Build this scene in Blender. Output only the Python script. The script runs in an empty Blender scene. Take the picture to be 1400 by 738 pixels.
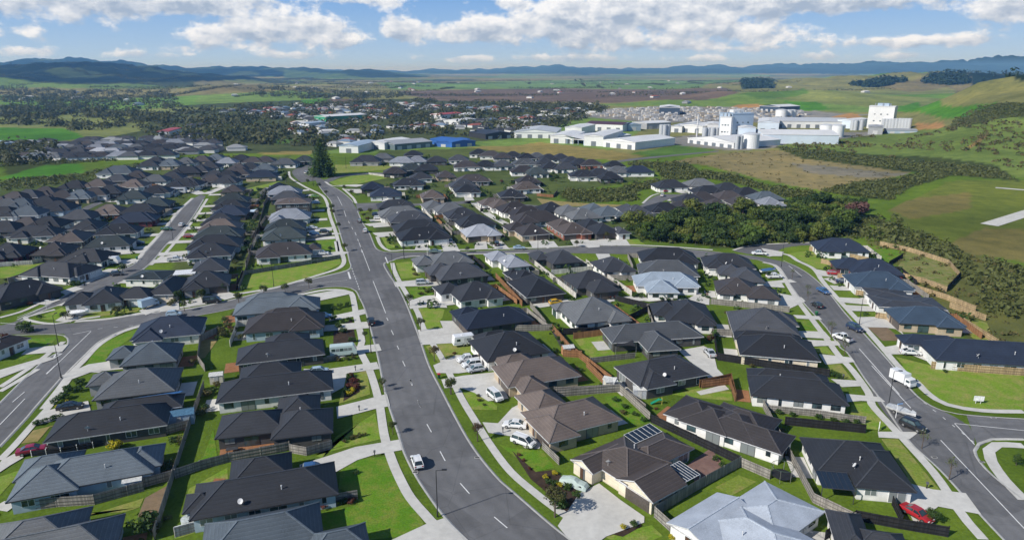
import bpy, bmesh, math, random
import numpy as np
from mathutils import Vector, Matrix, noise as mnoise
GRP=['houses across the corner street', 'houses along the back street behind the crossroad block', 'houses along the main road verge opposite the caravan', 'houses around the small cul-de-sac beside the bush', 'houses at the meeting of the two side streets', 'houses backing the long paling fence, facing the corner street', 'houses down the private lanes between the two roads', 'houses facing the main road on the caravan side', 'houses in the block between the cross road and the next street back', 'houses in the column facing the long straight of the main road', 'houses in the column facing the parallel side street', 'houses of the estate beyond the small grass reserve', 'houses of the far estate beside the dry grass field', 'houses of the old estate beyond the parallel side street', 'houses of the outlying estate past the stream trees', 'houses on the far side of the parallel side street', 'houses on the inner side of the curved road', 'houses with new timber fences on the outer side of the curved road']
HS=[
(-86.27,161.21,16,[(0.0,0.0,15.81,12.15,'h'),(-3.79,-1.7,6.64,11.91,'h'),(4.74,1.22,5.69,11.54,'h')],'navy','white','dark blue hipped house at the street corner, first of its row by the side street',5,'x-',0,2.55,29,'',2),
(-82.34,144.95,16,[(0.0,0.0,11.62,10.96,'h'),(-6.48,2.83,6.34,6.73,'h')],'bluegrey','grey','blue-grey roofed house second from the side street corner, pale ground behind it',5,'x-',1,2.55,29,'',2),
(-77.49,129.92,17,[(0.0,0.0,15.02,11.87,'h'),(-7.32,4.5,6.32,6.02,'h')],'grey','grey','mid-grey hip-roofed house with a stepped side wing, beside the blue pool cover',5,'x-',1,2.55,29,'',2),
(-74.31,113.87,19,[(0.0,0.0,19.78,9.6,'h'),(4.38,5.25,14.51,5.91,'h')],'char','dark','long charcoal house with a blue cover behind its ridge, near the red car',5,'x-',1,2.55,29,'pool',2),
(-67.75,98.41,21,[(0.0,0.0,17,9.5,'h'),(-6.7,-1.05,9.6,9.4,'h'),(6.25,1.0,6.5,7.5,'h'),(-7.6,3.75,9,7,'h')],'bluegrey','blue','blue-grey tiled house with pale blue walls behind the white post fence',5,'x-',1,2.55,29,'',2),
(-64.46,78.34,21,[(0.0,0.0,20,9.5,'h'),(-0.9,3.65,12.2,9.8,'h')],'grey','blue','grey ribbed-roof house at the lower corner, beside the brown bare plot',5,'x-',0,2.55,29,'',2),
(-121.31,151.25,-16,[(0.0,0.0,5.83,9.6,'h')],'brown','white','brown-roofed house with a red shrub by the corner street, cut by the picture edge',0,'x+',0,2.55,29,'',2),
(-64.75,178.44,15,[(0.0,0.0,22.61,9.98,'h'),(-2.15,6.0,14.15,7.98,'h'),(5.88,-1.2,9.04,9.58,'h')],'bluegrey','blue','blue-grey long house on the corner of main road and side street',2,'x+',1,2.55,29,'',2),
(-58.49,165.58,14,[(0.0,0.0,19.54,11.0,'h'),(-0.07,6.5,12.31,7.0,'h'),(5.08,-1.32,7.82,10.56,'h')],'charbrown','blue','dark brownish hipped house second from the side street, with a leafy front garden',2,'x+',1,2.55,29,'',2),
(-53.57,146.8,18,[(0.0,0.0,19.25,9.6,'h'),(1.53,6.07,10.38,7.54,'h')],'char','dark','charcoal house third from the side street, pale minibus on its drive',2,'x+',1,2.55,29,'',2),
(-48.6,128.58,16,[(0.0,0.0,22.48,9.6,'h'),(-1.51,6.9,12.68,9.21,'h')],'char','white','charcoal house fourth from the side street with a pale car by its garage',2,'x+',1,2.55,29,'',2),
(-38.61,113.2,14,[(0.0,0.0,10.77,9.6,'h'),(-8.94,2.21,12.11,8.75,'h'),(-1.08,6.83,8.04,9.07,'h')],'char','dark','charcoal three-hip house with a timber deck and outdoor table at its rear',2,'x+',1,2.55,29,'',2),
(-38.19,92.46,18,[(0.0,0.0,21.19,9.6,'h'),(-0.94,6.25,9.64,7.9,'h'),(-9.25,-0.18,5.0,5.0,'h')],'char','blue','charcoal tiled house with a satellite dish on its near slope beside the curved drive',2,'x+',1,2.55,29,'',2),
(-35.05,82.05,19,[(0.0,0.0,15.97,9.6,'h'),(9.69,-5.17,8.4,5.75,'h')],'bluegrey','white','blue-grey ribbed-roof house at the bottom edge by the big front lawn',2,'x+',0,2.55,29,'',2),
(-21.51,226.65,19,[(0.0,0.0,14.95,11.03,'h'),(-8.72,0.76,7.49,9.5,'h'),(3.89,-1.32,5.98,10.59,'h')],'grey','white','grey-roofed corner house beside the hedge-edged lawn at the cross road',7,'x-',1,2.55,29,'',2),
(-16.91,210.81,21,[(0.0,0.0,16.24,12.5,'h'),(-5.06,5.1,9.33,9.5,'h'),(4.22,1.5,6.5,12.0,'h')],'chargrey','dark','dark grey multi-hip house with a silver car on its drive near the cross road',7,'x-',1,2.55,29,'',2),
(-10.86,190.55,24,[(0.0,0.0,13.89,12.5,'h'),(-6.03,6.03,7.87,8.34,'h'),(3.61,-1.5,5.56,12.0,'h')],'char','white','charcoal house behind a fan-shaped pale drive, third from the cross road',7,'x-',1,2.55,29,'',2),
(-4.73,168.78,22,[(0.0,0.0,18.6,10.39,'h'),(-5.32,6.18,7.94,6.97,'h'),(3.55,2.46,12.09,5.33,'h')],'navy','dark','navy roofed house with bright blue windows just behind the caravan',7,'x-',1,2.55,29,'',2),
(-0.77,149.85,22,[(0.0,0.0,15.8,13.59,'h'),(-1.1,6.58,9.72,6.08,'h')],'char','white','plain charcoal house directly behind the three parked white cars',7,'x-',1,2.55,29,'',2),
(5.13,135.92,20,[(0.0,0.0,16.75,10.97,'h'),(-3.58,-5.69,6.33,7.47,'h'),(-2.29,6.31,8.79,6.64,'h')],'brown','beige','brown tiled house with beige brick walls beside a lone white hatchback',7,'x-',1,2.55,29,'',2),
(11.12,115.93,25,[(0.0,0.0,16.12,10.46,'h'),(-5.13,-2.23,6.45,9.45,'h'),(-2.11,7.38,8.14,9.31,'h')],'brown','beige','brown tiled house with beige brick and two white cars on its drive',7,'x-',1,2.55,29,'',2),
(19.04,101.02,37,[(0.0,0.0,10.6,11.0,'h'),(-1.5,-7.0,8.0,8.0,'gx'),(-3.15,2.85,8.5,5.5,'gx'),(6.3,-1.1,11.6,7.2,'h')],'brown','cream','brown tiled house with cream gables and glass-roofed pergolas, its garage facing a wide drive',7,'x-',2,2.55,23,'pergola',2),
(34.68,81.59,38,[(0.0,0.0,10.2,14.4,'h'),(-2.1,6.05,12,7.5,'gx'),(6.15,2.0,12.5,10,'h')],'silver','white','pale silver-roofed house with white walls in the corner plot, only one so light nearby',7,'x-',0,2.55,17,'',2),
(35.51,117.74,-39,[(0.0,0.0,9.5,10.0,'h'),(3.2,-0.85,9.5,9.5,'h'),(7.55,-0.1,10.6,10.2,'h'),(9.9,-1.5,15.3,7.8,'h'),(7.95,2.4,11.4,9.2,'h')],'charbrown','white','dark house with a zigzag of stepped hips and a cluttered white patio',6,'x+',0,2.55,24,'',2),
(0.24,223.63,20,[(0.0,0.0,8.52,12.5,'h'),(-2.39,8.39,7.94,9.29,'h')],'ltgrey','white','pale grey pyramid-hip house behind the cross road kerb with a red fence',6,'y+',0,2.55,29,'',2),
(17.09,228.5,18,[(0.0,0.0,11.34,12.5,'h'),(-6.17,5.11,6.0,9.5,'h')],'chargrey','dark','dark grey house between two diagonal fences next to the cross road',6,'y+',0,2.55,29,'',2),
(3.87,206.13,20,[(0.0,0.0,8.89,9.89,'h'),(-0.45,-10.79,12.58,16.69,'h'),(-1.79,5.02,5.85,5.15,'h')],'char','dark','charcoal angular house with the yellow car under its eave',6,'y-',1,2.55,29,'',2),
(23.77,202.23,18,[(0.0,0.0,13.25,12.5,'h'),(0.61,-7.23,8.93,9.5,'h'),(-3.45,1.5,5.3,12.0,'h')],'char','dark','charcoal house with a black ute on its concrete apron',6,'y-',1,2.55,29,'',2),
(21.57,173.79,17,[(0.0,0.0,16.02,15.52,'h'),(-4.36,6.07,9.31,5.0,'h'),(4.17,-1.86,6.41,14.9,'h')],'grey','white','mid-grey house with white walls and a timber-fenced lawn below it',6,'y+',0,2.55,29,'',2),
(34.64,158.54,10,[(0.0,0.0,23.54,9.6,'h'),(-1.01,-5.57,8.22,11.1,'h')],'grey','dark','grey hip house with a black shade sail beside the square lawn',6,'x+',1,2.55,29,'',2),
(32.39,136.22,21,[(0.0,0.0,17.29,10.83,'h'),(-4.15,-1.52,7.26,10.61,'h'),(5.19,1.08,6.22,10.29,'h')],'char','dark','charcoal square hip house with green-lit windows beside an orange gate',6,'x+',1,2.55,29,'',2),
(33.46,219.12,14,[(0.0,0.0,11.33,12.5,'h'),(2.72,-1.75,6,12.25,'h')],'chargrey','white','dark grey narrow house with white side walls near the cross road',6,'y+',0,2.55,29,'',2),
(54.46,230.35,-3,[(0.0,0.0,19.89,12.5,'h'),(4.77,-1.75,8.35,12.25,'h'),(-5.97,1.25,7.16,11.88,'h')],'char','white','charcoal long house backing onto the curved road, topmost of four lane houses',6,'x+',0,2.55,29,'',2),
(50.74,213.9,-6,[(0.0,0.0,19.06,12.5,'h'),(4.62,7.13,5.0,6.76,'h'),(-4.96,1.5,7.62,12.0,'h')],'grey','white','slate grey house with a dish on its slope, just above the silver roof',6,'x+',0,2.55,29,'',2),
(47.45,201.83,-2,[(0.0,0.0,19.35,10.71,'h'),(-2.59,-6.82,9.63,9.5,'h'),(5.03,-1.29,7.74,10.28,'h')],'silverblue','white','silver-blue roofed house with a white garage and hedge before it',6,'x+',2,2.55,29,'',2),
(46.97,172.95,-4,[(0.0,0.0,12.77,15.11,'h'),(-5.02,2.43,8.17,9.5,'h'),(3.32,-1.81,5.11,14.51,'h')],'char','white','charcoal house with a dish on its hip, between the hedge and black fences',6,'x+',0,2.55,29,'',2),
(72.95,222.53,-8,[(0.0,0.0,16.57,12.5,'h'),(-3.98,-1.75,6.96,12.25,'h'),(4.97,1.25,5.97,11.88,'h')],'char','white','charcoal house on the bend of the curved road, front lawn wrapping the corner',16,'x+',0,2.55,29,'',2),
(74.0,207.11,-9,[(0.0,0.0,10.01,12.5,'h'),(-3.81,5.12,8.55,9.5,'h')],'chargrey','white','dark grey hip house with a white ute and blue trailer outside',16,'x+',1,2.55,29,'',2),
(67.19,195.17,-12,[(0.0,0.0,12.13,11.79,'h'),(6.89,-4.35,9.19,9.5,'h'),(-3.15,-1.41,4.85,11.32,'h')],'charbrown','white','dark house with long white side wall and bright green turf patch out front',16,'x+',1,2.55,29,'',2),
(64.41,164.79,-11,[(0.0,0.0,16.24,15.85,'h'),(3.89,4.0,10.34,8.27,'h')],'chargrey','dark','dark grey house with two dishes on its gutter, lawn to the kerb',16,'x+',1,2.55,29,'',2),
(62.07,148.7,-13,[(0.0,0.0,17.45,11.85,'h'),(-1.14,6.32,15.9,5.79,'h')],'char','cream','charcoal house with cream walls, its long side against a black fence',16,'x+',1,2.55,29,'',2),
(57.94,126.9,-14,[(0.0,0.0,18.26,9.6,'h'),(-0.8,5.14,16.42,7.06,'h')],'char','white','big charcoal house with white walls above the grey picket fence',16,'x+',1,2.55,29,'',2),
(56.88,101.51,-9,[(0.0,0.0,13.5,11.3,'h'),(2.75,-2.85,9,12,'h')],'char','white','charcoal hip house with a blue glass pergola beside the red sedan',16,'x+',1,2.55,29,'glasspergola',2),
(47.69,82.15,-14,[(0.0,0.0,4.94,9.6,'h'),(3.54,-1.09,7.15,5.0,'h')],'char','white','charcoal roof tips at the very bottom below the black fence',16,'x+',0,2.55,29,'',2),
(120.9,244.3,-10,[(0.0,0.0,18.23,12.5,'h'),(-4.38,-1.75,7.66,12.25,'h'),(5.47,1.25,6.56,11.88,'h')],'navy','white','navy hipped house inside a tall new timber fence on the bend',17,'x-',0,2.55,29,'',2),
(118.6,215.62,-12,[(0.0,0.0,15.87,12.5,'h'),(-6.19,3.13,10.89,9.5,'h'),(4.13,1.5,6.35,12.0,'h')],'navy','maroon','navy roofed house with a maroon front wall and red car',17,'x-',1,2.55,29,'',2),
(112.63,200.69,-9,[(0.0,0.0,17.28,12.5,'h'),(4.15,-1.75,7.26,12.25,'h'),(-5.18,1.25,6.22,11.88,'h')],'slateblue','white','slate blue broad hip house with a blue car on its drive',17,'x-',1,2.55,29,'',2),
(108.69,169.37,-9,[(0.0,0.0,16.12,11.0,'h'),(3.87,-1.54,6.77,10.78,'h'),(-4.84,1.1,5.8,10.45,'h')],'slateblue','beige','slate blue square hip house with beige walls beside bare soil',17,'x-',1,2.55,29,'',2),
(110.11,145.24,-10,[(0.0,0.0,27.66,11.73,'h'),(-10.81,6.2,13.31,5.67,'h')],'navy','white','long navy-roofed house with white walls along the timber fence',17,'x-',2,2.55,29,'',2),
(110.86,182.02,-10,[(0.0,0.0,17.85,10.88,'h'),(-2.5,8.22,11.16,10.55,'h'),(2.89,2.92,7.0,9.19,'h')],'chargrey','white','modern house with stepped flat roofs and white parapet walls',17,'x-',0,2.55,3,'',2),
(-81.89,237.93,15,[(0.0,0.0,19.38,12.5,'h'),(9.97,3.34,5.57,7.1,'h'),(-5.04,-1.5,7.75,12.0,'h')],'charbrown','white','dark brown roofed house with white walls and long slatted fence above the corner lawn',9,'x+',1,2.55,29,'',2),
(-89.98,263.3,14,[(0.0,0.0,16.65,12.5,'h'),(-4.0,-1.75,6.99,12.25,'h'),(4.99,1.25,5.99,11.88,'h')],'greengrey','white','green-grey hip house with white walls, second above the corner lawn',9,'x+',1,2.55,29,'',2),
(-94.37,278.28,13,[(0.0,0.0,16.39,12.5,'h'),(-3.93,-1.75,6.88,12.25,'h'),(4.92,1.25,5.9,11.88,'h')],'greengrey','white','green-grey hip house third above the corner lawn, white car outside',9,'x+',1,2.55,29,'',2),
(-99.32,300.54,12,[(0.0,0.0,17.84,12.5,'h'),(-4.26,-7.25,6.69,9.5,'h'),(4.64,-1.5,7.14,12.0,'h')],'ltgrey','white','light blue-grey roofed house fourth above the corner lawn',9,'x+',1,2.55,29,'',2),
(-104.43,322.3,11,[(0.0,0.0,16.46,12.5,'h')],'brown','dark','two storey black-walled house with a brown roof in the column',9,'x+',1,5.2,15,'',2),
(-114.9,347.15,10,[(0.0,0.0,16.56,12.5,'h'),(3.97,-1.75,6.96,12.25,'h'),(-4.97,1.25,5.96,11.88,'h')],'chargrey','dark','dark grey house directly behind the black two storey house',9,'x+',0,2.55,29,'',2),
(-121.7,363.06,10,[(0.0,0.0,17.38,12.5,'h'),(4.17,-1.75,7.3,12.25,'h'),(-5.21,1.25,6.26,11.88,'h')],'ltgrey','white','light grey roofed house second behind the black two storey house',9,'x+',0,2.55,29,'',2),
(-130.05,377.15,9,[(0.0,0.0,10.68,12.5,'h'),(2.56,-1.75,6,12.25,'h')],'navy','white','navy roofed house at the top of the column near the white shed',9,'x+',0,2.55,29,'',2),
(-94.13,201.46,19,[(0.0,0.0,13.48,12.5,'h'),(-3.24,-1.75,6,12.25,'h')],'char','grey','charcoal house on the side street corner with the black van outside',10,'y-',1,2.55,29,'',2),
(-100.08,218.33,17,[(0.0,0.0,11.41,12.5,'h')],'chargrey','white','dark grey house with a flat white carport, second on the side street',10,'x-',0,2.55,29,'carport',2),
(-107.94,237.04,14,[(0.0,0.0,15.25,12.5,'h'),(-3.66,-1.75,6.4,12.25,'h'),(4.58,1.25,5.49,11.88,'h')],'char','white','charcoal hip house third on the side street, white car outside',10,'x-',1,2.55,29,'',2),
(-111.64,249.62,13,[(0.0,0.0,18.89,12.5,'h'),(-4.53,-1.75,7.93,12.25,'h'),(5.67,1.25,6.8,11.88,'h')],'char','blue','black-blue hip house fourth on the side street with pale blue wall',10,'x-',1,2.55,29,'',2),
(-116.48,265.07,12,[(0.0,0.0,18.49,12.5,'h'),(4.44,-1.75,7.77,12.25,'h'),(-5.55,1.25,6.66,11.88,'h')],'greengrey','dark','green-black house fifth on the side street, red car beside it',10,'x-',0,2.55,29,'',2),
(-121.39,278.59,11,[(0.0,0.0,16.19,12.5,'h'),(-3.89,-1.75,6.8,12.25,'h'),(4.86,1.25,5.83,11.88,'h')],'brown','white','brown roofed house sixth on the side street between darker roofs',10,'x-',0,2.55,29,'',2),
(-126.06,290.05,11,[(0.0,0.0,14.69,12.5,'h'),(-3.53,-1.75,6.17,12.25,'h')],'char','dark','black hip house seventh on the side street with a pale sail behind',10,'x-',0,2.55,29,'',2),
(-128.85,307.5,11,[(0.0,0.0,15.42,12.5,'h'),(-3.7,-1.75,6.48,12.25,'h'),(4.63,1.25,5.55,11.88,'h')],'navy','dark','dark navy house eighth on the side street with a bushy front',10,'x-',0,2.55,29,'',2),
(-134.49,322.37,10,[(0.0,0.0,16.53,12.5,'h'),(-3.97,-1.75,6.94,12.25,'h'),(4.96,1.25,5.95,11.88,'h')],'char','grey','charcoal house ninth on the side street, second from its far end',10,'x-',0,2.55,29,'',2),
(-140.28,339.38,10,[(0.0,0.0,16.36,12.5,'h'),(3.93,-1.75,6.87,12.25,'h'),(-4.91,1.25,5.89,11.88,'h')],'greengrey','grey','teal-grey house last in the column at the side street end',10,'x-',0,2.55,29,'',2),
(-152.02,370.3,12,[(0.0,0.0,11.47,12.5,'h'),(-2.75,-1.75,6,12.25,'h')],'charbrown','beige','dark hip house with beige columns behind the small grass reserve',10,'x-',0,2.55,29,'',2),
(-115.06,208.78,-2,[(0.0,0.0,12.5,11,'h')],'greengrey','white','modern house with a flat green-black roof and bright white corners',4,'x-',0,2.55,10,'',2),
(-103.33,196.13,6,[(0.0,0.0,8,15.5,'h'),(-6.5,-6.5,10,8.5,'h')],'char','cream','charcoal L-shaped house with a garage and pale lawn by the side street',4,'y-',1,2.55,29,'',2),
(-117.02,186.82,20,[(0.0,0.0,10,13,'h'),(-6.0,-0.25,8,8.5,'h')],'char','white','charcoal ribbed house with a white gable at the street junction',4,'y-',0,2.55,29,'',2),
(-147.72,230.07,-3,[(0.0,0.0,16,11,'h'),(0.0,-2.0,8,10,'h'),(4.16,1.32,6.4,10.56,'h')],'char','white','charcoal house with a white caravan parked against its corner',15,'x+',0,2.55,29,'',2),
(-147.01,212.65,-12,[(0.0,0.0,19,11.5,'h'),(7.0,1.75,7,11,'h'),(-4.94,-1.38,7.6,11.04,'h')],'char','white','charcoal house with a row of white wall panels beside purple paving',15,'x+',1,2.55,29,'',2),
(-144.58,191.39,58,[(0.0,0.0,17,12,'h'),(-2.0,4.5,9,9,'h'),(4.42,-1.44,6.8,11.52,'h')],'char','dark','black house behind a clipped hedge along the footpath',15,'y-',0,2.55,29,'',2),
(-151.57,250.27,14,[(0.0,0.0,16,11,'h'),(3.0,1.5,8,10,'h'),(-4.16,1.32,6.4,10.56,'h')],'greengrey','white','green-blue roofed house with a dark car, above the caravan house',15,'x+',1,2.55,29,'',2),
(-159.57,271.27,14,[(0.0,0.0,16,11,'h'),(-4.0,-0.5,8,12,'h'),(4.16,-1.32,6.4,10.56,'h')],'char','white','charcoal house with a white gable wall and blue bin area',15,'x+',1,2.55,29,'',2),
(-165.2,292.88,14,[(0.0,0.0,17,12,'h'),(4.5,1.5,10,11,'h'),(-4.42,-1.44,6.8,11.52,'h')],'navy','maroon','navy house with a reddish front beside a purple shrub',15,'x+',0,2.55,29,'',2),
(-170.48,258.61,14,[(0.0,0.0,11,15,'h'),(-4.5,-0.5,8,8,'h')],'brown','dark','grey-brown hip house tucked behind the others, no lawn',15,'x+',0,2.55,29,'',2),
(-190.6,267.07,10,[(0.0,0.0,19,11,'h'),(-3.0,-4.5,7,8,'h'),(4.94,-1.32,7.6,10.56,'h')],'char','white','charcoal house with four white entry walls and a lawn',15,'y-',0,2.55,29,'',2),
(-177.22,279.44,10,[(0.0,0.0,12,13,'h'),(2.88,-1.82,6,12.74,'h')],'char','grey','charcoal house between the white entry walls and the grey-brown roof',15,'y-',0,2.55,29,'',2),
(-165.22,239.44,10,[(0.0,0.0,12,13,'h'),(2.88,-1.82,6,12.74,'h')],'charbrown','dark','dark brown hip house above the white paling fence',15,'y-',0,2.55,29,'',2),
(-180.24,236.62,10,[(0.0,0.0,14,13,'h'),(-0.5,-5.5,7,8,'h'),(3.64,-1.56,5.6,12.48,'h')],'char','maroon','black hip house with reddish walls next to the white paling fence',15,'y-',0,2.55,29,'',2),
(-197.15,238.12,10,[(0.0,0.0,14,12,'h'),(3.36,-1.68,6,11.76,'h')],'chargrey','white','dark grey house cut by the picture edge, above the lawn strip',15,'y-',0,2.55,29,'',2),
(-35.12,262.99,18,[(0.0,0.0,20.35,12.5,'h'),(4.88,-1.75,8.55,12.25,'h'),(-6.11,1.25,7.33,11.88,'h')],'char','white','charcoal house on the crossroad corner wrapped by a clipped hedge',8,'y-',1,2.55,29,'',2),
(-39.33,277.06,18,[(0.0,0.0,19.73,12.5,'h'),(4.74,-1.75,8.29,12.25,'h'),(-5.92,1.25,7.1,11.88,'h')],'char','dark','charcoal house directly behind the hedge-wrapped corner house',8,'x-',0,2.55,29,'',2),
(-45.44,294.82,18,[(0.0,0.0,18.34,12.5,'h'),(4.4,-1.75,7.7,12.25,'h'),(-5.5,1.25,6.6,11.88,'h')],'chargrey','dark','dark grey hip house third from the hedge corner',8,'x-',0,2.55,29,'',2),
(-50.8,306.27,18,[(0.0,0.0,20.01,12.5,'h'),(-4.8,-1.75,8.4,12.25,'h'),(6.0,1.25,7.2,11.88,'h')],'grey','white','mid-grey hip house fourth from the hedge corner, blue van outside',8,'x-',0,2.55,29,'',2),
(-56.39,325.64,18,[(0.0,0.0,17.48,10.68,'h'),(4.2,-1.5,7.34,10.47,'h'),(-5.24,1.07,6.29,10.15,'h')],'char','dark','charcoal house last before the next street back',8,'x-',0,2.55,29,'',2),
(-29.19,315.53,18,[(0.0,0.0,14.9,12.5,'h'),(-5.81,10.52,10.16,13.53,'h'),(3.87,-1.5,5.96,12.0,'h')],'grey','white','grey house with pale gables behind the dark column, facing the back street',8,'y+',0,2.55,29,'',2),
(-22.9,302.72,18,[(0.0,0.0,15.3,12.5,'h'),(-3.67,-1.75,6.43,12.25,'h'),(4.59,1.25,5.51,11.88,'h')],'char','dark','black hip house below the pale gabled one, by the lane',8,'x+',0,2.55,29,'',2),
(-15.83,287.14,18,[(0.0,0.0,16.34,12.5,'h'),(-3.92,-1.75,6.86,12.25,'h'),(4.9,1.25,5.88,11.88,'h')],'char','white','charcoal hip house with white wall beside the narrow lane',8,'x+',0,2.55,29,'',2),
(-12.66,268.27,18,[(0.0,0.0,14.71,12.5,'h'),(-3.04,-0.27,8.32,9.5,'h'),(3.82,-1.5,5.88,12.0,'h')],'ltgrey','beige','pale grey gabled house with a blue front window at the cross road',8,'y-',1,2.55,29,'',2),
(7.83,269.74,18,[(0.0,0.0,12.55,12.5,'h'),(-3.46,8.59,10.01,9.67,'h'),(3.26,1.5,5.02,12.0,'h')],'charbrown','beige','dark brown house with a big lit window facing the cross road',8,'y-',1,2.55,29,'',2),
(24.63,271.97,17,[(0.0,0.0,12.95,12.5,'h'),(-0.57,9.82,10.82,12.14,'h'),(3.37,-1.5,5.18,12.0,'h')],'brown','brick','brown roofed house with red brick walls facing the cross road',8,'y-',1,2.55,29,'',2),
(36.82,272.59,17,[(0.0,0.0,10.81,12.5,'h'),(-1.13,9.91,10.6,12.31,'h')],'char','dark','charcoal house beside the red brick one at the cross road',8,'y-',1,2.55,29,'',2),
(43.83,270.33,15,[(0.0,0.0,5.87,9.6,'h')],'chargrey','white','small dark house beside the bush and bright lawn',8,'y-',0,2.55,29,'',2),
(10.43,294.82,15,[(0.0,0.0,21.35,12.5,'h'),(-5.12,-1.75,8.97,12.25,'h'),(6.41,1.25,7.69,11.88,'h')],'charbrown','white','dark brown long hip house in the lane behind the brick one',8,'x-',0,2.55,29,'',2),
(6.85,306.33,15,[(0.0,0.0,16.9,12.5,'h'),(4.06,-1.75,7.1,12.25,'h'),(-5.07,1.25,6.08,11.88,'h')],'charbrown','white','dark brown house behind the long hip one in the lane',8,'x-',0,2.55,29,'',2),
(1.08,316.5,18,[(0.0,0.0,16.61,12.5,'h'),(-3.99,-1.75,6.98,12.25,'h'),(4.98,1.25,5.98,11.88,'h')],'charbrown','white','dark brown house at the top of the lane, wall along the drive',8,'x-',0,2.55,29,'',2),
(-10.05,332.28,18,[(0.0,0.0,12.65,9.6,'h'),(2.01,-8.24,11.6,11.88,'h'),(-3.29,-1.15,5.06,9.22,'h')],'brown','white','brown house with a chain of white gables at the lane entrance',8,'y+',0,2.55,29,'',2),
(18.34,316.69,18,[(0.0,0.0,13.63,12.5,'h'),(3.27,-1.75,6,12.25,'h')],'char','dark','black pyramid hip house beside the dry grass road edge',8,'y+',0,2.55,29,'',2),
(31.67,300.29,16,[(0.0,0.0,15.0,12.5,'h'),(-2.99,10.75,12.39,14.0,'h'),(3.9,1.5,6.0,12.0,'h')],'grey','white','pale grey double-hip house behind the brick house',8,'y+',0,2.55,29,'',2),
(43.67,306.98,15,[(0.0,0.0,12.9,12.5,'h'),(-2.94,9.96,11.02,12.43,'h'),(3.35,-1.5,5.16,12.0,'h')],'bluegrey','white','blue-grey house near the bush with a white side wall',8,'y+',0,2.55,29,'',2),
(57.36,306.99,12,[(0.0,0.0,12.42,12.5,'h'),(-0.8,9.68,8.53,11.85,'h'),(3.23,-1.5,4.97,12.0,'h')],'chargrey','white','dark grey house at the edge of the bush with pale drive',8,'y+',0,2.55,29,'',2),
(-66.5,356.82,10,[(0.0,0.0,16.68,12.5,'h'),(4.0,-1.75,7.01,12.25,'h'),(-5.0,1.25,6.0,11.88,'h')],'navy','white','navy house with white pillars on the corner of the back street',1,'y-',0,2.55,29,'',2),
(-59.71,390.83,10,[(0.0,0.0,17.68,12.5,'h'),(4.24,-1.75,7.43,12.25,'h'),(-5.3,1.25,6.36,11.88,'h')],'char','white','charcoal house with bright white walls behind the corner navy one',1,'y-',0,2.55,29,'',2),
(-77.9,378.77,10,[(0.0,0.0,12.69,12.5,'h'),(3.05,-1.75,6,12.25,'h')],'navy','dark','dark navy house with glass roof panels beside the oval lawn',1,'x-',0,2.55,29,'',2),
(-41.63,352.17,12,[(0.0,0.0,12.06,12.5,'h'),(2.89,-1.75,6,12.25,'h')],'brown','beige','light brown hip house with pale arches on the back street',1,'y-',1,2.55,29,'',2),
(-24.54,368.19,12,[(0.0,0.0,14.3,12.5,'h'),(3.43,-1.75,6.01,12.25,'h')],'char','white','charcoal gabled house next to the long lane of concrete',1,'y-',1,2.55,29,'',2),
(-0.54,354.62,10,[(0.0,0.0,13.5,12.5,'h'),(3.24,-1.75,6,12.25,'h')],'char','dark','black house with a green and a red bin by the back street end',1,'y-',1,2.55,29,'',2),
(7.83,378.73,10,[(0.0,0.0,15.36,12.5,'h'),(-3.69,-1.75,6.45,12.25,'h'),(4.61,1.25,5.53,11.88,'h')],'brown','white','brown roofed house above the wooden fence corner',1,'y-',0,2.55,29,'',2),
(9.27,401.7,10,[(0.0,0.0,13.95,12.5,'h'),(3.35,-1.75,6,12.25,'h')],'charbrown','grey','dark brown house behind the brown roofed one',1,'y-',0,2.55,29,'',2),
(-55.72,415.76,12,[(0.0,0.0,13.52,12.5,'h'),(-3.24,-1.75,6,12.25,'h')],'char','white','charcoal house with a pale drive and parked dark cars',1,'y-',0,2.55,29,'',2),
(-41.41,422.74,12,[(0.0,0.0,12.31,12.5,'h'),(2.95,-1.75,6,12.25,'h')],'charbrown','beige','dark brown house beside the curved retaining wall',1,'y-',0,2.55,29,'',2),
(-28.11,386.98,12,[(0.0,0.0,15.25,12.5,'h'),(-3.66,-1.75,6.4,12.25,'h'),(4.58,1.25,5.49,11.88,'h')],'chargrey','white','dark grey hip house above the lane with cypress beside',1,'y-',0,2.55,29,'',2),
(-23.52,405.83,12,[(0.0,0.0,19.79,12.5,'h'),(4.75,-1.75,8.31,12.25,'h'),(-5.94,1.25,7.12,11.88,'h')],'charbrown','grey','dark brown hip house behind the lane beside the weedy bank',1,'y-',0,2.55,29,'',2),
(89.15,384.52,6,[(0.0,0.0,18.73,12.5,'h'),(-4.5,-1.75,7.87,12.25,'h'),(5.62,1.25,6.74,11.88,'h')],'char','white','charcoal house with a red car at the cul-de-sac entry',3,'y-',0,2.55,29,'',1),
(107.41,389.67,6,[(0.0,0.0,16.91,12.5,'h'),(-4.06,-1.75,7.1,12.25,'h'),(5.07,1.25,6.09,11.88,'h')],'grey','white','grey hip house at the back of the cul-de-sac',3,'y-',0,2.55,29,'',1),
(105.21,364.4,6,[(0.0,0.0,17.76,12.5,'h'),(4.26,-1.75,7.46,12.25,'h'),(-5.33,1.25,6.39,11.88,'h')],'char','white','charcoal house in the middle of the cul-de-sac',3,'y-',0,2.55,29,'',1),
(118.46,374.71,6,[(0.0,0.0,15.8,12.5,'h'),(3.79,-1.75,6.64,12.25,'h'),(-4.74,1.25,5.69,11.88,'h')],'char','dark','black house backing onto the bush belt',3,'y-',0,2.55,29,'',1),
(96.65,344.96,6,[(0.0,0.0,15.94,12.5,'h'),(-3.83,-1.75,6.69,12.25,'h'),(4.78,1.25,5.74,11.88,'h')],'charbrown','white','dark brown house with a pale ridge in the cul-de-sac',3,'y-',0,2.55,29,'',1),
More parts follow.
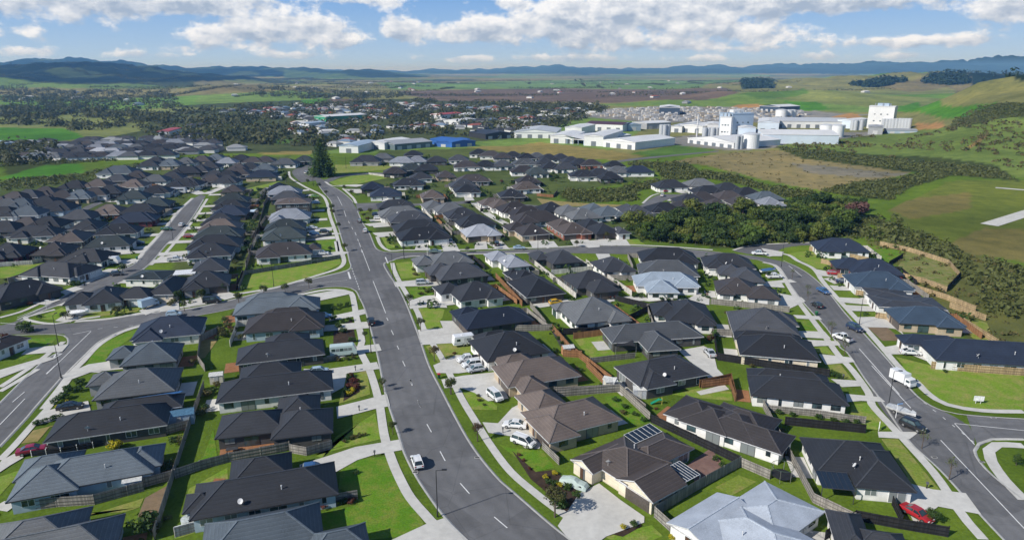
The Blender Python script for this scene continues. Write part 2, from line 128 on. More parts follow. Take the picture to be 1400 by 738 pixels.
(88.84,338.12,6,[(0.0,0.0,15.45,12.5,'h'),(-3.71,-1.75,6.49,12.25,'h'),(4.63,1.25,5.56,11.88,'h')],'char','dark','charcoal house beside the cul-de-sac pavement',3,'y-',0,2.55,29,'',1),
(111.17,347.87,6,[(0.0,0.0,15.76,12.5,'h'),(3.78,-1.75,6.62,12.25,'h'),(-4.73,1.25,5.67,11.88,'h')],'charbrown','white','purple-brown roof beside the white wall',3,'y-',0,2.55,29,'',1),
(124.14,359.04,6,[(0.0,0.0,15.24,12.5,'h'),(3.66,-1.75,6.4,12.25,'h'),(-4.57,1.25,5.49,11.88,'h')],'char','white','charcoal hip house near the bush end',3,'y-',0,2.55,29,'',1),
(129.57,346.23,6,[(0.0,0.0,16.1,12.5,'h'),(-3.86,-1.75,6.76,12.25,'h'),(4.83,1.25,5.8,11.88,'h')],'bluegrey','white','blue-grey house with rooftop panels at the bush end',3,'y-',0,2.55,29,'',1),
(112.41,333.11,6,[(0.0,0.0,12.6,12.5,'h'),(3.02,-1.75,6,12.25,'h')],'charbrown','dark','dark house half hidden above the tree tops',3,'y-',0,2.55,29,'',1),
(97.8,325.61,6,[(0.0,0.0,12.0,12.5,'h'),(-2.88,-1.75,6,12.25,'h')],'charbrown','white','dark house just above the tree tops',3,'y-',0,2.55,29,'',1),
(83.77,323.77,6,[(0.0,0.0,12.24,12.5,'h'),(2.94,-1.75,6,12.25,'h')],'charbrown','white','brown-black house between the pavement and trees',3,'y-',0,2.55,29,'',1),
(71.25,315.95,6,[(0.0,0.0,16.42,12.5,'h'),(-3.94,-1.75,6.9,12.25,'h'),(4.93,1.25,5.91,11.88,'h')],'char','white','black hip house with a pale wall by the dark fence',3,'y-',0,2.55,29,'',1),
(57.06,309.76,6,[(0.0,0.0,13.49,12.34,'h'),(-3.24,-1.73,6,12.09,'h')],'chargrey','white','dark grey hip house by the bend of the back street',3,'y-',0,2.55,29,'',1),
(126.31,331.23,6,[(0.0,0.0,11.58,12.5,'h'),(2.78,-1.75,6,12.25,'h')],'ltgrey','white','pale roof edge peeping over the bush',3,'y-',0,2.55,29,'',1),
(-207.75,274.17,4,[(0,0,15,12.5,'h'),(-4.1,-2.8,6.8,10.6,'h'),(3.9,1.5,6.0,12.0,'h')],'char','dark','charcoal roofed house, first from left in the row just below the curving lane',13,'y-',0,2.7,29,'',1),
(-203.71,281.25,5,[(0,0,15,12.5,'h'),(0.8,2.5,7.5,11.2,'h'),(-3.9,-1.5,6.0,12.0,'h')],'charbrown','white','dark brown roofed house, second from left in the row just below the curving lane',13,'y-',0,2.7,29,'',1),
(-195.9,282.71,6,[(0,0,15,12.5,'h'),(1.9,-2.8,6.8,10.6,'h'),(-3.9,-1.5,6.0,12.0,'h')],'char','white','charcoal roofed house, third from left in the row just below the curving lane',13,'y-',0,2.7,29,'',1),
(-192.04,298.11,7,[(0,0,15,12.5,'h'),(3.0,2.5,7.5,11.2,'h'),(-3.9,1.5,6.0,12.0,'h')],'chargrey','white','dark grey roofed house, fourth from left in the row just below the curving lane',13,'y-',0,2.7,29,'',1),
(-185.47,309.86,8,[(0,0,15,12.5,'h'),(-1.1,-2.8,6.8,10.6,'h'),(3.9,-1.5,6.0,12.0,'h')],'brown','brick','brown roofed house, fifth from left in the row just below the curving lane',13,'y-',0,2.7,29,'',1),
(-171.63,311.61,9,[(0,0,17.4,12.5,'h'),(-1.7,2.5,8.7,11.2,'h'),(4.52,-1.5,6.96,12.0,'h')],'char','dark','charcoal roofed house, sixth from left in the row just below the curving lane',13,'y-',0,2.7,29,'',1),
(-173.42,328.24,10,[(0,0,15,12.5,'h'),(-4.1,-2.8,6.8,10.6,'h'),(3.9,1.5,6.0,12.0,'h')],'greengrey','dark','green-grey roofed house, seventh from left in the row just below the curving lane',13,'y-',0,2.7,29,'',1),
(-229.8,304.71,6,[(0,0,15,12.5,'h'),(-4.1,-2.8,6.8,10.6,'h'),(3.9,-1.5,6.0,12.0,'h')],'char','white','charcoal roofed house, first from left in the pocket above the curving lane',13,'y-',0,2.7,29,'',1),
(-220.83,306.41,7,[(0,0,15,12.5,'h'),(0.8,2.5,7.5,11.2,'h'),(-3.9,-1.5,6.0,12.0,'h')],'bluegrey','white','blue-grey roofed house, second from left in the pocket above the curving lane',13,'y-',0,2.7,29,'',1),
(-214.47,318.8,8,[(0,0,15,12.5,'h'),(1.9,-2.8,6.8,10.6,'h'),(-3.9,1.5,6.0,12.0,'h')],'char','blue','charcoal roofed house, third from left in the pocket above the curving lane',13,'y-',0,2.7,29,'',1),
(-228.79,330.98,9,[(0,0,15,12.5,'h'),(3.0,2.5,7.5,11.2,'h'),(-3.9,-1.5,6.0,12.0,'h')],'char','white','charcoal roofed house, fourth from left in the pocket above the curving lane',13,'y-',0,2.7,29,'',1),
(-236.73,325.54,10,[(0,0,15,12.5,'h'),(-1.1,-2.8,6.8,10.6,'h'),(3.9,-1.5,6.0,12.0,'h')],'bluegrey','beige','blue-grey roofed house, fifth from left in the pocket above the curving lane',13,'y-',0,2.7,29,'',1),
(-242.38,324.4,11,[(0,0,15,12.5,'h'),(-1.5,2.5,7.5,11.2,'h'),(3.9,1.5,6.0,12.0,'h')],'grey','white','grey roofed house, sixth from left in the pocket above the curving lane',13,'y-',0,2.7,29,'',1),
(-252.82,344.5,4,[(0,0,15,12.5,'h'),(-4.1,-2.8,6.8,10.6,'h'),(3.9,-1.5,6.0,12.0,'h')],'charbrown','white','dark brown roofed house, first from left in the row above the curving lane',13,'y-',0,2.7,29,'',1),
(-250.4,351.0,5,[(0,0,15,12.5,'h'),(0.8,2.5,7.5,11.2,'h'),(-3.9,-1.5,6.0,12.0,'h')],'chargrey','dark','dark grey roofed house, second from left in the row above the curving lane',13,'y-',0,2.7,29,'',1),
(-247.44,360.03,6,[(0,0,15,12.5,'h'),(1.9,-2.8,6.8,10.6,'h'),(-3.9,1.5,6.0,12.0,'h')],'charbrown','grey','dark brown roofed house, third from left in the row above the curving lane',13,'y-',0,2.7,29,'',1),
(-231.27,348.81,7,[(0,0,15,12.5,'h'),(3.0,2.5,7.5,11.2,'h'),(-3.9,-1.5,6.0,12.0,'h')],'charbrown','white','dark brown roofed house, fourth from left in the row above the curving lane',13,'y-',0,2.7,29,'',1),
(-223.25,350.12,8,[(0,0,15,12.5,'h'),(-1.1,-2.8,6.8,10.6,'h'),(3.9,-1.5,6.0,12.0,'h')],'bluegrey','beige','blue-grey roofed house, fifth from left in the row above the curving lane',13,'y-',0,2.7,29,'',1),
(-220.01,357.73,9,[(0,0,15,12.5,'h'),(-1.5,2.5,7.5,11.2,'h'),(3.9,1.5,6.0,12.0,'h')],'charbrown','white','dark brown roofed house, sixth from left in the row above the curving lane',13,'y-',0,2.7,29,'',1),
(-216.09,364.72,10,[(0,0,15,12.5,'h'),(-4.1,-2.8,6.8,10.6,'h'),(3.9,-1.5,6.0,12.0,'h')],'char','dark','charcoal roofed house, seventh from left in the row above the curving lane',13,'y-',0,2.7,29,'',1),
(-194.84,348.81,11,[(0,0,15,12.5,'h'),(0.8,2.5,7.5,11.2,'h'),(-3.9,-1.5,6.0,12.0,'h')],'greengrey','white','green-grey roofed house, eighth from left in the row above the curving lane',13,'y-',0,2.7,29,'',1),
(-190.88,364.72,12,[(0,0,15.3,12.5,'h'),(2.0,-2.8,6.9,10.6,'h'),(-3.98,1.5,6.12,12.0,'h')],'char','white','charcoal roofed house, ninth from left in the row above the curving lane',13,'y-',0,2.7,29,'',1),
(-245.14,382.08,4,[(0,0,15,12.5,'h'),(-4.1,-2.8,6.8,10.6,'h'),(3.9,-1.5,6.0,12.0,'h')],'char','white','charcoal roofed house, first from left in the short row by the pale grey bus',13,'y-',0,2.7,29,'',1),
(-234.71,385.74,5,[(0,0,15,12.5,'h'),(0.8,2.5,7.5,11.2,'h'),(-3.9,-1.5,6.0,12.0,'h')],'brown','white','brown roofed house, second from left in the short row by the pale grey bus',13,'y-',0,2.7,29,'',1),
(-214.45,385.74,6,[(0,0,15,12.5,'h'),(1.9,-2.8,6.8,10.6,'h'),(-3.9,1.5,6.0,12.0,'h')],'brown','white','brown roofed house, third from left in the short row by the pale grey bus',13,'y-',0,2.7,29,'',1),
(-211.33,403.95,7,[(0,0,16.0,12.5,'h'),(3.2,2.5,8.0,11.2,'h'),(-4.16,-1.5,6.4,12.0,'h')],'grey','white','grey roofed house, fourth from left in the short row by the pale grey bus',13,'y-',0,2.7,29,'',1),
(-187.75,387.33,8,[(0,0,17.9,12.6,'h'),(-1.3,-2.8,8.1,10.7,'h'),(4.65,-1.51,7.16,12.1,'h')],'char','white','charcoal roofed house, fifth from left in the short row by the pale grey bus',13,'y-',0,2.7,29,'',1),
(-251.39,438.24,4,[(0,0,22.1,15,'h'),(-6.0,-3.3,10.0,12.8,'h'),(5.75,1.8,8.84,14.4,'h')],'bluegrey','white','blue-grey roofed house, first from left in the cluster beside the bare brown tree',13,'y-',0,2.7,29,'',1),
(-234.35,405.68,5,[(0,0,15,12.5,'h'),(0.8,2.5,7.5,11.2,'h'),(-3.9,-1.5,6.0,12.0,'h')],'chargrey','dark','dark grey roofed house, second from left in the cluster beside the bare brown tree',13,'y-',0,2.7,29,'',1),
(-230.41,420.11,6,[(0,0,15,12.5,'h'),(1.9,-2.8,6.8,10.6,'h'),(-3.9,-1.5,6.0,12.0,'h')],'charbrown','grey','dark brown roofed house, third from left in the cluster beside the bare brown tree',13,'y-',0,2.7,29,'',1),
(-248.86,470.73,7,[(0,0,15,12.5,'h'),(3.0,2.5,7.5,11.2,'h'),(-3.9,1.5,6.0,12.0,'h')],'char','white','charcoal roofed house, fourth from left in the cluster beside the bare brown tree',13,'y-',0,2.7,29,'',1),
(-236.42,474.63,8,[(0,0,15,12.5,'h'),(-1.1,-2.8,6.8,10.6,'h'),(3.9,-1.5,6.0,12.0,'h')],'bluegrey','beige','blue-grey roofed house, fifth from left in the cluster beside the bare brown tree',13,'y-',0,2.7,29,'',1),
(-207.28,415.8,9,[(0,0,15,12.5,'h'),(-1.5,2.5,7.5,11.2,'h'),(3.9,-1.5,6.0,12.0,'h')],'chargrey','white','dark grey roofed house, sixth from left in the cluster beside the bare brown tree',13,'y-',0,2.7,29,'',1),
(-209.08,439.59,10,[(0,0,19.3,13.5,'h'),(-5.2,-3.0,8.7,11.5,'h'),(5.02,1.62,7.72,12.96,'h')],'char','dark','charcoal roofed house, seventh from left in the cluster beside the bare brown tree',13,'y-',0,2.7,29,'',1),
(-185.21,390.01,2,[(0,0,16.3,12.5,'h'),(-4.4,-2.8,7.4,10.6,'h'),(4.24,-1.5,6.52,12.0,'h')],'char','white','charcoal roofed house, first from left in the row nearest the small reserve',11,'y-',0,2.7,29,'',1),
(-177.42,403.95,3,[(0,0,15,12.5,'h'),(0.8,2.5,7.5,11.2,'h'),(-3.9,-1.5,6.0,12.0,'h')],'charbrown','white','dark brown roofed house, second from left in the row nearest the small reserve',11,'y-',0,2.7,29,'',1),
(-167.43,399.95,4,[(0,0,15,12.5,'h'),(1.9,-2.8,6.8,10.6,'h'),(-3.9,1.5,6.0,12.0,'h')],'chargrey','white','dark grey roofed house, third from left in the row nearest the small reserve',11,'y-',0,2.7,29,'',1),
(-175.8,421.98,5,[(0,0,15,12.5,'h'),(3.0,2.5,7.5,11.2,'h'),(-3.9,-1.5,6.0,12.0,'h')],'char','white','charcoal roofed house, fourth from left in the row nearest the small reserve',11,'y-',0,2.7,29,'',1),
(-172.62,432.91,6,[(0,0,15,12.5,'h'),(-1.1,-2.8,6.8,10.6,'h'),(3.9,-1.5,6.0,12.0,'h')],'charbrown','white','dark brown roofed house, fifth from left in the row nearest the small reserve',11,'y-',0,2.7,29,'',1),
(-154.18,421.98,7,[(0,0,18.5,13.0,'h'),(-1.9,2.6,9.3,11.7,'h'),(4.81,1.56,7.4,12.48,'h')],'navy','beige','navy roofed house, sixth from left in the row nearest the small reserve',11,'y-',0,2.7,29,'',1),
(-211.52,441.63,2,[(0,0,15,12.5,'h'),(-4.1,-2.8,6.8,10.6,'h'),(3.9,-1.5,6.0,12.0,'h')],'char','white','charcoal roofed house, first from left in the second row past the small reserve',11,'y-',0,2.7,29,'',1),
(-203.43,445.08,3,[(0,0,15,12.5,'h'),(0.8,2.5,7.5,11.2,'h'),(-3.9,-1.5,6.0,12.0,'h')],'chargrey','dark','dark grey roofed house, second from left in the second row past the small reserve',11,'y-',0,2.7,29,'',1),
(-183.16,421.98,4,[(0,0,15,12.5,'h'),(1.9,-2.8,6.8,10.6,'h'),(-3.9,1.5,6.0,12.0,'h')],'chargrey','white','dark grey roofed house, third from left in the second row past the small reserve',11,'y-',0,2.7,29,'',1),
(-204.31,463.12,5,[(0,0,15,12.5,'h'),(3.0,2.5,7.5,11.2,'h'),(-3.9,-1.5,6.0,12.0,'h')],'char','white','charcoal roofed house, fourth from left in the second row past the small reserve',11,'y-',0,2.7,29,'',1),
(-180.96,452.13,6,[(0,0,15,12.5,'h'),(-1.1,-2.8,6.8,10.6,'h'),(3.9,-1.5,6.0,12.0,'h')],'charbrown','white','dark brown roofed house, fifth from left in the second row past the small reserve',11,'y-',0,2.7,29,'',1),
(-175.77,459.4,7,[(0,0,15.1,12.5,'h'),(-1.5,2.5,7.5,11.2,'h'),(3.93,1.5,6.04,12.0,'h')],'char','white','charcoal roofed house, sixth from left in the second row past the small reserve',11,'y-',0,2.7,29,'',1),
(-163.27,452.13,8,[(0,0,15,12.5,'h'),(-4.1,-2.8,6.8,10.6,'h'),(3.9,-1.5,6.0,12.0,'h')],'bluegrey','white','blue-grey roofed house, seventh from left in the second row past the small reserve',11,'y-',0,2.7,29,'',1),
(-254.4,490.87,2,[(0,0,15,12.5,'h'),(-4.1,-2.8,6.8,10.6,'h'),(3.9,-1.5,6.0,12.0,'h')],'char','white','charcoal roofed house, first from left in the row leading to the big conifer',11,'y-',0,2.7,29,'',1),
(-239.55,481.0,3,[(0,0,15,12.5,'h'),(0.8,2.5,7.5,11.2,'h'),(-3.9,1.5,6.0,12.0,'h')],'bluegrey','white','blue-grey roofed house, second from left in the row leading to the big conifer',11,'y-',0,2.7,29,'',1),
(-231.21,486.71,4,[(0,0,15,12.5,'h'),(1.9,-2.8,6.8,10.6,'h'),(-3.9,-1.5,6.0,12.0,'h')],'grey','white','grey roofed house, third from left in the row leading to the big conifer',11,'y-',0,2.7,29,'',1),
(-224.37,497.67,5,[(0,0,15,12.5,'h'),(3.0,2.5,7.5,11.2,'h'),(-3.9,-1.5,6.0,12.0,'h')],'charbrown','beige','dark brown roofed house, fourth from left in the row leading to the big conifer',11,'y-',0,2.7,29,'',1),
(-219.05,508.21,6,[(0,0,15,12.5,'h'),(-1.1,-2.8,6.8,10.6,'h'),(3.9,1.5,6.0,12.0,'h')],'bluegrey','beige','blue-grey roofed house, fifth from left in the row leading to the big conifer',11,'y-',0,2.7,29,'',1),
(-202.18,486.71,7,[(0,0,15,12.5,'h'),(-1.5,2.5,7.5,11.2,'h'),(3.9,-1.5,6.0,12.0,'h')],'ltgrey','white','pale grey roofed house, sixth from left in the row leading to the big conifer',11,'y-',0,2.7,29,'',1),
(-198.65,503.76,8,[(0,0,15,12.5,'h'),(-4.1,-2.8,6.8,10.6,'h'),(3.9,-1.5,6.0,12.0,'h')],'char','dark','charcoal roofed house, seventh from left in the row leading to the big conifer',11,'y-',0,2.7,29,'',1),
(-185.23,490.87,9,[(0,0,15,12.5,'h'),(0.8,2.5,7.5,11.2,'h'),(-3.9,1.5,6.0,12.0,'h')],'charbrown','white','dark brown roofed house, eighth from left in the row leading to the big conifer',11,'y-',0,2.7,29,'',1),
(-178.18,495.09,10,[(0,0,15,12.5,'h'),(1.9,-2.8,6.8,10.6,'h'),(-3.9,-1.5,6.0,12.0,'h')],'charbrown','white','dark brown roofed house, ninth from left in the row leading to the big conifer',11,'y-',0,2.7,29,'',1),
(-159.2,481.0,2,[(0,0,17.9,12.5,'h'),(3.6,2.5,8.9,11.3,'h'),(-4.65,-1.5,7.16,12.0,'h')],'grey','white','grey roofed house, tenth from left in the row leading to the big conifer',11,'y-',0,2.7,29,'',1),
(-150.5,497.67,3,[(0,0,15,12.5,'h'),(-1.1,-2.8,6.8,10.6,'h'),(3.9,1.5,6.0,12.0,'h')],'greengrey','dark','green-grey roofed house, eleventh from left in the row leading to the big conifer',11,'y-',0,2.7,29,'',1),
(-104.93,495.09,2,[(0,0,21.6,15,'h'),(-5.8,-3.3,9.7,12.8,'h'),(5.62,-1.8,8.64,14.4,'h')],'char','grey','charcoal roofed house, first from left in the rows behind the oval lawn',12,'y-',0,2.7,29,'',1),
(-96.33,512.73,3,[(0,0,16.8,12.5,'h'),(0.8,2.5,8.4,11.2,'h'),(-4.37,-1.5,6.72,12.0,'h')],'grey','grey','grey roofed house, second from left in the rows behind the oval lawn',12,'y-',0,2.7,29,'',1),
(-78.53,490.87,4,[(0,0,18.2,12.8,'h'),(2.4,-2.8,8.2,10.8,'h'),(-4.73,1.54,7.28,12.29,'h')],'ltgrey','white','pale grey roofed house, third from left in the rows behind the oval lawn',12,'y-',0,2.7,29,'',1),
(-76.2,531.63,5,[(0,0,15,12.5,'h'),(3.0,2.5,7.5,11.2,'h'),(-3.9,-1.5,6.0,12.0,'h')],'char','dark','charcoal roofed house, fourth from left in the rows behind the oval lawn',12,'y-',0,2.7,29,'',1),
(-68.45,495.09,6,[(0,0,15.1,12.5,'h'),(-1.1,-2.8,6.8,10.6,'h'),(3.93,-1.5,6.04,12.0,'h')],'ltgrey','white','pale grey roofed house, fifth from left in the rows behind the oval lawn',12,'y-',0,2.7,29,'',1),
(-54.5,495.09,7,[(0,0,15.1,12.5,'h'),(-1.5,2.5,7.6,11.2,'h'),(3.93,1.5,6.04,12.0,'h')],'char','dark','charcoal roofed house, sixth from left in the rows behind the oval lawn',12,'y-',0,2.7,29,'',1),
(-66.65,452.13,8,[(0,0,16.8,12.5,'h'),(-4.5,-2.8,7.6,10.6,'h'),(4.37,-1.5,6.72,12.0,'h')],'greengrey','dark','green-grey roofed house, seventh from left in the rows behind the oval lawn',12,'y-',0,2.7,29,'',1),
(-56.82,452.13,9,[(0,0,15.9,12.5,'h'),(0.8,2.5,7.9,11.2,'h'),(-4.13,-1.5,6.36,12.0,'h')],'char','dark','charcoal roofed house, eighth from left in the rows behind the oval lawn',12,'y-',0,2.7,29,'',1),
(-75.18,438.24,10,[(0,0,15,12.5,'h'),(1.9,-2.8,6.8,10.6,'h'),(-3.9,1.5,6.0,12.0,'h')],'charbrown','dark','dark brown roofed house, ninth from left in the rows behind the oval lawn',12,'y-',0,2.7,29,'',1),
(-39.14,503.76,2,[(0,0,15,12.5,'h'),(-4.1,-2.8,6.8,10.6,'h'),(3.9,-1.5,6.0,12.0,'h')],'chargrey','white','dark grey roofed house, first from left in the row behind the weedy bank',12,'y-',0,2.7,29,'',1),
(-30.8,466.89,3,[(0,0,18.4,12.9,'h'),(0.9,2.6,9.2,11.6,'h'),(-4.78,-1.55,7.36,12.38,'h')],'charbrown','white','dark brown roofed house, second from left in the row behind the weedy bank',12,'y-',0,2.7,29,'',1),
(-18.26,470.73,4,[(0,0,15.5,12.5,'h'),(2.0,-2.8,7.0,10.6,'h'),(-4.03,1.5,6.2,12.0,'h')],'char','white','charcoal roofed house, third from left in the row behind the weedy bank',12,'y-',0,2.7,29,'',1),
(-6.51,470.73,5,[(0,0,15,12.5,'h'),(3.0,2.5,7.5,11.2,'h'),(-3.9,-1.5,6.0,12.0,'h')],'chargrey','white','dark grey roofed house, fourth from left in the row behind the weedy bank',12,'y-',0,2.7,29,'',1),
(9.0,481.0,6,[(0,0,17.9,12.5,'h'),(-1.3,-2.8,8.0,10.6,'h'),(4.65,-1.5,7.16,12.0,'h')],'grey','white','grey roofed house, fifth from left in the row behind the weedy bank',12,'y-',0,2.7,29,'',1),
(7.37,443.69,7,[(0,0,17.5,12.5,'h'),(-1.8,2.5,8.8,11.2,'h'),(4.55,1.5,7.0,12.0,'h')],'charbrown','white','dark brown roofed house, sixth from left in the row behind the weedy bank',12,'y-',0,2.7,29,'',1),
(15.82,436.89,8,[(0,0,15,12.5,'h'),(-4.1,-2.8,6.8,10.6,'h'),(3.9,-1.5,6.0,12.0,'h')],'greengrey','white','green-grey roofed house, seventh from left in the row behind the weedy bank',12,'y-',0,2.7,29,'',1),
(22.57,481.0,9,[(0,0,15,12.5,'h'),(0.8,2.5,7.5,11.2,'h'),(-3.9,-1.5,6.0,12.0,'h')],'chargrey','grey','dark grey roofed house, eighth from left in the row behind the weedy bank',12,'y-',0,2.7,29,'',1),
(26.17,460.88,10,[(0,0,15,12.5,'h'),(1.9,-2.8,6.8,10.6,'h'),(-3.9,1.5,6.0,12.0,'h')],'char','white','charcoal roofed house, ninth from left in the row behind the weedy bank',12,'y-',0,2.7,29,'',1),
(35.46,457.93,2,[(0,0,16.1,12.5,'h'),(3.2,2.5,8.0,11.2,'h'),(-4.19,-1.5,6.44,12.0,'h')],'chargrey','white','dark grey roofed house, tenth from left in the row behind the weedy bank',12,'y-',0,2.7,29,'',1),
(-26.18,541.59,2,[(0,0,15,12.5,'h'),(-4.1,-2.8,6.8,10.6,'h'),(3.9,-1.5,6.0,12.0,'h')],'char','white','charcoal roofed house, first from left in the back row against the dry field',12,'y-',0,2.7,29,'',1),
(-16.43,528.71,3,[(0,0,17.3,12.5,'h'),(0.9,2.5,8.6,11.2,'h'),(-4.5,1.5,6.92,12.0,'h')],'charbrown','white','dark brown roofed house, second from left in the back row against the dry field',12,'y-',0,2.7,29,'',1),
(-7.13,517.33,4,[(0,0,15,12.5,'h'),(1.9,-2.8,6.8,10.6,'h'),(-3.9,-1.5,6.0,12.0,'h')],'charbrown','grey','dark brown roofed house, third from left in the back row against the dry field',12,'y-',0,2.7,29,'',1),
(0.71,524.86,5,[(0,0,15,12.5,'h'),(3.0,2.5,7.5,11.2,'h'),(-3.9,-1.5,6.0,12.0,'h')],'char','white','charcoal roofed house, fourth from left in the back row against the dry field',12,'y-',0,2.7,29,'',1),
(10.69,512.73,6,[(0,0,15,12.5,'h'),(-1.1,-2.8,6.8,10.6,'h'),(3.9,1.5,6.0,12.0,'h')],'char','white','charcoal roofed house, fifth from left in the back row against the dry field',12,'y-',0,2.7,29,'',1),
(18.61,517.33,7,[(0,0,15,12.5,'h'),(-1.5,2.5,7.5,11.2,'h'),(3.9,-1.5,6.0,12.0,'h')],'grey','white','grey roofed house, sixth from left in the back row against the dry field',12,'y-',0,2.7,29,'',1),
(27.1,508.21,8,[(0,0,15,12.5,'h'),(-4.1,-2.8,6.8,10.6,'h'),(3.9,-1.5,6.0,12.0,'h')],'char','white','charcoal roofed house, seventh from left in the back row against the dry field',12,'y-',0,2.7,29,'',1),
(36.03,510.01,9,[(0,0,15,12.5,'h'),(0.8,2.5,7.5,11.2,'h'),(-3.9,1.5,6.0,12.0,'h')],'chargrey','grey','dark grey roofed house, eighth from left in the back row against the dry field',12,'y-',0,2.7,29,'',1),
(42.31,492.55,10,[(0,0,15,12.5,'h'),(1.9,-2.8,6.8,10.6,'h'),(-3.9,-1.5,6.0,12.0,'h')],'char','dark','charcoal roofed house, ninth from left in the back row against the dry field',12,'y-',0,2.7,29,'',1),
(47.61,481.0,2,[(0,0,15,12.5,'h'),(3.0,2.5,7.5,11.2,'h'),(-3.9,-1.5,6.0,12.0,'h')],'char','dark','charcoal roofed house, tenth from left in the back row against the dry field',12,'y-',0,2.7,29,'',1),
(54.91,476.21,0,[(0,0,15.6,12.5,'h'),(-4.2,-2.8,7.0,10.6,'h'),(4.06,1.5,6.24,12.0,'h')],'charbrown','brick','dark brown roofed house, first from left in the end group by the scrub belt',12,'y-',0,2.7,29,'',1),
(69.81,468.42,1,[(0,0,15.4,12.5,'h'),(0.8,2.5,7.7,11.2,'h'),(-4.0,-1.5,6.16,12.0,'h')],'char','white','charcoal roofed house, second from left in the end group by the scrub belt',12,'y-',0,2.7,29,'',1),
(67.89,441.63,2,[(0,0,15,12.5,'h'),(1.9,-2.8,6.8,10.6,'h'),(-3.9,-1.5,6.0,12.0,'h')],'grey','white','grey roofed house, third from left in the end group by the scrub belt',12,'y-',0,2.7,29,'',1),
(81.34,441.63,3,[(0,0,19.4,13.6,'h'),(3.9,2.7,9.7,12.2,'h'),(-5.04,1.63,7.76,13.06,'h')],'navy','white','navy roofed house, fourth from left in the end group by the scrub belt',12,'y-',0,2.7,29,'',1),
(44.01,423.87,4,[(0,0,17.7,12.5,'h'),(-1.2,-2.8,8.0,10.6,'h'),(4.6,-1.5,7.08,12.0,'h')],'char','white','charcoal roofed house, fifth from left in the end group by the scrub belt',12,'y-',0,2.7,29,'',1),
(55.12,431.59,5,[(0,0,16.1,12.5,'h'),(-1.6,2.5,8.1,11.2,'h'),(4.19,-1.5,6.44,12.0,'h')],'char','white','charcoal roofed house, sixth from left in the end group by the scrub belt',12,'y-',0,2.7,29,'',1),
(59.54,415.8,6,[(0,0,15,12.5,'h'),(-4.1,-2.8,6.8,10.6,'h'),(3.9,1.5,6.0,12.0,'h')],'char','dark','charcoal roofed house, seventh from left in the end group by the scrub belt',12,'y-',0,2.7,29,'',1),
(-369.7,522.5,7,[(0,0,17,11.5,'h'),(4.08,-1.61,7.14,11.27,'h')],'charbrown','white','small dark brown roof, first along the lowest row of the outlying estate',14,'y-',0,2.6,29,'',0),
(-360.4,519.5,-4,[(0,0,18,11.5,'h')],'bluegrey','white','small blue-grey roof, second along the lowest row of the outlying estate',14,'y-',0,2.6,29,'',0),
(-357.1,525.8,9,[(0,0,19,11.5,'h'),(4.56,-1.61,7.98,11.27,'h')],'ltgrey','white','small pale grey roof, third along the lowest row of the outlying estate',14,'y-',0,2.6,29,'',0),
(-347.8,522.8,-2,[(0,0,16,11.5,'h')],'grey','white','small grey roof, fourth along the lowest row of the outlying estate',14,'y-',0,2.6,29,'',0),
(-344.4,529.2,11,[(0,0,17,11.5,'h'),(-4.08,-1.61,7.14,11.27,'h')],'chargrey','white','small dark grey roof, fifth along the lowest row of the outlying estate',14,'y-',0,2.6,29,'',0),
(-335.0,526.2,0,[(0,0,18,11.5,'h')],'char','white','small charcoal roof, sixth along the lowest row of the outlying estate',14,'y-',0,2.6,29,'',0),
(-327.6,523.0,13,[(0,0,19,11.5,'h'),(-4.56,-1.61,7.98,11.27,'h')],'char','white','small charcoal roof, seventh along the lowest row of the outlying estate',14,'y-',0,2.6,29,'',0),
(-323.9,529.4,2,[(0,0,16,11.5,'h')],'char','white','small charcoal roof, eighth along the lowest row of the outlying estate',14,'y-',0,2.6,29,'',0),
(-314.7,526.4,15,[(0,0,17,11.5,'h'),(-4.08,-1.61,7.14,11.27,'h')],'charbrown','white','small dark brown roof, ninth along the lowest row of the outlying estate',14,'y-',0,2.6,29,'',0),
(-310.9,532.8,4,[(0,0,18,11.5,'h')],'bluegrey','white','small blue-grey roof, tenth along the lowest row of the outlying estate',14,'y-',0,2.6,29,'',0),
(-301.6,529.8,17,[(0,0,19,11.5,'h'),(4.56,-1.61,7.98,11.27,'h')],'ltgrey','white','small pale grey roof, eleventh along the lowest row of the outlying estate',14,'y-',0,2.6,29,'',0),
(-292.5,526.7,6,[(0,0,16,11.5,'h')],'grey','white','small grey roof, twelfth along the lowest row of the outlying estate',14,'y-',0,2.6,29,'',0),
(-288.4,533.2,-5,[(0,0,17,11.5,'h'),(4.08,-1.61,7.14,11.27,'h')],'ltgrey','white','small pale grey roof, thirteenth along the lowest row of the outlying estate',14,'y-',0,2.6,29,'',0),
(-281.2,529.9,8,[(0,0,18,11.5,'h')],'char','white','small charcoal roof, fourteenth along the lowest row of the outlying estate',14,'y-',0,2.6,29,'',0),
(-276.9,536.5,-3,[(0,0,19,11.5,'h'),(4.56,-1.61,7.98,11.27,'h')],'char','white','small charcoal roof, fifteenth along the lowest row of the outlying estate',14,'y-',0,2.6,29,'',0),
(-267.8,533.4,10,[(0,0,16,11.5,'h')],'char','white','small charcoal roof, sixteenth along the lowest row of the outlying estate',14,'y-',0,2.6,29,'',0),
(-395.3,544.0,-1,[(0,0,17,11.5,'h'),(-4.08,-1.61,7.14,11.27,'h')],'charbrown','white','small dark brown roof, first along the second row of the outlying estate',14,'y-',0,2.6,29,'',0),
(-392.0,550.9,12,[(0,0,18,11.5,'h')],'bluegrey','white','small blue-grey roof, second along the second row of the outlying estate',14,'y-',0,2.6,29,'',0),
(-381.6,547.7,1,[(0,0,19,11.5,'h'),(-4.56,-1.61,7.98,11.27,'h')],'ltgrey','white','small pale grey roof, third along the second row of the outlying estate',14,'y-',0,2.6,29,'',0),
(-378.1,554.7,14,[(0,0,16,11.5,'h')],'grey','white','small grey roof, fourth along the second row of the outlying estate',14,'y-',0,2.6,29,'',0),
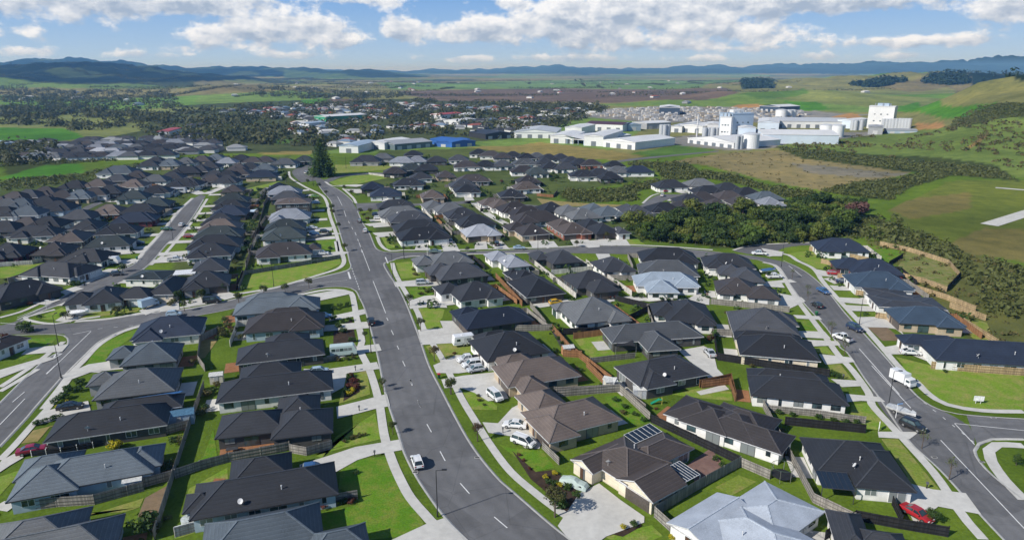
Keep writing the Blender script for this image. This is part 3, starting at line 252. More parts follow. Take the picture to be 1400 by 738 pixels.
(-369.7,551.2,3,[(0,0,17,11.5,'h'),(4.08,-1.61,7.14,11.27,'h')],'chargrey','white','small dark grey roof, fifth along the second row of the outlying estate',14,'y-',0,2.6,29,'',0),
(-359.5,548.0,16,[(0,0,18,11.5,'h')],'char','white','small charcoal roof, sixth along the second row of the outlying estate',14,'y-',0,2.6,29,'',0),
(-355.7,555.0,5,[(0,0,19,11.5,'h'),(-4.56,-1.61,7.98,11.27,'h')],'char','white','small charcoal roof, seventh along the second row of the outlying estate',14,'y-',0,2.6,29,'',0),
(-345.5,551.7,-6,[(0,0,16,11.5,'h')],'char','white','small charcoal roof, eighth along the second row of the outlying estate',14,'y-',0,2.6,29,'',0),
(-341.6,558.8,7,[(0,0,17,11.5,'h'),(-4.08,-1.61,7.14,11.27,'h')],'charbrown','white','small dark brown roof, ninth along the second row of the outlying estate',14,'y-',0,2.6,29,'',0),
(-331.4,555.5,-4,[(0,0,18,11.5,'h')],'ltgrey','white','small pale grey roof, tenth along the second row of the outlying estate',14,'y-',0,2.6,29,'',0),
(-321.3,552.2,9,[(0,0,19,11.5,'h'),(-4.56,-1.61,7.98,11.27,'h')],'ltgrey','white','small pale grey roof, eleventh along the second row of the outlying estate',14,'y-',0,2.6,29,'',0),
(-319.0,559.1,-2,[(0,0,16,11.5,'h')],'grey','white','small grey roof, twelfth along the second row of the outlying estate',14,'y-',0,2.6,29,'',0),
(-308.9,555.8,11,[(0,0,17,11.5,'h'),(-4.08,-1.61,7.14,11.27,'h')],'chargrey','white','small dark grey roof, thirteenth along the second row of the outlying estate',14,'y-',0,2.6,29,'',0),
(-304.5,563.0,0,[(0,0,18,11.5,'h')],'char','white','small charcoal roof, fourteenth along the second row of the outlying estate',14,'y-',0,2.6,29,'',0),
(-294.4,559.7,13,[(0,0,19,11.5,'h'),(-4.56,-1.61,7.98,11.27,'h')],'char','white','small charcoal roof, fifteenth along the second row of the outlying estate',14,'y-',0,2.6,29,'',0),
(-284.5,556.3,2,[(0,0,16,11.5,'h')],'char','white','small charcoal roof, sixteenth along the second row of the outlying estate',14,'y-',0,2.6,29,'',0),
(-390.0,580.1,15,[(0,0,17,11.5,'h'),(4.08,-1.61,7.14,11.27,'h')],'charbrown','white','small dark brown roof, first along the third row of the outlying estate',14,'y-',0,2.6,29,'',0),
(-380.5,576.4,4,[(0,0,18,11.5,'h')],'bluegrey','white','small blue-grey roof, second along the third row of the outlying estate',14,'y-',0,2.6,29,'',0),
(-380.2,583.7,17,[(0,0,19,11.5,'h'),(4.56,-1.61,7.98,11.27,'h')],'ltgrey','white','small pale grey roof, third along the third row of the outlying estate',14,'y-',0,2.6,29,'',0),
(-370.7,580.0,6,[(0,0,16,11.5,'h')],'grey','white','small grey roof, fourth along the third row of the outlying estate',14,'y-',0,2.6,29,'',0),
(-361.3,576.3,-5,[(0,0,17,11.5,'h'),(4.08,-1.61,7.14,11.27,'h')],'chargrey','white','small dark grey roof, fifth along the third row of the outlying estate',14,'y-',0,2.6,29,'',0),
(-358.8,583.8,8,[(0,0,18,11.5,'h')],'char','white','small charcoal roof, sixth along the third row of the outlying estate',14,'y-',0,2.6,29,'',0),
(-349.4,580.1,-3,[(0,0,19,11.5,'h'),(-4.56,-1.61,7.98,11.27,'h')],'ltgrey','white','small pale grey roof, seventh along the third row of the outlying estate',14,'y-',0,2.6,29,'',0),
(-346.7,587.7,10,[(0,0,16,11.5,'h')],'char','white','small charcoal roof, eighth along the third row of the outlying estate',14,'y-',0,2.6,29,'',0),
(-337.3,583.9,-1,[(0,0,17,11.5,'h'),(-4.08,-1.61,7.14,11.27,'h')],'charbrown','white','small dark brown roof, ninth along the third row of the outlying estate',14,'y-',0,2.6,29,'',0),
(-330.1,579.9,12,[(0,0,18,11.5,'h')],'bluegrey','white','small blue-grey roof, tenth along the third row of the outlying estate',14,'y-',0,2.6,29,'',0),
(-327.1,587.6,1,[(0,0,19,11.5,'h'),(4.56,-1.61,7.98,11.27,'h')],'ltgrey','white','small pale grey roof, eleventh along the third row of the outlying estate',14,'y-',0,2.6,29,'',0),
(-317.9,583.8,14,[(0,0,16,11.5,'h')],'grey','white','small grey roof, twelfth along the third row of the outlying estate',14,'y-',0,2.6,29,'',0),
(-314.7,591.5,3,[(0,0,17,11.5,'h'),(4.08,-1.61,7.14,11.27,'h')],'chargrey','white','small dark grey roof, thirteenth along the third row of the outlying estate',14,'y-',0,2.6,29,'',0),
(-305.5,587.7,16,[(0,0,18,11.5,'h')],'char','white','small charcoal roof, fourteenth along the third row of the outlying estate',14,'y-',0,2.6,29,'',0),
(-382.1,601.9,5,[(0,0,19,11.5,'h'),(4.56,-1.61,7.98,11.27,'h')],'char','white','small charcoal roof, first along the fourth row of the outlying estate',14,'y-',0,2.6,29,'',0),
(-380.0,610.1,-6,[(0,0,16,11.5,'h')],'char','white','small charcoal roof, second along the fourth row of the outlying estate',14,'y-',0,2.6,29,'',0),
(-372.5,605.7,7,[(0,0,17,11.5,'h'),(-4.08,-1.61,7.14,11.27,'h')],'charbrown','white','small dark brown roof, third along the fourth row of the outlying estate',14,'y-',0,2.6,29,'',0),
(-370.3,614.0,-4,[(0,0,18,11.5,'h')],'bluegrey','white','small blue-grey roof, fourth along the fourth row of the outlying estate',14,'y-',0,2.6,29,'',0),
(-360.8,609.8,9,[(0,0,19,11.5,'h'),(4.56,-1.61,7.98,11.27,'h')],'ltgrey','white','small pale grey roof, fifth along the fourth row of the outlying estate',14,'y-',0,2.6,29,'',0),
(-351.3,605.7,-2,[(0,0,16,11.5,'h')],'ltgrey','white','small pale grey roof, sixth along the fourth row of the outlying estate',14,'y-',0,2.6,29,'',0),
(-348.8,614.0,11,[(0,0,17,11.5,'h'),(4.08,-1.61,7.14,11.27,'h')],'chargrey','white','small dark grey roof, seventh along the fourth row of the outlying estate',14,'y-',0,2.6,29,'',0),
(-339.4,609.8,0,[(0,0,18,11.5,'h')],'char','white','small charcoal roof, eighth along the fourth row of the outlying estate',14,'y-',0,2.6,29,'',0),
(-336.8,618.2,13,[(0,0,19,11.5,'h'),(4.56,-1.61,7.98,11.27,'h')],'char','white','small charcoal roof, ninth along the fourth row of the outlying estate',14,'y-',0,2.6,29,'',0),
(-329.5,613.7,2,[(0,0,16,11.5,'h')],'char','white','small charcoal roof, tenth along the fourth row of the outlying estate',14,'y-',0,2.6,29,'',0),
(-317.7,623.3,15,[(0,0,17,11.5,'h'),(4.08,-1.61,7.14,11.27,'h')],'charbrown','white','small dark brown roof, first along the fifth row of the outlying estate',14,'y-',0,2.6,29,'',0),
(-315.4,632.0,4,[(0,0,18,11.5,'h')],'bluegrey','white','small blue-grey roof, second along the fifth row of the outlying estate',14,'y-',0,2.6,29,'',0),
(-306.6,627.5,17,[(0,0,19,11.5,'h'),(-4.56,-1.61,7.98,11.27,'h')],'ltgrey','white','small pale grey roof, third along the fifth row of the outlying estate',14,'y-',0,2.6,29,'',0),
(-304.2,636.3,6,[(0,0,16,11.5,'h')],'grey','white','small grey roof, fourth along the fifth row of the outlying estate',14,'y-',0,2.6,29,'',0),
(-295.4,631.8,-5,[(0,0,17,11.5,'h'),(4.08,-1.61,7.14,11.27,'h')],'chargrey','white','small dark grey roof, fifth along the fifth row of the outlying estate',14,'y-',0,2.6,29,'',0),
(-289.2,581.7,8,[(0,0,18,11.5,'h')],'char','white','small charcoal roof, first along the sixth row of the outlying estate',14,'y-',0,2.6,29,'',0),
(-288.4,589.1,-3,[(0,0,19,11.5,'h'),(4.56,-1.61,7.98,11.27,'h')],'char','white','small charcoal roof, second along the sixth row of the outlying estate',14,'y-',0,2.6,29,'',0),
(-280.0,585.2,10,[(0,0,16,11.5,'h')],'char','white','small charcoal roof, third along the sixth row of the outlying estate',14,'y-',0,2.6,29,'',0),
]
ROADS=[
('main_road',[(-131.0,445.7),(-114.7,402.2),(-105.1,377.5),(-94.0,350.3),(-84.8,319.5),(-73.8,284.6),(-65.7,258.6),(-62.2,249.1),(-56.9,231.6),(-49.4,206.2),(-41.6,182.6),(-32.7,153.0),(-30.3,144.3),(-25.8,127.9),(-21.1,113.6),(-19.0,107.0),(-15.9,99.7),(-12.9,93.8),(-10.2,89.0),(-6.7,83.8),(-1.5,76),(6,68),(16,60)],[(-117.3,423.5),(-106.4,398.9),(-98.2,384.9),(-87.3,361.2),(-81.1,344.1),(-73.9,323.0),(-67.1,299.5),(-59.1,276.3),(-52.4,253.9),(-51.7,252.6),(-45.1,233.1),(-33.5,197.0),(-24.4,165.0),(-19.0,144.3),(-14.7,131.1),(-10.8,119.4),(-7.8,111.0),(-5.1,104.7),(-1.8,98.3),(0.0,95.7),(8.36,83.9),(17,75),(28,68)]),
('side_street',[(-55.2,233.1),(-55.0,223.0),(-63.7,213.7),(-73.8,203.8),(-78.0,197.0),(-85.6,188.5),(-92.0,183.5),(-103.1,178.8),(-111.3,174.3),(-119.0,171.7),(-131.5,170.8),(-147.4,169.6)],[(-44.6,197.0),(-52.4,203.8),(-59.9,202.7),(-65.7,195.9),(-74.9,188.5),(-80.5,182.6),(-86.9,177.9),(-98.2,171.7),(-102.0,167.5),(-105.0,163.4),(-116.7,164.2),(-131.4,163.4),(-140.6,160.8)]),
('corner_street',[(-117.1,165.8),(-111.9,160.3),(-109.0,154.4),(-109.3,147.6),(-104.3,125.9),(-103.9,125.3),(-101.5,112),(-96,90)],[(-100.8,167.5),(-103.7,161.1),(-101.8,150.3),(-98.5,136.6),(-95.7,123.5),(-94.8,120.4),(-92.2,109.0),(-88,90)]),
('parallel_street',[(-170.2,370.3),(-169.1,359.0),(-160.8,326.7),(-147.9,284.6),(-136.9,247.2),(-132.3,230.1),(-134.0,217.6),(-135.5,206.2),(-134.1,188.5),(-133.9,173.4),(-136.1,170.0)],[(-165.7,365.7),(-162.1,354.6),(-147.5,309.2),(-134.6,263.4),(-135.9,263.5),(-126.7,228.7),(-125.1,212.4),(-126.5,197.0),(-130.1,189.5),(-132.6,180.7),(-132.1,171.7),(-131.8,169.1)]),
('curved_road',[(-54.8,259.7),(-49.1,248.3),(-45.4,246.3),(-37.5,245.9),(-26.6,246.7),(0.4,249.4),(11.7,251.6),(34.8,255.7),(56.1,253.4),(75.2,247.4),(85.0,243.1),(91.8,238.6),(98.4,229.9),(98.9,221.4),(97.5,202.5),(93.1,179.6),(90.2,161.0),(87.7,145.5),(84.9,132.8),(84.4,126.8),(85.8,122.8),(87.3,116.2),(82.5,107.8),(81.0,104.0),(80.5,99.7),(80.8,93.2),(86,85),(84,70)],[(-45.0,230.1),(-44.4,234.6),(-38.3,237.7),(-33.0,241.2),(-10.6,244.1),(8.0,245.7),(52.1,242.5),(69.5,238.6),(84.0,237.7),(88.2,235.5),(91.4,224.4),(88.2,206.2),(85.2,188.5),(82.9,168.3),(80.7,152.3),(77.5,136.5),(74.1,123.8),(72.7,111.0),(72.7,101.8),(72.1,95.0),(71.5,89.6),(71.1,83.8),(70.6,75),(70.4,66)]),
('upper_lane',[(83.2,248.3),(91.4,256.2),(104.2,259.8),(121.5,262.2),(128.3,261.4)],[(87.3,243.9),(95.8,244.6),(104.7,253.4),(115.5,257.4),(126.1,256.7)]),
('east_street',[(89.6,121.3),(99.7,119.4),(108.4,118.0)],[(83.9,109.0),(88.2,111.7),(94.2,111.9),(102.6,110.6)]),
('back_street',[(-79.9,344.1),(-68.0,346.2),(-51.4,343.7),(-33.6,347.8),(-20.8,352.0),(-25.5,346.2),(-11.1,349.5),(12.4,338.9),(30.1,335.0),(64.7,338.1),(65.0,338.9),(75.4,361.2),(83.2,371.7),(90.3,370.3),(97.1,375.0)],[(-74.2,323.0),(-65.2,328.5),(-50.5,337.3),(-32.9,340.1),(-19.6,344.1),(-20.6,341.3),(-7.1,342.9),(12.3,333.5),(29.5,328.9),(63.8,333.5),(65.3,332.3),(78.7,350.3),(86.5,361.2),(92.9,364.3),(96.8,370.3)]),
('reserve_road',[(-117.5,417.5),(-110.2,444.4),(-94.7,453.9),(-80.6,452.5)],[(-110.7,408.9),(-107.3,435.9),(-93.1,445.7),(-79.2,444.4)]),
('roundabout_road',[(-143.4,504.3),(-148.7,481.6),(-148.7,463.0),(-141.9,442.4),(-127.9,411.7)],[(-138.7,491.1),(-139.2,474.0),(-134.1,452.5),(-128.4,439.1),(-118.5,423.5)]),
('curving_lane',[(-224.9,293.3),(-215.0,305.9),(-208.3,312.5),(-210.7,326.7),(-213.6,340.1),(-214.1,356.8),(-209.1,368.0)],[(-221.7,288.9),(-211.1,301.1),(-203.8,307.5),(-205.2,321.2),(-208.3,336.2),(-209.3,351.2),(-203.9,361.2)]),
('factory_road',[(76.9,514.6),(96.8,532.8),(123.7,550.3),(175.2,584.2)],[(75.4,504.3),(94.5,519.9),(121.5,540.4),(172.6,575.3)]),
]
KERB=[
[(-114.7,402.2),(-105.1,377.5),(-94.0,350.3),(-84.8,319.5),(-73.8,284.6),(-65.7,258.6),(-62.2,249.1),(-57.5,233.1),(-55.7,227.2),(-55.9,222.2),(-63.7,213.7),(-73.8,203.8),(-78.0,197.0),(-85.6,188.5),(-92.0,183.5),(-103.1,178.8),(-111.3,174.3),(-118.0,173.1)],
[(-99.3,137.7),(-101.8,150.3),(-103.3,160.3),(-101.1,168.0),(-98.2,171.7),(-86.9,177.9),(-80.5,182.6),(-74.9,188.5),(-65.7,195.9),(-59.9,202.7),(-52.4,203.8),(-48.4,200.4),(-46.0,194.8),(-41.6,182.6),(-32.7,153.0),(-30.3,144.3),(-25.8,127.9),(-21.1,113.6),(-19.0,107.0),(-15.9,99.7),(-12.9,93.8),(-10.2,89.0),(-6.7,83.8),(-1.5,76),(6,68)],
[(-106.4,398.9),(-98.2,384.9),(-87.3,361.2),(-81.4,346.2)],
[(-74.5,324.1),(-67.1,299.5),(-59.1,276.3),(-52.4,253.9),(-49.7,248.5),(-45.4,246.3),(-26.6,246.7),(0.4,249.4),(34.8,255.7),(56.1,253.4),(75.2,247.4),(81.0,243.8)],
[(8.0,245.7),(-10.6,244.1),(-33.0,241.2),(-40.2,239.3),(-42.7,234.6),(-44.9,231.6),(-42.3,221.6),(-33.5,197.0),(-24.4,165.0),(-19.0,144.3),(-14.7,131.1),(-10.8,119.4),(-7.8,111.0),(-5.1,104.7),(-1.8,98.3),(0.0,95.7),(8.36,83.9),(17,75)],
[(69.5,238.6),(84.0,237.7),(88.2,235.5),(91.4,224.4),(88.2,206.2),(85.2,188.5),(82.9,168.3),(80.3,154.4),(80.7,152.3),(77.5,136.5),(76.1,128.1),(72.7,111.0),(72.7,101.8),(72.1,95.0),(71.5,89.6),(71.1,83.8),(70.6,75)],
[(96.9,234.4),(98.9,221.4),(97.5,202.5),(93.1,179.6),(90.2,161.0),(87.7,145.5),(84.9,132.8),(84.4,126.8),(85.8,122.8),(90.2,120.8),(99.7,119.4)],
[(94.1,111.7),(88.2,111.7),(84.9,110.2),(82.5,107.8),(81.0,104.0),(80.5,99.7),(80.8,93.2)],
[(-130.8,162.6),(-116.9,163.7),(-112.5,161.1),(-109.0,154.4),(-109.3,147.6),(-104.3,125.9),(-103.9,125.3)],
[(-99.3,137.7),(-95.7,123.5),(-94.8,120.4),(-92.2,109.0)],
[(-169.1,359.0),(-160.8,326.7),(-147.9,284.6),(-136.9,247.2),(-132.3,230.1),(-134.0,217.6),(-135.5,206.2),(-134.1,188.5),(-134.5,174.3)],
[(-162.1,354.6),(-147.5,309.2),(-134.6,263.4),(-135.9,263.5),(-126.7,228.7),(-125.1,212.4),(-126.5,197.0),(-130.1,189.5),(-132.6,180.7),(-133.0,173.4)],
]
PATH=[
([(-69.6,263.5),(-62.3,242.5),(-59.3,231.6),(-59.6,224.4),(-64.4,216.3),(-69.6,208.7),(-74.2,202.7),(-81.0,198.1),(-87.5,193.7),(-86.4,190.6),(-92.8,185.5),(-102.6,180.3),(-109.9,175.2),(-118.0,173.1)],1.8),
([(-64.8,195.3),(-61.5,198.1),(-57.3,200.8),(-52.3,200.4),(-49.3,198.1),(-46.1,188.5),(-42.9,177.0),(-37.5,158.8),(-37.0,154.0),(-32.4,142.4),(-27.3,126.8),(-23.6,112.7),(-20.9,104.7),(-18.7,99.3),(-16.1,93.8),(-12.4,88.2),(-9.7,83.8),(-9.5,74)],1.9),
([(-55.0,271.0),(-50.5,256.2),(-45.7,248.3),(-41.4,249.4),(-26.8,249.4),(17.5,254.3),(35.1,258.1),(56.5,255.7),(75.9,249.8)],1.6),
([(-42.2,231.6),(-39.8,221.6),(-35.1,206.2),(-30.6,192.7),(-26.6,180.7),(-22.4,165.0),(-17.1,150.3),(-14.0,140.1),(-10.7,128.9),(-8.9,123.5),(-7.6,119.9),(-4.1,110.2),(-0.2,101.1),(3.8,95.0),(6.9,90.8),(9.2,88.2),(11.3,84.6),(14,80),(24,72)],1.7),
([(88.8,232.5),(91.4,228.7),(89.8,216.3),(87.4,206.2),(83.9,188.5),(81.5,173.4),(79.4,160.3),(77.7,150.3),(76.9,141.4),(74.8,130.0),(73.0,125.3),(72.2,114.9),(71.8,109.4),(71.1,101.1),(70.0,95.4),(69.0,91.4),(68.4,87.6),(68.1,83.8)],1.8),
([(93.5,240.6),(100.5,243.8),(101.8,234.4),(103.1,224.2),(99.9,209.7),(97.0,193.6),(94.6,178.7),(92.8,167.3),(90.6,155.0),(88.8,145.5),(87.5,135.9),(88.2,136.8),(87.3,130.0),(88.3,125.3),(93.4,122.8),(101.7,122.3)],1.8),
([(80.8,93.2),(81.6,99.0),(83.3,104.7),(85.0,107.8),(87.8,109.8),(92.4,109.4)],2.2),
([(-94.6,149.7),(-93.0,141.1),(-98.1,141.8),(-97.2,136.8),(-93.7,125.8),(-91.5,116.2),(-89.9,109.4),(-89.1,104.7)],1.6),
([(-98.1,170.3),(-101.1,165.8),(-102.1,157.3),(-99.9,146.3),(-98.7,140.1),(-96.0,131.0),(-93.9,123.5)],1.7),
([(-109.6,133.2),(-109.7,138.3),(-110.4,147.6),(-111.5,154.4),(-112.1,158.8)],1.6),
([(-108.1,131.1),(-107.9,135.1),(-107.6,142.4)],1.5),
([(-169.9,359.0),(-160.6,323.0),(-148.5,284.6),(-139.2,251.6),(-133.9,231.6),(-135.5,218.9),(-135.5,207.4),(-137.6,200.4),(-137.5,189.5),(-138.0,180.7),(-140.5,176.1)],1.5),
([(-161.1,356.8),(-146.2,309.2),(-133.5,263.4),(-127.8,241.2),(-125.9,228.7)],1.5),
([(-113.5,177.0),(-118.7,174.3),(-122.4,171.3),(-129.9,173.4),(-133.6,176.1),(-132.3,178.8),(-129.6,182.6)],1.4),
([(-150.1,459.4),(-140.8,432.7),(-122.1,397.9),(-103.6,368.0),(-95.1,346.2),(-84.9,312.5),(-72.2,273.6),(-63.1,241.2),(-70.0,263.5)],1.7),
([(-114.0,414.6),(-103.5,397.9),(-93.2,402.2),(-87.9,402.2)],1.6),
([(-97.3,390.0),(-84.4,359.0),(-79.6,344.1)],1.5),
([(-19.2,344.1),(-11.1,316.0),(0.0,288.9)],4.2),
([(83.5,249.4),(91.3,255.7),(101.7,259.0),(121.3,261.7)],1.3),
([(66.7,344.1),(75.5,365.7),(81.2,373.6)],1.4),
]
DRIVE=[
[(-49.9,177.3),(-44.0,181.6),(-41.7,183.2),(-40.6,179.2),(-43.0,177.3),(-49.5,173.1)],
[(-44.0,149.6),(-38.3,155.6),(-33.0,157.3),(-31.5,153.0),(-37.3,151.4),(-41.8,147.6)],
[(-47.3,142.5),(-41.6,142.5),(-31.4,146.3),(-30.1,142.5),(-36.9,140.1),(-36.0,133.2),(-37.9,130.0),(-45.9,137.7)],
[(-35.4,124.3),(-31.2,126.8),(-26.2,130.0),(-24.6,124.6),(-27.6,123.3),(-34.0,119.4)],
[(-36.5,103.2),(-32.5,105.9),(-28.2,109.0),(-20.6,111.6),(-19.5,108.0),(-24.3,106.4),(-26.9,104.7),(-29.1,101.8),(-30.0,100.7),(-35.2,99.7)],
[(-17.8,83.3),(-12.9,87.2),(-10.2,88.7),(-6.3,83.6),(-7.4,80.6),(-16.0,80.6)],
[(-38.0,208.7),(-25.7,212.9),(-21.9,205.0),(-36.5,203.8)],
[(-30.2,190.2),(-26.4,194.8),(-21.0,195.9),(-18.5,184.1),(-22.5,184.5),(-27.9,185.5)],
[(-23.8,161.9),(-18.0,164.7),(-18.0,167.5),(-19.5,173.4),(-14.8,173.4),(-13.6,169.1),(-8.3,158.8),(-22.3,156.6)],
[(-18.1,144.4),(-13.3,150.3),(-5.7,150.3),(-4.7,142.5),(-12.0,140.1),(-16.9,140.3)],
[(-15.5,136.9),(-10.9,138.9),(-3.4,140.9),(-0.7,127.9),(-4.9,126.7),(-7.9,130.5),(-11.5,133.2),(-14.4,132.7)],
[(-5.7,118.0),(-2.7,117.6),(0.0,123.8),(1.4,125.3),(5.9,112.7),(4.9,108.4),(2.3,108.6),(0.0,112.7),(-4.4,114.0)],
[(6.8,86.8),(10.8,95.0),(14.3,97.7),(17.1,93.2),(20.1,89.0),(19.8,87.6),(13.7,84.4),(9.9,80.6),(8.3,83.6)],
[(81.2,209.2),(90.4,211.8),(91.1,208.5),(80.8,207.1)],
[(81.1,197.4),(86.5,193.5),(86.2,189.8),(77.0,181.5),(76.9,186.1)],
[(77.9,178.2),(84.6,177.1),(84.3,174.2),(77.9,175.3)],
[(72.8,160.1),(81.5,159.0),(81.0,156.3),(71.9,155.5)],
[(73.3,151.0),(80.1,148.9),(79.7,146.3),(72.2,144.8)],
[(70.0,137.2),(76.7,136.2),(76.4,133.8),(70.6,133.2)],
[(69.9,130.0),(76.3,128.6),(76.3,126.3),(71.6,126.9),(68.5,126.3)],
[(68.6,114.4),(76.3,114.3),(73.1,111.7),(67.7,112.3)],
[(62.1,94.7),(65.2,97.7),(68.1,96.0),(72.7,95.0),(71.6,89.5),(66.2,91.5),(62.9,89.0),(60.1,87.2)],
[(101.3,212.7),(106.4,214.2),(110.8,210.2),(102.3,206.7)],
[(103.1,224.2),(108.4,218.7),(106.8,213.5),(101.2,216.0)],
[(96.3,193.6),(103.3,192.5),(107.1,194.6),(105.2,186.3),(100.8,187.3),(95.5,189.0)],
[(94.4,176.3),(103.2,176.8),(102.3,170.7),(100.3,162.5),(100.5,167.3),(93.8,170.7)],
[(90.6,155.0),(96.8,157.2),(99.9,152.9),(97.6,144.9),(94.9,150.8),(90.6,150.8)],
[(95.1,252.3),(97.1,250.5),(101.5,246.5),(98.5,240.6),(93.5,240.6)],
[(-100.0,138.9),(-97.6,145.0),(-93.4,146.9),(-88.1,142.5),(-94.5,140.7),(-97.2,136.0)],
[(-92.4,122.8),(-89.5,125.3),(-86.9,126.8),(-84.0,122.8),(-86.5,120.4),(-91.5,116.2)],
[(-87.8,101.8),(-88.7,104.7),(-87.6,107.6),(-85.5,105.5),(-86.1,102.9),(-86.4,100.4)],
[(-80.2,92.0),(-79.8,92.9),(-77.3,92.0),(-77.5,90.2),(-79.3,90.6)],
[(-115.9,141.9),(-110.3,149.2),(-107.3,148.3),(-110.6,142.5),(-112.7,137.5)],
[(-105.2,181.6),(-103.7,188.9),(-98.6,184.5),(-101.4,177.9)],
[(-97.4,189.5),(-92.8,193.7),(-89.4,188.9),(-92.4,184.5)],
[(-123.7,173.4),(-124.5,182.6),(-118.2,179.2),(-118.9,172.5)],
[(18.2,187.5),(20.4,190.2),(27.9,191.0),(39.6,194.8),(38.7,190.2),(30.5,190.2),(21.2,184.5)],
[(21.5,190.2),(35.7,194.8),(53.3,188.5),(57.0,186.5),(59.4,194.8),(57.1,198.1),(52.7,192.7),(40.2,189.5),(34.0,192.7)],
[(40.3,153.0),(47.1,155.9),(48.6,153.0),(46.6,142.5),(47.3,137.7),(43.3,137.7),(41.2,147.6)],
[(5.7,186.5),(8.2,189.5),(15.6,192.0),(18.6,190.1),(13.6,186.5),(8.0,184.1)],
[(-28.3,263.5),(-22.9,263.5),(-19.5,247.5),(-25.7,247.5)],
[(-10.4,261.2),(-4.0,263.5),(-0.7,250.6),(-5.9,250.6)],
[(10.0,261.2),(16.5,263.5),(18.0,253.7),(12.8,252.6)],
[(28.4,263.5),(35.1,265.7),(33.8,254.7),(30.6,254.7)],
[(23.4,263.4),(29.3,268.9),(31.4,263.4),(33.7,253.9),(29.3,252.7)],
[(9.8,263.4),(13.5,267.1),(17.0,256.2),(13.4,251.6)],
[(35.8,263.4),(42.1,265.9),(43.7,257.4),(38.3,255.7)],
[(-29.7,261.0),(-25.2,262.2),(-19.4,248.3),(-24.4,247.2)],
[(-66.1,192.7),(-56.8,198.8),(-52.5,201.1),(-49.0,196.6),(-56.6,190.2),(-62.8,186.5)],
[(-70.6,243.9),(-64.3,247.8),(-60.5,246.0),(-62.4,241.4),(-67.6,240.1)],
[(-85.0,275.5),(-73.8,278.1),(-70.3,276.1),(-81.4,270.7)],
[(-88.6,285.4),(-77.3,288.9),(-75.6,285.4),(-85.4,282.0)],
[(-128.2,237.7),(-121.9,246.5),(-117.0,236.4),(-119.5,231.7)],
[(-96.7,387.4),(-81.4,387.4),(-77.7,377.5),(-86.0,373.6)],
[(-103.8,400.6),(-92.8,404.4),(-86.1,402.2),(-90.7,395.2)],
[(-65.5,294.9),(-55.8,299.5),(-53.4,293.3),(-62.0,290.4)],
[(-58.2,277.6),(-48.7,280.4),(-47.4,276.3),(-56.0,273.1)],
[(-140.4,215.8),(-137.8,223.9),(-135.5,223.9),(-135.5,215.0)],
[(-137.8,229.8),(-135.5,233.4),(-132.6,231.6),(-135.0,227.2)],
[(-138.4,198.5),(-136.3,203.3),(-132.9,201.9),(-135.0,195.9)],
]
MARK=[
((-61.0,263.5),(-48.1,221.6),0.16),
((-44.7,209.9),(-35.3,179.7),0.16),
((-34.4,176.1),(-33.6,173.8),0.16),
((-31.5,166.6),(-30.4,163.4),0.16),
((-28.3,156.2),(-27.5,153.9),0.16),
((-25.5,146.9),(-24.5,144.0),0.16),
((-22.4,137.1),(-21.4,134.1),0.16),
((-19.4,127.2),(-18.4,124.2),0.16),
((-22.4,137.2),(-21.5,134.0),0.16),
((-19.4,127.1),(-18.4,124.1),0.16),
((-16.3,117.3),(-15.1,114.3),0.16),
((-12.8,107.6),(-11.6,104.5),0.16),
((-8.5,97.8),(-6.8,94.9),0.16),
((-2.7,89.0),(-0.7,86.4),0.16),
((-93.8,363.4),(-85.3,338.1),0.18),
((-81.2,324.8),(-77.0,310.8),0.18),
((-73.6,301.1),(-72.1,296.4),0.18),
((-69.4,288.9),(-68.0,284.6),0.18),
((-65.8,279.0),(-64.1,273.6),0.18),
((-62.1,267.1),(-60.4,261.4),0.18),
((-58.3,255.0),(-55.9,246.1),0.18),
((-55.1,220.3),(-52.6,212.4),0.5),
((-67.8,205.0),(-53.4,211.1),0.12),
((-46.0,239.3),(-43.6,231.0),0.35),
((-109.4,165.8),(-103.9,139.8),0.16),
((-112.8,163.7),(-109.7,166.3),0.16),
((-133.8,187.5),(-135.8,176.1),0.16),
((-137.5,172.0),(-132.7,171.1),0.16),
((-108.0,148.3),(-109.0,151.0),0.3),
((-109.0,151.0),(-107.7,151.2),0.3),
((-107.7,151.2),(-108.0,148.3),0.3),
((-108.7,167.6),(-107.6,167.9),0.14),
((-105.2,168.7),(-104.2,168.9),0.14),
((-101.7,169.8),(-100.7,170.0),0.14),
((-98.2,170.9),(-97.1,171.1),0.14),
((-94.7,172.0),(-93.6,172.3),0.14),
((-102.1,126.4),(-102.8,131.0),0.16),
((-104.1,139.9),(-105.0,144.3),0.16),
((-98.0,117.1),(-100.6,127.9),0.16),
((96.2,228.4),(95.5,215.3),0.16),
((84.6,154.3),(81.1,129.9),0.16),
((82.6,144.3),(80.1,123.8),0.15),
((78.6,111.4),(75.8,86.2),0.15),
((85.0,117.6),(83.8,109.8),0.15),
((85.0,117.6),(96.4,114.9),0.15),
((84.1,126.3),(84.2,125.4),0.14),
((84.1,123.1),(84.2,122.2),0.14),
((84.2,120.0),(84.2,119.1),0.14),
((84.2,117.0),(84.2,116.2),0.14),
((84.2,114.2),(84.2,113.4),0.14),
((84.2,111.4),(84.2,110.7),0.14),
((-55.0,225.0),(-54.4,223.3),0.18),
((-54.0,221.9),(-53.4,220.3),0.18),
((-53.0,218.9),(-52.5,217.3),0.18),
((-52.1,216.0),(-51.5,214.4),0.18),
((-51.2,213.2),(-50.6,211.6),0.18),
((-50.3,210.4),(-49.7,208.9),0.18),
((-49.4,207.7),(-48.8,206.2),0.18),
((-48.5,205.0),(-48.0,203.6),0.18),
((-47.7,202.4),(-47.2,201.1),0.18),
]
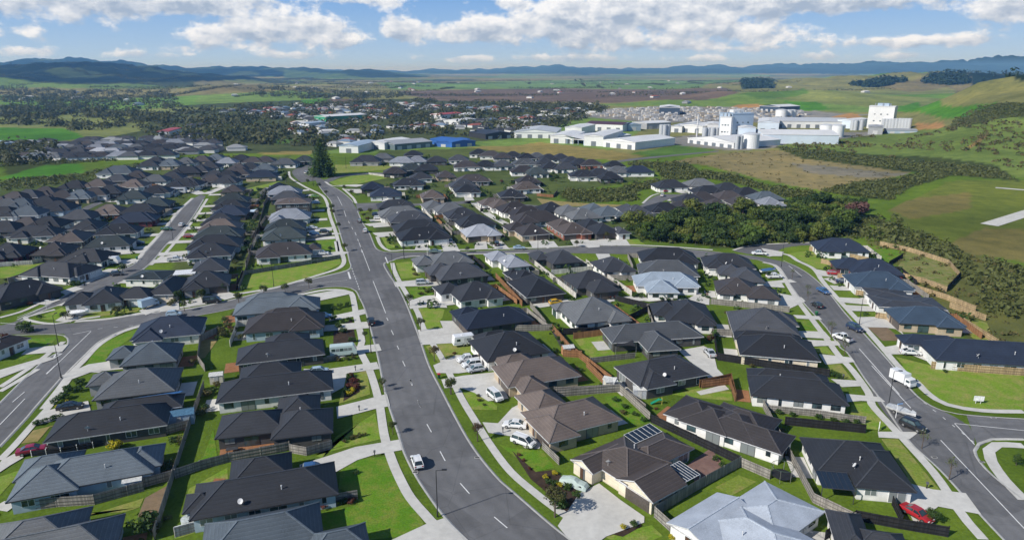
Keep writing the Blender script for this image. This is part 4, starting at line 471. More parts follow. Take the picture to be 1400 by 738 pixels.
LAWN=[
[(-87.3,198.1),(-89.3,216.3),(-77.6,227.2),(-64.0,242.5),(-60.1,231.6),(-64.4,216.3),(-74.6,203.8),(-83.1,198.1)],
[(-29.1,101.8),(-27.0,105.1),(-22.2,105.9),(-18.4,97.7),(-13.1,87.3),(-16.0,84.6),(-20.6,83.7),(-27.4,83.7),(-29.2,90.2),(-24.1,92.0),(-24.3,94.4),(-28.1,96.3)],
[(-33.2,105.5),(-32.6,112.7),(-29.3,118.0),(-27.1,121.8),(-24.1,111.9),(-29.2,109.4),(-34.7,106.2)],
[(-35.3,125.8),(-36.5,136.8),(-33.1,143.0),(-29.7,130.0)],
[(-41.0,231.6),(-34.2,234.6),(-29.7,215.0),(-36.0,212.4)],
[(-32.2,201.5),(-27.8,206.2),(-22.9,203.8),(-24.8,192.7),(-29.6,192.7)],
[(-27.1,184.5),(-24.1,186.5),(-19.1,182.6),(-19.1,176.1),(-19.6,173.4),(-17.8,165.8),(-20.2,163.4),(-22.6,166.6)],
[(-21.3,155.9),(-15.1,158.8),(-7.5,154.4),(-13.3,150.3),(-17.2,146.3)],
[(-10.4,131.0),(-7.0,131.0),(-3.0,124.9),(-3.0,123.2),(-8.0,123.2)],
[(-2.6,110.2),(0.0,108.6),(5.5,107.8),(7.3,102.5),(4.0,101.1),(0.8,105.5)],
[(68.9,125.3),(73.0,126.3),(71.5,115.3),(67.1,115.3),(68.2,118.5),(66.8,121.3)],
[(68.0,111.9),(71.0,111.9),(70.0,103.2),(69.1,95.7),(67.4,96.0),(64.0,98.3),(66.0,99.7)],
[(89.2,144.3),(115.8,141.8),(102.1,122.8),(93.7,123.3),(87.7,125.8),(86.6,132.2)],
[(77.8,174.2),(81.1,174.2),(78.8,160.5),(75.4,161.4)],
[(74.0,154.8),(77.2,156.1),(76.9,150.2),(73.5,152.3)],
[(72.4,145.1),(76.0,146.3),(74.7,136.8),(71.0,139.3)],
[(101.0,243.8),(111.9,248.8),(114.8,234.4),(107.2,222.8),(103.7,225.6),(103.2,235.9)],
[(139.5,257.6),(147.0,247.1),(131.9,229.9),(129.4,234.4)],
[(90.9,149.5),(96.5,144.3),(113.2,138.2),(107.0,129.6),(86.8,129.6),(89.2,140.6)],
[(122.4,179.6),(127.8,172.4),(119.9,157.2),(116.7,161.0),(118.9,169.0)],
[(15.8,160.3),(24.2,163.4),(24.6,149.6),(18.4,147.6)],
[(19.1,128.9),(22.2,129.5),(26.9,118.5),(24.4,117.1),(21.4,118.0)],
[(33.1,130.0),(39.8,132.8),(46.3,131.1),(45.3,127.0),(38.1,128.4)],
[(33.0,96.7),(38.0,100.2),(40.3,98.3),(35.0,94.4)],
[(13.5,84.4),(20.8,87.1),(22.0,84.6),(20.4,83.7),(14.3,83.7)],
[(-56.8,100.7),(-54.1,105.5),(-56.4,115.3),(-51.9,106.2),(-53.9,104.0)],
[(-48.8,83.8),(-52.4,96.3),(-48.6,102.5),(-46.6,97.7),(-51.6,93.8),(-49.6,89.0),(-45.8,85.7)],
[(-65.2,89.0),(-58.4,93.8),(-57.8,91.4),(-59.4,90.2),(-65.4,89.9)],
[(-85.5,99.7),(-83.4,101.8),(-82.6,99.0),(-81.7,94.4)],
[(-97.5,143.1),(-102.7,157.3),(-99.5,165.0),(-96.9,169.1),(-96.6,161.9),(-96.4,150.3),(-94.0,146.9)],
[(-128.6,175.2),(-118.2,173.4),(-123.9,180.7),(-128.9,184.5),(-129.8,178.8)],
[(-118.7,175.2),(-117.7,186.5),(-106.1,184.5),(-105.4,180.7)],
[(-176.3,225.8),(-164.6,233.1),(-160.4,231.6),(-163.8,213.7),(-167.2,213.2)],
[(-124.0,160.3),(-115.7,161.9),(-112.8,153.0),(-114.6,147.6),(-118.6,150.3)],
[(-111.3,414.6),(-103.2,439.1),(-87.2,445.7),(-78.6,429.6),(-93.1,406.1),(-104.2,400.6)],
[(-127.8,493.5),(-97.3,493.5),(-76.6,477.8),(-87.1,466.6),(-116.3,449.1)],
[(-158.6,368.0),(-150.0,397.9),(-142.4,417.5),(-140.4,403.3),(-144.5,387.4),(-140.8,368.0),(-151.1,361.2)],
[(-81.3,260.2),(-72.3,270.7),(-64.3,246.5),(-68.6,246.5),(-72.8,254.6)],
[(42.7,265.9),(50.6,267.1),(52.0,258.6),(42.5,257.4)],
[(-198.1,258.6),(-195.6,268.4),(-189.7,265.9),(-189.1,253.9)],
[(-54.3,273.6),(-51.5,274.9),(-48.3,263.4),(-44.4,253.9),(-47.4,251.6)],
]
PLOT=[
('soil',[(-56.8,89.0),(-58.2,93.8),(-56.2,97.3),(-53.6,87.6),(-55.8,88.2)]),
('soil',[(94.0,169.8),(99.3,170.7),(98.0,159.4),(92.9,159.4)]),
('straw',[(-74.3,147.6),(-78.3,160.3),(-76.8,166.6),(-73.9,158.8),(-72.5,148.9)]),
('straw',[(-89.2,110.2),(-90.2,114.9),(-85.3,118.5),(-87.9,116.2),(-86.7,111.0)]),
('bark',[(0.0,107.8),(4.0,101.1),(7.2,101.8),(11.0,95.0),(11.3,90.8),(8.6,89.0),(5.7,95.0),(3.1,99.0)]),
('bark',[(14.8,84.9),(16.5,87.1),(19.3,87.6),(19.3,86.8),(16.1,84.4)]),
('paver',[(30.0,103.2),(35.6,108.6),(36.5,102.5),(30.2,96.3)]),
('concrete',[(38.9,131.1),(45.8,134.5),(46.2,132.2),(39.4,129.5)]),
('deck',[(-51.4,105.9),(-52.4,108.8),(-43.3,110.4),(-42.5,108.5)]),
('deck',[(-49.2,96.8),(-49.4,99.2),(-47.6,99.2),(-46.7,97.2)]),
('bark',[(-46.2,165.0),(-43.8,175.2),(-39.0,158.8),(-40.9,157.3),(-44.3,157.3)]),
('dark',[(10.3,165.8),(12.8,166.6),(15.4,150.3),(12.7,150.3)]),
('bark',[(-36.2,136.8),(-35.7,140.5),(-32.1,131.1),(-34.6,126.8)]),
('straw',[(13.1,359.0),(23.6,350.3),(38.4,344.1),(64.7,338.1),(63.1,333.5),(30.2,336.5),(15.5,340.1)]),
('paver',[(51.3,188.5),(57.0,186.5),(59.9,198.1),(56.3,194.8)]),
('bank',[(130.5,222.8),(147.9,247.1),(153.6,231.4),(147.6,216.0),(135.1,202.5)]),
]
FENCE=[
('grey',1.8,'long grey paling fence running down between the two rows of back gardens',[(-65.7,132.8),(-61.9,118.5),(-56.5,100.2),(-51.6,83.6)]),
('grey',1.8,'grey paling fence beside the straw-coloured empty strip',[(-75.9,165.0),(-77.9,158.8),(-72.9,146.3),(-69.2,141.3)]),
('grey',1.8,'grey paling fence under the blue-walled house, top edge of the small lawn',[(-75.8,90.1),(-70.7,91.5),(-65.2,92.1),(-59.3,95.7)]),
('grey',1.8,'short grey paling fence between blue-walled house and brown plot',[(-59.8,96.7),(-56.2,99.0)]),
('grey',1.8,'stepped grey paling fence enclosing the curved back lawn',[(-55.9,99.2),(-52.9,101.8),(-48.9,104.2),(-41.8,107.0),(-39.7,108.0)]),
('grey',1.8,'grey paling fence beside the timber deck house front',[(-39.4,107.2),(-36.1,106.2),(-32.2,108.5)]),
('whitecap',1.7,'long white-capped fence along the tiled house with the dish',[(-48.9,84.3),(-41.3,88.3),(-31.9,92.6),(-27.5,93.8)]),
('grey',1.7,'paling fence end with red shrubs beside the big front lawn',[(-31.2,91.0),(-27.7,92.6),(-24.4,93.6)]),
('netting',1.2,'dark mesh fence with white posts above the yellow bush',[(-84.3,105.9),(-79.8,106.9),(-75.2,108.8),(-71.5,110.9),(-66.9,112.7),(-64.7,113.6)]),
('grey',1.8,'short grey fence behind the blue glass lean-to',[(-64.6,113.4),(-61.2,116.0)]),
('grey',1.5,'long slatted grey fence along the corner lawn of the white house',[(-89.3,216.3),(-75.1,226.7),(-62.0,237.7)]),
('grey',1.2,'short grey fence beside the pale minibus',[(-48.2,144.0),(-41.3,147.6)]),
('orange',1.8,'new orange timber fence with clipped shrubs behind the fan-shaped drive',[(-5.3,213.7),(2.9,185.5)]),
('orange',1.8,'long new orange timber fence zigzagging down past the dark lawn',[(10.5,166.6),(14.0,153.0),(16.3,147.6),(21.5,135.4)]),
('orange',1.8,'short orange timber fence beside the small wooden shed',[(12.1,149.6),(16.4,148.9)]),
('white',1.8,'pale panel fence running beside the yellow car',[(7.9,228.7),(19.0,192.7)]),
('white',1.8,'pale panel fence between the two black-roofed lane houses',[(25.9,230.1),(36.0,194.8)]),
('grey',1.8,'grey fence behind the navy house with blue windows',[(5.2,184.5),(9.0,169.1)]),
('grey',1.8,'weathered fence between the navy and the plain charcoal houses',[(0.9,165.8),(10.5,166.6)]),
('black',1.8,'black fence on top of the square bright lawn',[(13.1,163.4),(26.2,165.0)]),
('grey',1.5,'grey fence along the bottom of the square bright lawn',[(18.2,145.7),(29.0,148.7)]),
('grey',1.8,'grey fence below the brown house with the lone white hatchback',[(8.8,129.8),(22.6,131.0)]),
('grey',1.8,'grey diagonal fence beside the leafy strip behind the brown houses',[(22.7,131.1),(26.7,118.8)]),
('grey',1.8,'grey fence between the two brown tiled houses at the back',[(9.3,128.7),(22.7,131.1)]),
('black',1.8,'long black diagonal fence beneath the stepped-hip house',[(26.8,118.0),(33.4,110.2),(39.1,103.2)]),
('grey',2.0,'tall grey paling fence between the brown and the silver roofs',[(39.0,102.7),(29.7,95.7),(21.6,89.0)]),
('grey',1.9,'short pale fence by the white gable of the silver house',[(21.6,89.0),(23.2,85.7)]),
('grey',1.8,'grey paling fence above the silver house roof',[(39.0,102.9),(42.7,99.0)]),
('grey',1.8,'pale paling fence from the silver house to the trampoline lawn',[(50.4,123.8),(47.2,92.6),(51.3,87.6)]),
('black',1.8,'black fence along the side of the glass pergola house',[(52.2,117.1),(66.0,114.0)]),
('grey',1.5,'grey picket fence with shrubs below the big white-walled house',[(50.9,122.3),(59.4,120.4),(67.8,117.6)]),
('black',1.8,'black fence across the bottom below the red sedan',[(51.7,88.2),(57.4,86.2),(63.3,84.4)]),
('black',1.8,'black fence corner beside the silver roof at the bottom',[(45.1,83.6),(51.7,88.2)]),
('black',1.6,'dark gate next to the red sedan',[(59.3,92.0),(58.2,87.3)]),
('orange',1.8,'orange timber gate fence around the concrete patio square',[(40.5,132.8),(46.9,134.5),(45.7,126.8)]),
('orange',1.8,'orange timber fence running up beside the dark lawn strip',[(17.0,143.7),(20.2,133.4)]),
('grey',1.8,'grey fence in front of the pale lawn by the lane house',[(31.5,211.6),(39.5,210.6)]),
('grey',1.8,'long grey paling fence along the green turf patch house',[(57.7,187.5),(66.6,184.5),(77.7,180.3)]),
('black',1.8,'black fence beneath the hip house with the dish',[(52.0,165.0),(48.1,147.6)]),
('black',1.9,'long black fence above the big charcoal house',[(48.0,147.6),(58.3,143.1),(70.1,138.3)]),
('grey',1.8,'grey fence at the head of the narrow dark lawn',[(51.2,163.4),(56.5,162.6)]),
('orange',1.8,'orange timber fence at the end of the lane apron',[(40.1,133.2),(47.9,136.6),(45.9,126.9)]),
('black',1.8,'curved black fence above the grey hip house',[(30.3,190.6),(39.5,182.6),(25.6,166.6),(18.7,162.6)]),
('pine',1.7,'new pine fence in front of the navy house on the bend',[(111.9,248.8),(119.2,242.2),(126.2,232.9)]),
('pine',1.7,'short new pine fence beside the maroon front wall',[(108.8,231.4),(111.2,227.9)]),
('pine',1.7,'long new pine fence around the top of the grassy bank',[(142.7,256.9),(148.7,247.1),(152.7,229.9),(146.8,214.2)]),
('black',1.9,'black fence closing the side of the grassy bank',[(146.8,214.2),(133.8,199.7)]),
('pine',1.7,'new pine fence along the foot of the grassy bank',[(127.7,213.5),(131.5,207.2),(133.2,199.1)]),
('pine',1.7,'new pine fence stepping down behind the modern flat-roofed house',[(124.5,201.3),(128.4,191.5),(130.3,181.1)]),
('pine',1.7,'outer new pine fence below the stepped one',[(125.1,184.4),(128.4,173.8)]),
('pine',1.7,'new pine fence beside the slate blue house with beige walls',[(120.8,171.5),(119.7,156.5)]),
('pine',1.8,'new pine fence along the long navy house side lawn',[(95.3,142.8),(104.5,140.6),(114.5,138.8)]),
('pine',1.7,'short pine fence beside the blue car drive',[(103.8,195.7),(106.5,193.6)]),
('pine',1.7,'short pine fence beside the pool-fenced drive',[(99.6,175.9),(103.4,173.8)]),
('pine',1.7,'short pine fence between the red car and slate blue roof',[(106.4,213.5),(110.6,211.7)]),
('black',1.6,'short black fence across the lawn behind the navy house',[(131.1,228.4),(141.7,239.0)]),
('white',1.5,'white paling fence above the triangular lawn',[(-177.3,227.2),(-167.8,229.8),(-165.6,235.2)]),
('white',1.2,'low white slat fence beside the white wall panels house',[(-162.1,209.8),(-154.7,210.5)]),
('grey',1.6,'grey fence line climbing between the two house columns',[(-84.5,201.0),(-89.6,220.6),(-98.2,249.1),(-112.8,299.8),(-126.9,347.4),(-135.2,380.0)]),
('black',1.8,'dark hedge-covered fence at the head of the corner lawn',[(-85.4,201.9),(-89.3,217.4)]),
('grey',1.2,'low grey slat fence along the green-grey house side lawn',[(-87.6,260.2),(-80.8,266.1),(-74.2,273.9)]),
('grey',1.6,'grey fence above the small grass reserve',[(-157.4,365.7),(-151.2,369.6),(-146.1,377.0)]),
('black',1.6,'long dark fence at the edge of the bush',[(43.9,296.4),(67.7,309.8)]),
('black',1.6,'dark fence between the cul-de-sac and the bush',[(45.9,299.5),(64.4,309.2),(83.1,321.2)]),
('white',1.2,'curved white wall at the lane entrance',[(-18.5,336.2),(-13.9,323.0),(-8.8,321.2)]),
('orange',1.5,'pale timber fence at the corner by the dry grass',[(13.4,365.7),(22.0,361.2),(25.4,377.5)]),
('white',1.2,'pale curved retaining wall beside the oval lawn',[(-93.6,445.7),(-81.6,435.9),(-74.4,429.6)]),
('grey',1.5,'low white fence beside the driveway of the white people mover',[(5.4,108.6),(8.1,103.2)]),
('grey',1.6,'grey fence diagonal in the lower middle behind the brown house',[(22.7,131.6),(26.5,122.5)]),
]
TREES=[
('autumn',4.2,1.5,-18.1,146.9),
('street',4.2,1.5,-12.7,130.0),
('street',4.2,1.5,-23.7,165.8),
('street',4.2,1.5,-29.5,185.5),
('street',4.0,1.5,-12.9,130.0),
('autumn',3.6,1.2,-6.3,111.0),
('street',4.8,1.9,6.5,89.0),
('street',2.8,0.9,-27.1,131.1),
('street',2.8,0.9,-22.2,113.6),
('street',2.6,0.8,-37.0,160.3),
('street',2.6,0.8,-28.0,133.2),
('sapling',4.4,1.0,73.5,108.6),
('sapling',4.4,1.0,72.3,98.7),
('sapling',4.2,0.9,80.9,161.4),
('sapling',4.2,0.9,79.0,150.2),
('sapling',3.6,0.8,91.4,213.0),
('sapling',3.6,0.8,88.7,194.8),
('sapling',3,0.7,82.5,166.5),
('sapling',3,0.7,81.4,155.8),
('sapling',3,0.7,87.6,191.5),
('round',3.6,2.3,-125.9,165.3),
('street',3.2,1.4,-109.0,177.9),
('street',3.2,1.4,-92.4,181.6),
('street',3.2,1.4,-91.9,191.6),
('street',3.2,1.4,-121.2,174.3),
('street',3.2,1.4,-79.9,188.9),
('street',3.2,1.4,-90.8,198.8),
('street',3.2,1.4,-87.7,198.8),
('street',3.4,1.5,-121.8,405.0),
('street',3.4,1.5,-110.8,389.0),
('street',3.4,1.5,-100.4,365.7),
('street',3.4,1.5,-83.9,313.6),
('street',3.4,1.5,-74.3,285.4),
('street',3.4,1.5,-62.6,247.8),
('street',3.4,1.5,-75.0,196.1),
('street',3.4,1.5,-69.0,197.5),
('street',3.4,1.5,-79.8,188.8),
('street',3.4,1.5,-63.3,202.9),
('street',3.4,1.5,-86.8,324.1),
('round',3.4,1.6,-97.8,190.0),
('round',3.4,1.6,-92.3,192.4),
('round',3.4,1.6,-91.2,199.3),
('round',3.4,1.6,-87.8,198.4),
('street',3.0,1.4,-71.7,317.7),
('street',3.0,1.4,-67.1,317.7),
('street',3.0,1.4,-67.8,305.9),
('street',3.0,1.4,-95.8,387.4),
('street',3.0,1.4,-87.2,368.0),
('autumn',3.0,1.4,-64.8,299.5),
('street',3.4,1.4,24.9,253.9),
('street',3.4,1.4,37.9,265.9),
('street',3.4,1.4,-7.5,250.5),
('street',3,1.2,-16.5,246.1),
('round',2.2,1.1,86.6,103.2),
('round',2.2,1.1,63.1,87.6),
('round',2.2,1.1,63.3,88.4),
('round',6,2.6,-136.9,411.7),
('round',3.5,1.8,-131.1,220.6),
('round',3.5,1.8,-140.0,208.3),
('round',5,2.0,25.7,426.5),
('round',5,2.0,26.7,411.7),
('round',5,2.0,8.7,528.1),
]
SH=[
('yellow',1.5,-71.0,108.4),
('green',2.6,-54.2,85.7),
('green',1.4,-57.9,101.8),
('green',1.4,-58.8,100.7),
('green',1.4,-61.3,110.2),
('green',1.4,-61.2,122.8),
('green',1.4,-62.8,130.0),
('olive',1.3,-61.2,120.8),
('olive',1.3,-60.4,110.2),
('olive',1.3,-63.3,128.9),
('olive',1.3,-63.2,133.4),
('green',0.9,-90.8,117.1),
('green',0.9,-90.0,118.0),
('green',0.9,-89.0,118.9),
('green',0.9,-87.9,119.7),
('green',1.3,-93.2,134.5),
('green',1.3,-93.6,131.1),
('green',1.3,-92.6,127.9),
('green',1.3,-92.7,125.8),
('green',1.3,-91.6,131.1),
('yellow',0.8,-90.0,125.3),
('yellow',0.8,-91.0,123.8),
('red',1.0,-34.1,135.7),
('red',1.0,-33.0,132.8),
('red',1.0,-35.5,138.3),
('yellow',0.8,-33.6,131.1),
('yellow',0.8,-34.0,129.5),
('olive',0.6,-30.5,110.6),
('olive',0.6,-29.0,112.3),
('olive',0.6,-27.4,113.1),
('olive',0.6,-29.5,111.7),
('olive',0.6,-28.2,112.7),
('red',0.9,-29.1,91.4),
('red',0.9,-25.2,92.6),
('green',0.7,-27.1,92.0),
('green',0.7,-26.5,92.6),
('yellow',0.75,5.5,99.0),
('yellow',0.75,7.2,100.2),
('yellow',0.75,7.9,96.9),
('yellow',0.75,16.4,86.2),
('green',0.8,6.9,97.3),
('green',0.8,9.0,96.3),
('green',0.8,10.3,94.1),
('green',0.8,6.0,97.7),
('green',0.8,18.1,86.9),
('green',0.8,8.2,91.4),
('green',0.8,7.4,92.6),
('green',1.6,7.1,91.4),
('green',0.8,21.3,126.8),
('green',0.8,22.7,123.8),
('green',0.8,24.1,120.8),
('green',0.8,25.5,118.5),
('green',0.8,35.3,104.7),
('green',0.8,35.9,102.5),
('green',0.8,36.5,101.8),
('yellow',0.9,23.2,83.8),
('red',0.5,1.2,106.2),
('red',0.5,2.0,104.4),
('red',0.5,3.0,101.8),
('green',0.9,52.6,121.3),
('green',0.9,55.0,120.4),
('green',0.9,59.7,119.4),
('green',0.9,62.0,118.5),
('green',0.9,64.0,117.8),
('green',0.9,66.0,117.3),
('olive',0.8,48.9,110.2),
('olive',0.8,50.7,114.4),
('olive',0.8,49.4,112.7),
('green',0.7,-1.8,206.2),
('green',0.7,-0.0,198.1),
('green',0.7,1.0,191.6),
('green',0.7,-3.4,211.1),
('green',0.7,-0.7,201.5),
('green',0.8,12.4,157.3),
('green',0.8,13.3,154.4),
('green',0.8,11.5,160.3),
('green',0.8,13.7,155.9),
('olive',0.9,-27.2,195.9),
('olive',0.9,-26.1,198.1),
('olive',0.9,-24.0,198.1),
('olive',0.9,-25.4,200.4),
('olive',0.5,-7.1,128.9),
('olive',0.5,-6.3,126.9),
('olive',0.5,-5.6,124.9),
('olive',0.5,-6.8,126.9),
('green',0.9,36.6,193.7),
('green',0.9,38.5,193.1),
('green',0.9,40.4,192.7),
('green',0.9,42.3,191.6),
('green',0.9,44.2,191.0),
('green',0.9,46.1,190.6),
('green',0.9,48.0,190.2),
('green',0.9,49.9,189.5),
('green',0.9,51.4,188.9),
('green',0.8,58.4,192.7),
('green',0.8,59.6,198.1),
('green',0.8,51.5,189.5),
('green',1.0,70.9,138.9),
('green',1.0,71.9,137.7),
('olive',0.9,66.9,187.5),
('olive',0.9,59.7,178.8),
('olive',0.9,61.3,177.9),
('green',1.2,-50.6,182.6),
('green',1.2,-49.2,184.5),
('green',1.2,-47.4,185.5),
('green',1.2,-45.8,168.3),
('green',1.2,-43.6,165.0),
('green',1.2,-44.0,173.4),
('green',1.2,-40.1,158.8),
('green',1.2,-48.5,174.3),
('green',1.2,-45.4,171.7),
('olive',0.8,-40.6,146.9),
('olive',0.8,-38.6,147.6),
('olive',0.8,-37.2,148.3),
('red',1.1,-34.3,135.4),
('red',1.1,-33.1,132.1),
('red',1.1,-34.6,133.2),
('green',0.9,-34.7,130.5),
('green',0.9,-35.8,137.7),
('olive',1.4,-73.3,161.9),
('olive',1.4,-72.2,165.0),
('olive',1.4,-68.6,160.3),
('olive',1.4,-66.6,161.1),
('olive',1.4,-74.7,168.3),
('olive',1.4,-75.1,165.0),
('green',0.9,-27.8,195.9),
('green',0.9,-25.6,198.1),
('olive',1.0,-33.4,221.6),
('olive',1.0,-31.9,216.3),
('green',2.0,-141.7,380.0),
('green',2.0,-133.3,357.7),
('green',2.0,-123.1,324.1),
('green',2.0,-114.6,296.1),
('green',2.0,-109.0,275.5),
('green',2.0,-103.0,260.2),
('green',2.0,-99.3,246.5),
('olive',1.8,-96.6,229.4),
('olive',1.8,-93.8,220.6),
('olive',1.8,-98.1,236.4),
('olive',1.8,-108.3,278.7),
('green',1.4,-141.6,298.0),
('green',1.4,-141.7,303.6),
('green',1.4,-100.5,194.1),
('green',1.4,-176.1,389.0),
('green',1.4,-170.2,380.0),
('green',1.0,-69.0,250.5),
('green',1.0,-76.7,258.8),
('green',0.9,-47.5,258.6),
('green',0.9,-44.2,252.7),
('green',0.9,-38.4,251.6),
('green',0.9,-33.0,253.9),
('green',0.9,-29.4,252.7),
('green',0.9,-49.2,263.4),
('green',0.9,-50.6,268.4),
('green',0.9,-41.2,251.6),
('green',0.9,-35.7,252.7),
('green',0.9,-27.3,253.9),
('green',1.5,-56.3,372.7),
('green',1.5,-56.9,382.4),
('green',1.5,-20.2,258.6),
('green',1.5,-54.5,377.5),
('autumn',1.6,-33.0,368.0),
('green',1.6,-66.9,420.5),
('green',1.3,-147.8,250.6),
('green',1.3,-146.3,251.7),
('green',1.3,-143.6,248.6),
('green',1.3,-142.0,208.3),
('green',1.3,-138.9,205.4),
('green',1.3,-136.7,205.4),
('green',1.1,-144.5,187.1),
('green',1.1,-143.8,189.6),
('green',1.1,-142.7,191.4),
('green',1.1,-142.0,193.9),
('green',1.1,-141.2,196.5),
('green',1.1,-140.9,199.9),
('green',1.1,-145.2,184.8),
('olive',1.2,-98.6,185.9),
('olive',1.2,-98.6,188.3),
('red',1.3,-159.4,294.8),
('red',1.3,-161.1,300.5),
('olive',0.8,151.1,250.5),
('olive',0.8,150.1,240.6),
('olive',0.8,152.8,237.4),
('olive',0.8,108.5,141.2),
('red',1.4,-125.5,158.8),
('red',1.4,-127.7,160.3),
('green',0.8,-129.5,176.1),
('green',0.8,-139.9,208.7),
('green',0.8,-140.5,206.2),
('olive',1.3,-74.8,168.3),
('olive',1.3,-75.3,165.0),
('olive',1.3,-76.4,177.0),
('olive',1.3,-77.5,173.4),
('green',1.4,-208.4,344.1),
('green',1.4,-206.1,348.2),
('green',1.4,-202.7,350.3),
('green',1.4,-165.5,323.0),
('green',1.4,-166.9,330.4),
('green',1.4,-168.3,338.1),
('green',2.0,27.8,429.6),
('green',2.0,24.3,417.5),
('red',1.6,-6.2,411.7),
('green',0.8,71.6,140.0),
('green',0.8,72.2,139.3),
('green',0.8,70.7,138.6),
('green',1.1,37.3,194.8),
('green',1.1,38.7,194.8),
]
LAMP=[
(-11.3,89.0,(1,0)),
(-99.3,137.7,(-1,0)),
(-111.5,155.9,(0,1)),
(75.5,123.8,(1,0)),
(-33.8,151.6,(1,0)),
(-74.6,203.8,(0,-1)),
(-39.0,213.7,(-1,0)),
(-38.8,236.8,(0,1)),
(93.0,226.6,(1,0)),
(92.6,170.7,(-1,0)),
(-39.7,241.8,(0,-1)),
(9.6,245.0,(0,-1)),
(-116.4,397.9,(1,0)),
(-136.4,267.1,(-1,0)),
(-114.7,472.5,(0,-1)),
(-134.4,204.7,(1,0)),
(-115.0,474.0,(0,-1)),
]
CARS=[
('hatch','white',-16.3,103.2,108,'white car parked at the kerb on the main road by the lamp'),
('suv','black',-37.7,171.3,108,'dark car on the main road beside a round shadow'),
('minibus','palegreen',-40.1,150.3,15,'pale green minibus parked across the front of a charcoal house'),
('hatch','paleblue',-43.0,140.1,15,'pale blue car partly under the charcoal house eave'),
('hatch','blue',-33.5,101.1,12,'blue car in shade beside the curved drive'),
('hatch','blue',-51.2,175.5,15,'blue hatchback outside the second house from the side street'),
('caravan','white',-11.8,156.6,20,'white touring caravan parked on a lawn'),
('ute','white',-10.3,146.6,200,'white ute, rearmost of three parked side by side'),
('suv','white',-9.2,143.5,200,'white SUV in the middle of three parked cars'),
('hatch','silver',-8.2,141.0,200,'silver hatchback, nearest of three parked cars'),
('mpv','white',-3.5,127.9,300,'white people mover nose-out by the beige brick wall'),
('sedan','white',0.5,116.0,170,'white sedan beside the red bin drive'),
('mpv','white',2.1,109.8,325,'white people mover on the drive of the brown tiled house'),
('covered','cover',10.1,97.0,-30,'car under a pale grey-green fitted cover'),
('hatch','yellow',12.7,187.1,20,'bright yellow hatchback outside the angular house'),
('ute','black',28.8,193.7,110,'black ute on the lane apron'),
('suv','silver',-28.3,206.2,10,'silver SUV on the drive by the cross road corner'),
('sedan','greengrey',-28.6,245.1,2,'green-grey sedan parked on the cross road'),
('sedan','paleblue',2.7,250.5,2,'pale blue sedan on the cross road beside a lamp'),
('sedan','silver',47.0,150.3,95,'silver sedan in the lane court of the grey hip house'),
('boat','blue',85.5,218.9,10,'blue covered boat on a trailer at the bend'),
('ute','white',85.5,213.0,5,'white ute parked on a drive at the bend'),
('ute','white',90.7,242.4,172,'white ute turning into the upper lane'),
('hatch','black',87.2,184.7,100,'black hatchback by the green bin on the curved road'),
('sedan','blue',94.9,197.9,-78,'dark blue sedan at the outer kerb of the curved road'),
('suv','darkblue',89.4,166.5,-70,'dark blue SUV at the kerb by the pine fence'),
('ute','white',83.0,159.8,118,'white ute driving on the curved road'),
('sedan','white',95.0,150.6,-10,'white sedan on the drive of the long navy house'),
('truck','white',84.3,134.8,-70,'white box truck parked on the curved road'),
('hatch','red',106.5,216.8,-10,'red hatchback in front of the maroon wall'),
('sedan','darkblue',105.5,207.7,-8,'dark blue sedan between two pine fences'),
('suv','black',75.7,115.5,-60,'black SUV parked just behind the grey-covered boat'),
('boat','grey',76.5,121.0,-58,'grey covered boat on a trailer at the kerb'),
('sedan','red',61.3,88.9,-62,'red sedan beside the dark gate'),
('sedan','crimson',-84.9,107.0,25,'crimson sedan by the end of the mesh fence'),
('sedan','black',-88.3,123.3,20,'black sedan in front of the brown gate'),
('hatch','paleblue',-93.2,177.3,18,'light blue hatchback on the side street'),
('van','black',-87.4,188.5,10,'black van on the side street'),
('hatch','darkgrey',-130.6,216.3,20,'dark grey hatchback on the parallel street bend'),
('truck','paleblue',-103.8,184.5,60,'pale blue truck on the drive of the L-shaped house'),
('boat','white',-119.7,177.3,15,'white covered boat by the street junction'),
('ute','white',-119.6,233.7,20,'white ute on the drive beside the flat carport'),
('caravan','white',-140.2,229.8,5,'white caravan at the corner of a charcoal house'),
('hatch','white',-143.7,290.7,95,'white hatchback on the parallel street'),
('sedan','green',-146.4,282.8,10,'green car at the parallel street kerb'),
('suv','darkblue',-145.3,257.6,15,'dark blue SUV by the wall of the parallel street house'),
('hatch','red',-130.9,269.2,15,'red car beside a green-black roof on the parallel street'),
('ute','white',-69.7,241.9,15,'white ute at the end of the long slatted fence'),
('sedan','white',-85.4,284.8,12,'white car outside the third green-grey house'),
('hatch','black',-78.3,278.1,12,'black hatchback on a pale drive by the main road'),
('hatch','blue',-81.4,273.9,12,'blue hatchback beside a black one on the drive'),
('hatch','lime',-105.2,360.3,12,'lime green hatchback beside the top of the main road'),
('hatch','blue',-99.6,342.5,12,'blue car outside the black two storey house'),
('hatch','white',-135.3,449.1,80,'white car at the bend near the big conifer'),
('hatch','white',-61.5,279.5,95,'white hatchback at the kerb of the main road'),
('hatch','darkgrey',-68.0,298.9,95,'dark hatchback behind the white one at the kerb'),
('suv','darkblue',-62.9,312.5,10,'dark blue SUV outside the mid-grey house'),
('hatch','white',-61.0,305.2,10,'white hatchback beside a dark blue SUV'),
('suv','black',-6.0,256.7,100,'black SUV on the drive of the pale gabled house'),
('hatch','red',86.1,377.5,20,'red hatchback at the cul-de-sac entry'),
('hatch','white',81.0,364.3,70,'white hatchback on the cul-de-sac road'),
('bus','silver',-185.1,373.6,5,'pale grey bus parked beside a house'),
('hatch','black',-43.2,417.5,20,'black car beside the charcoal house with pale drive'),
('hatch','silver',-24.2,261.0,95,'silver car outside the hedge-wrapped corner house'),
]
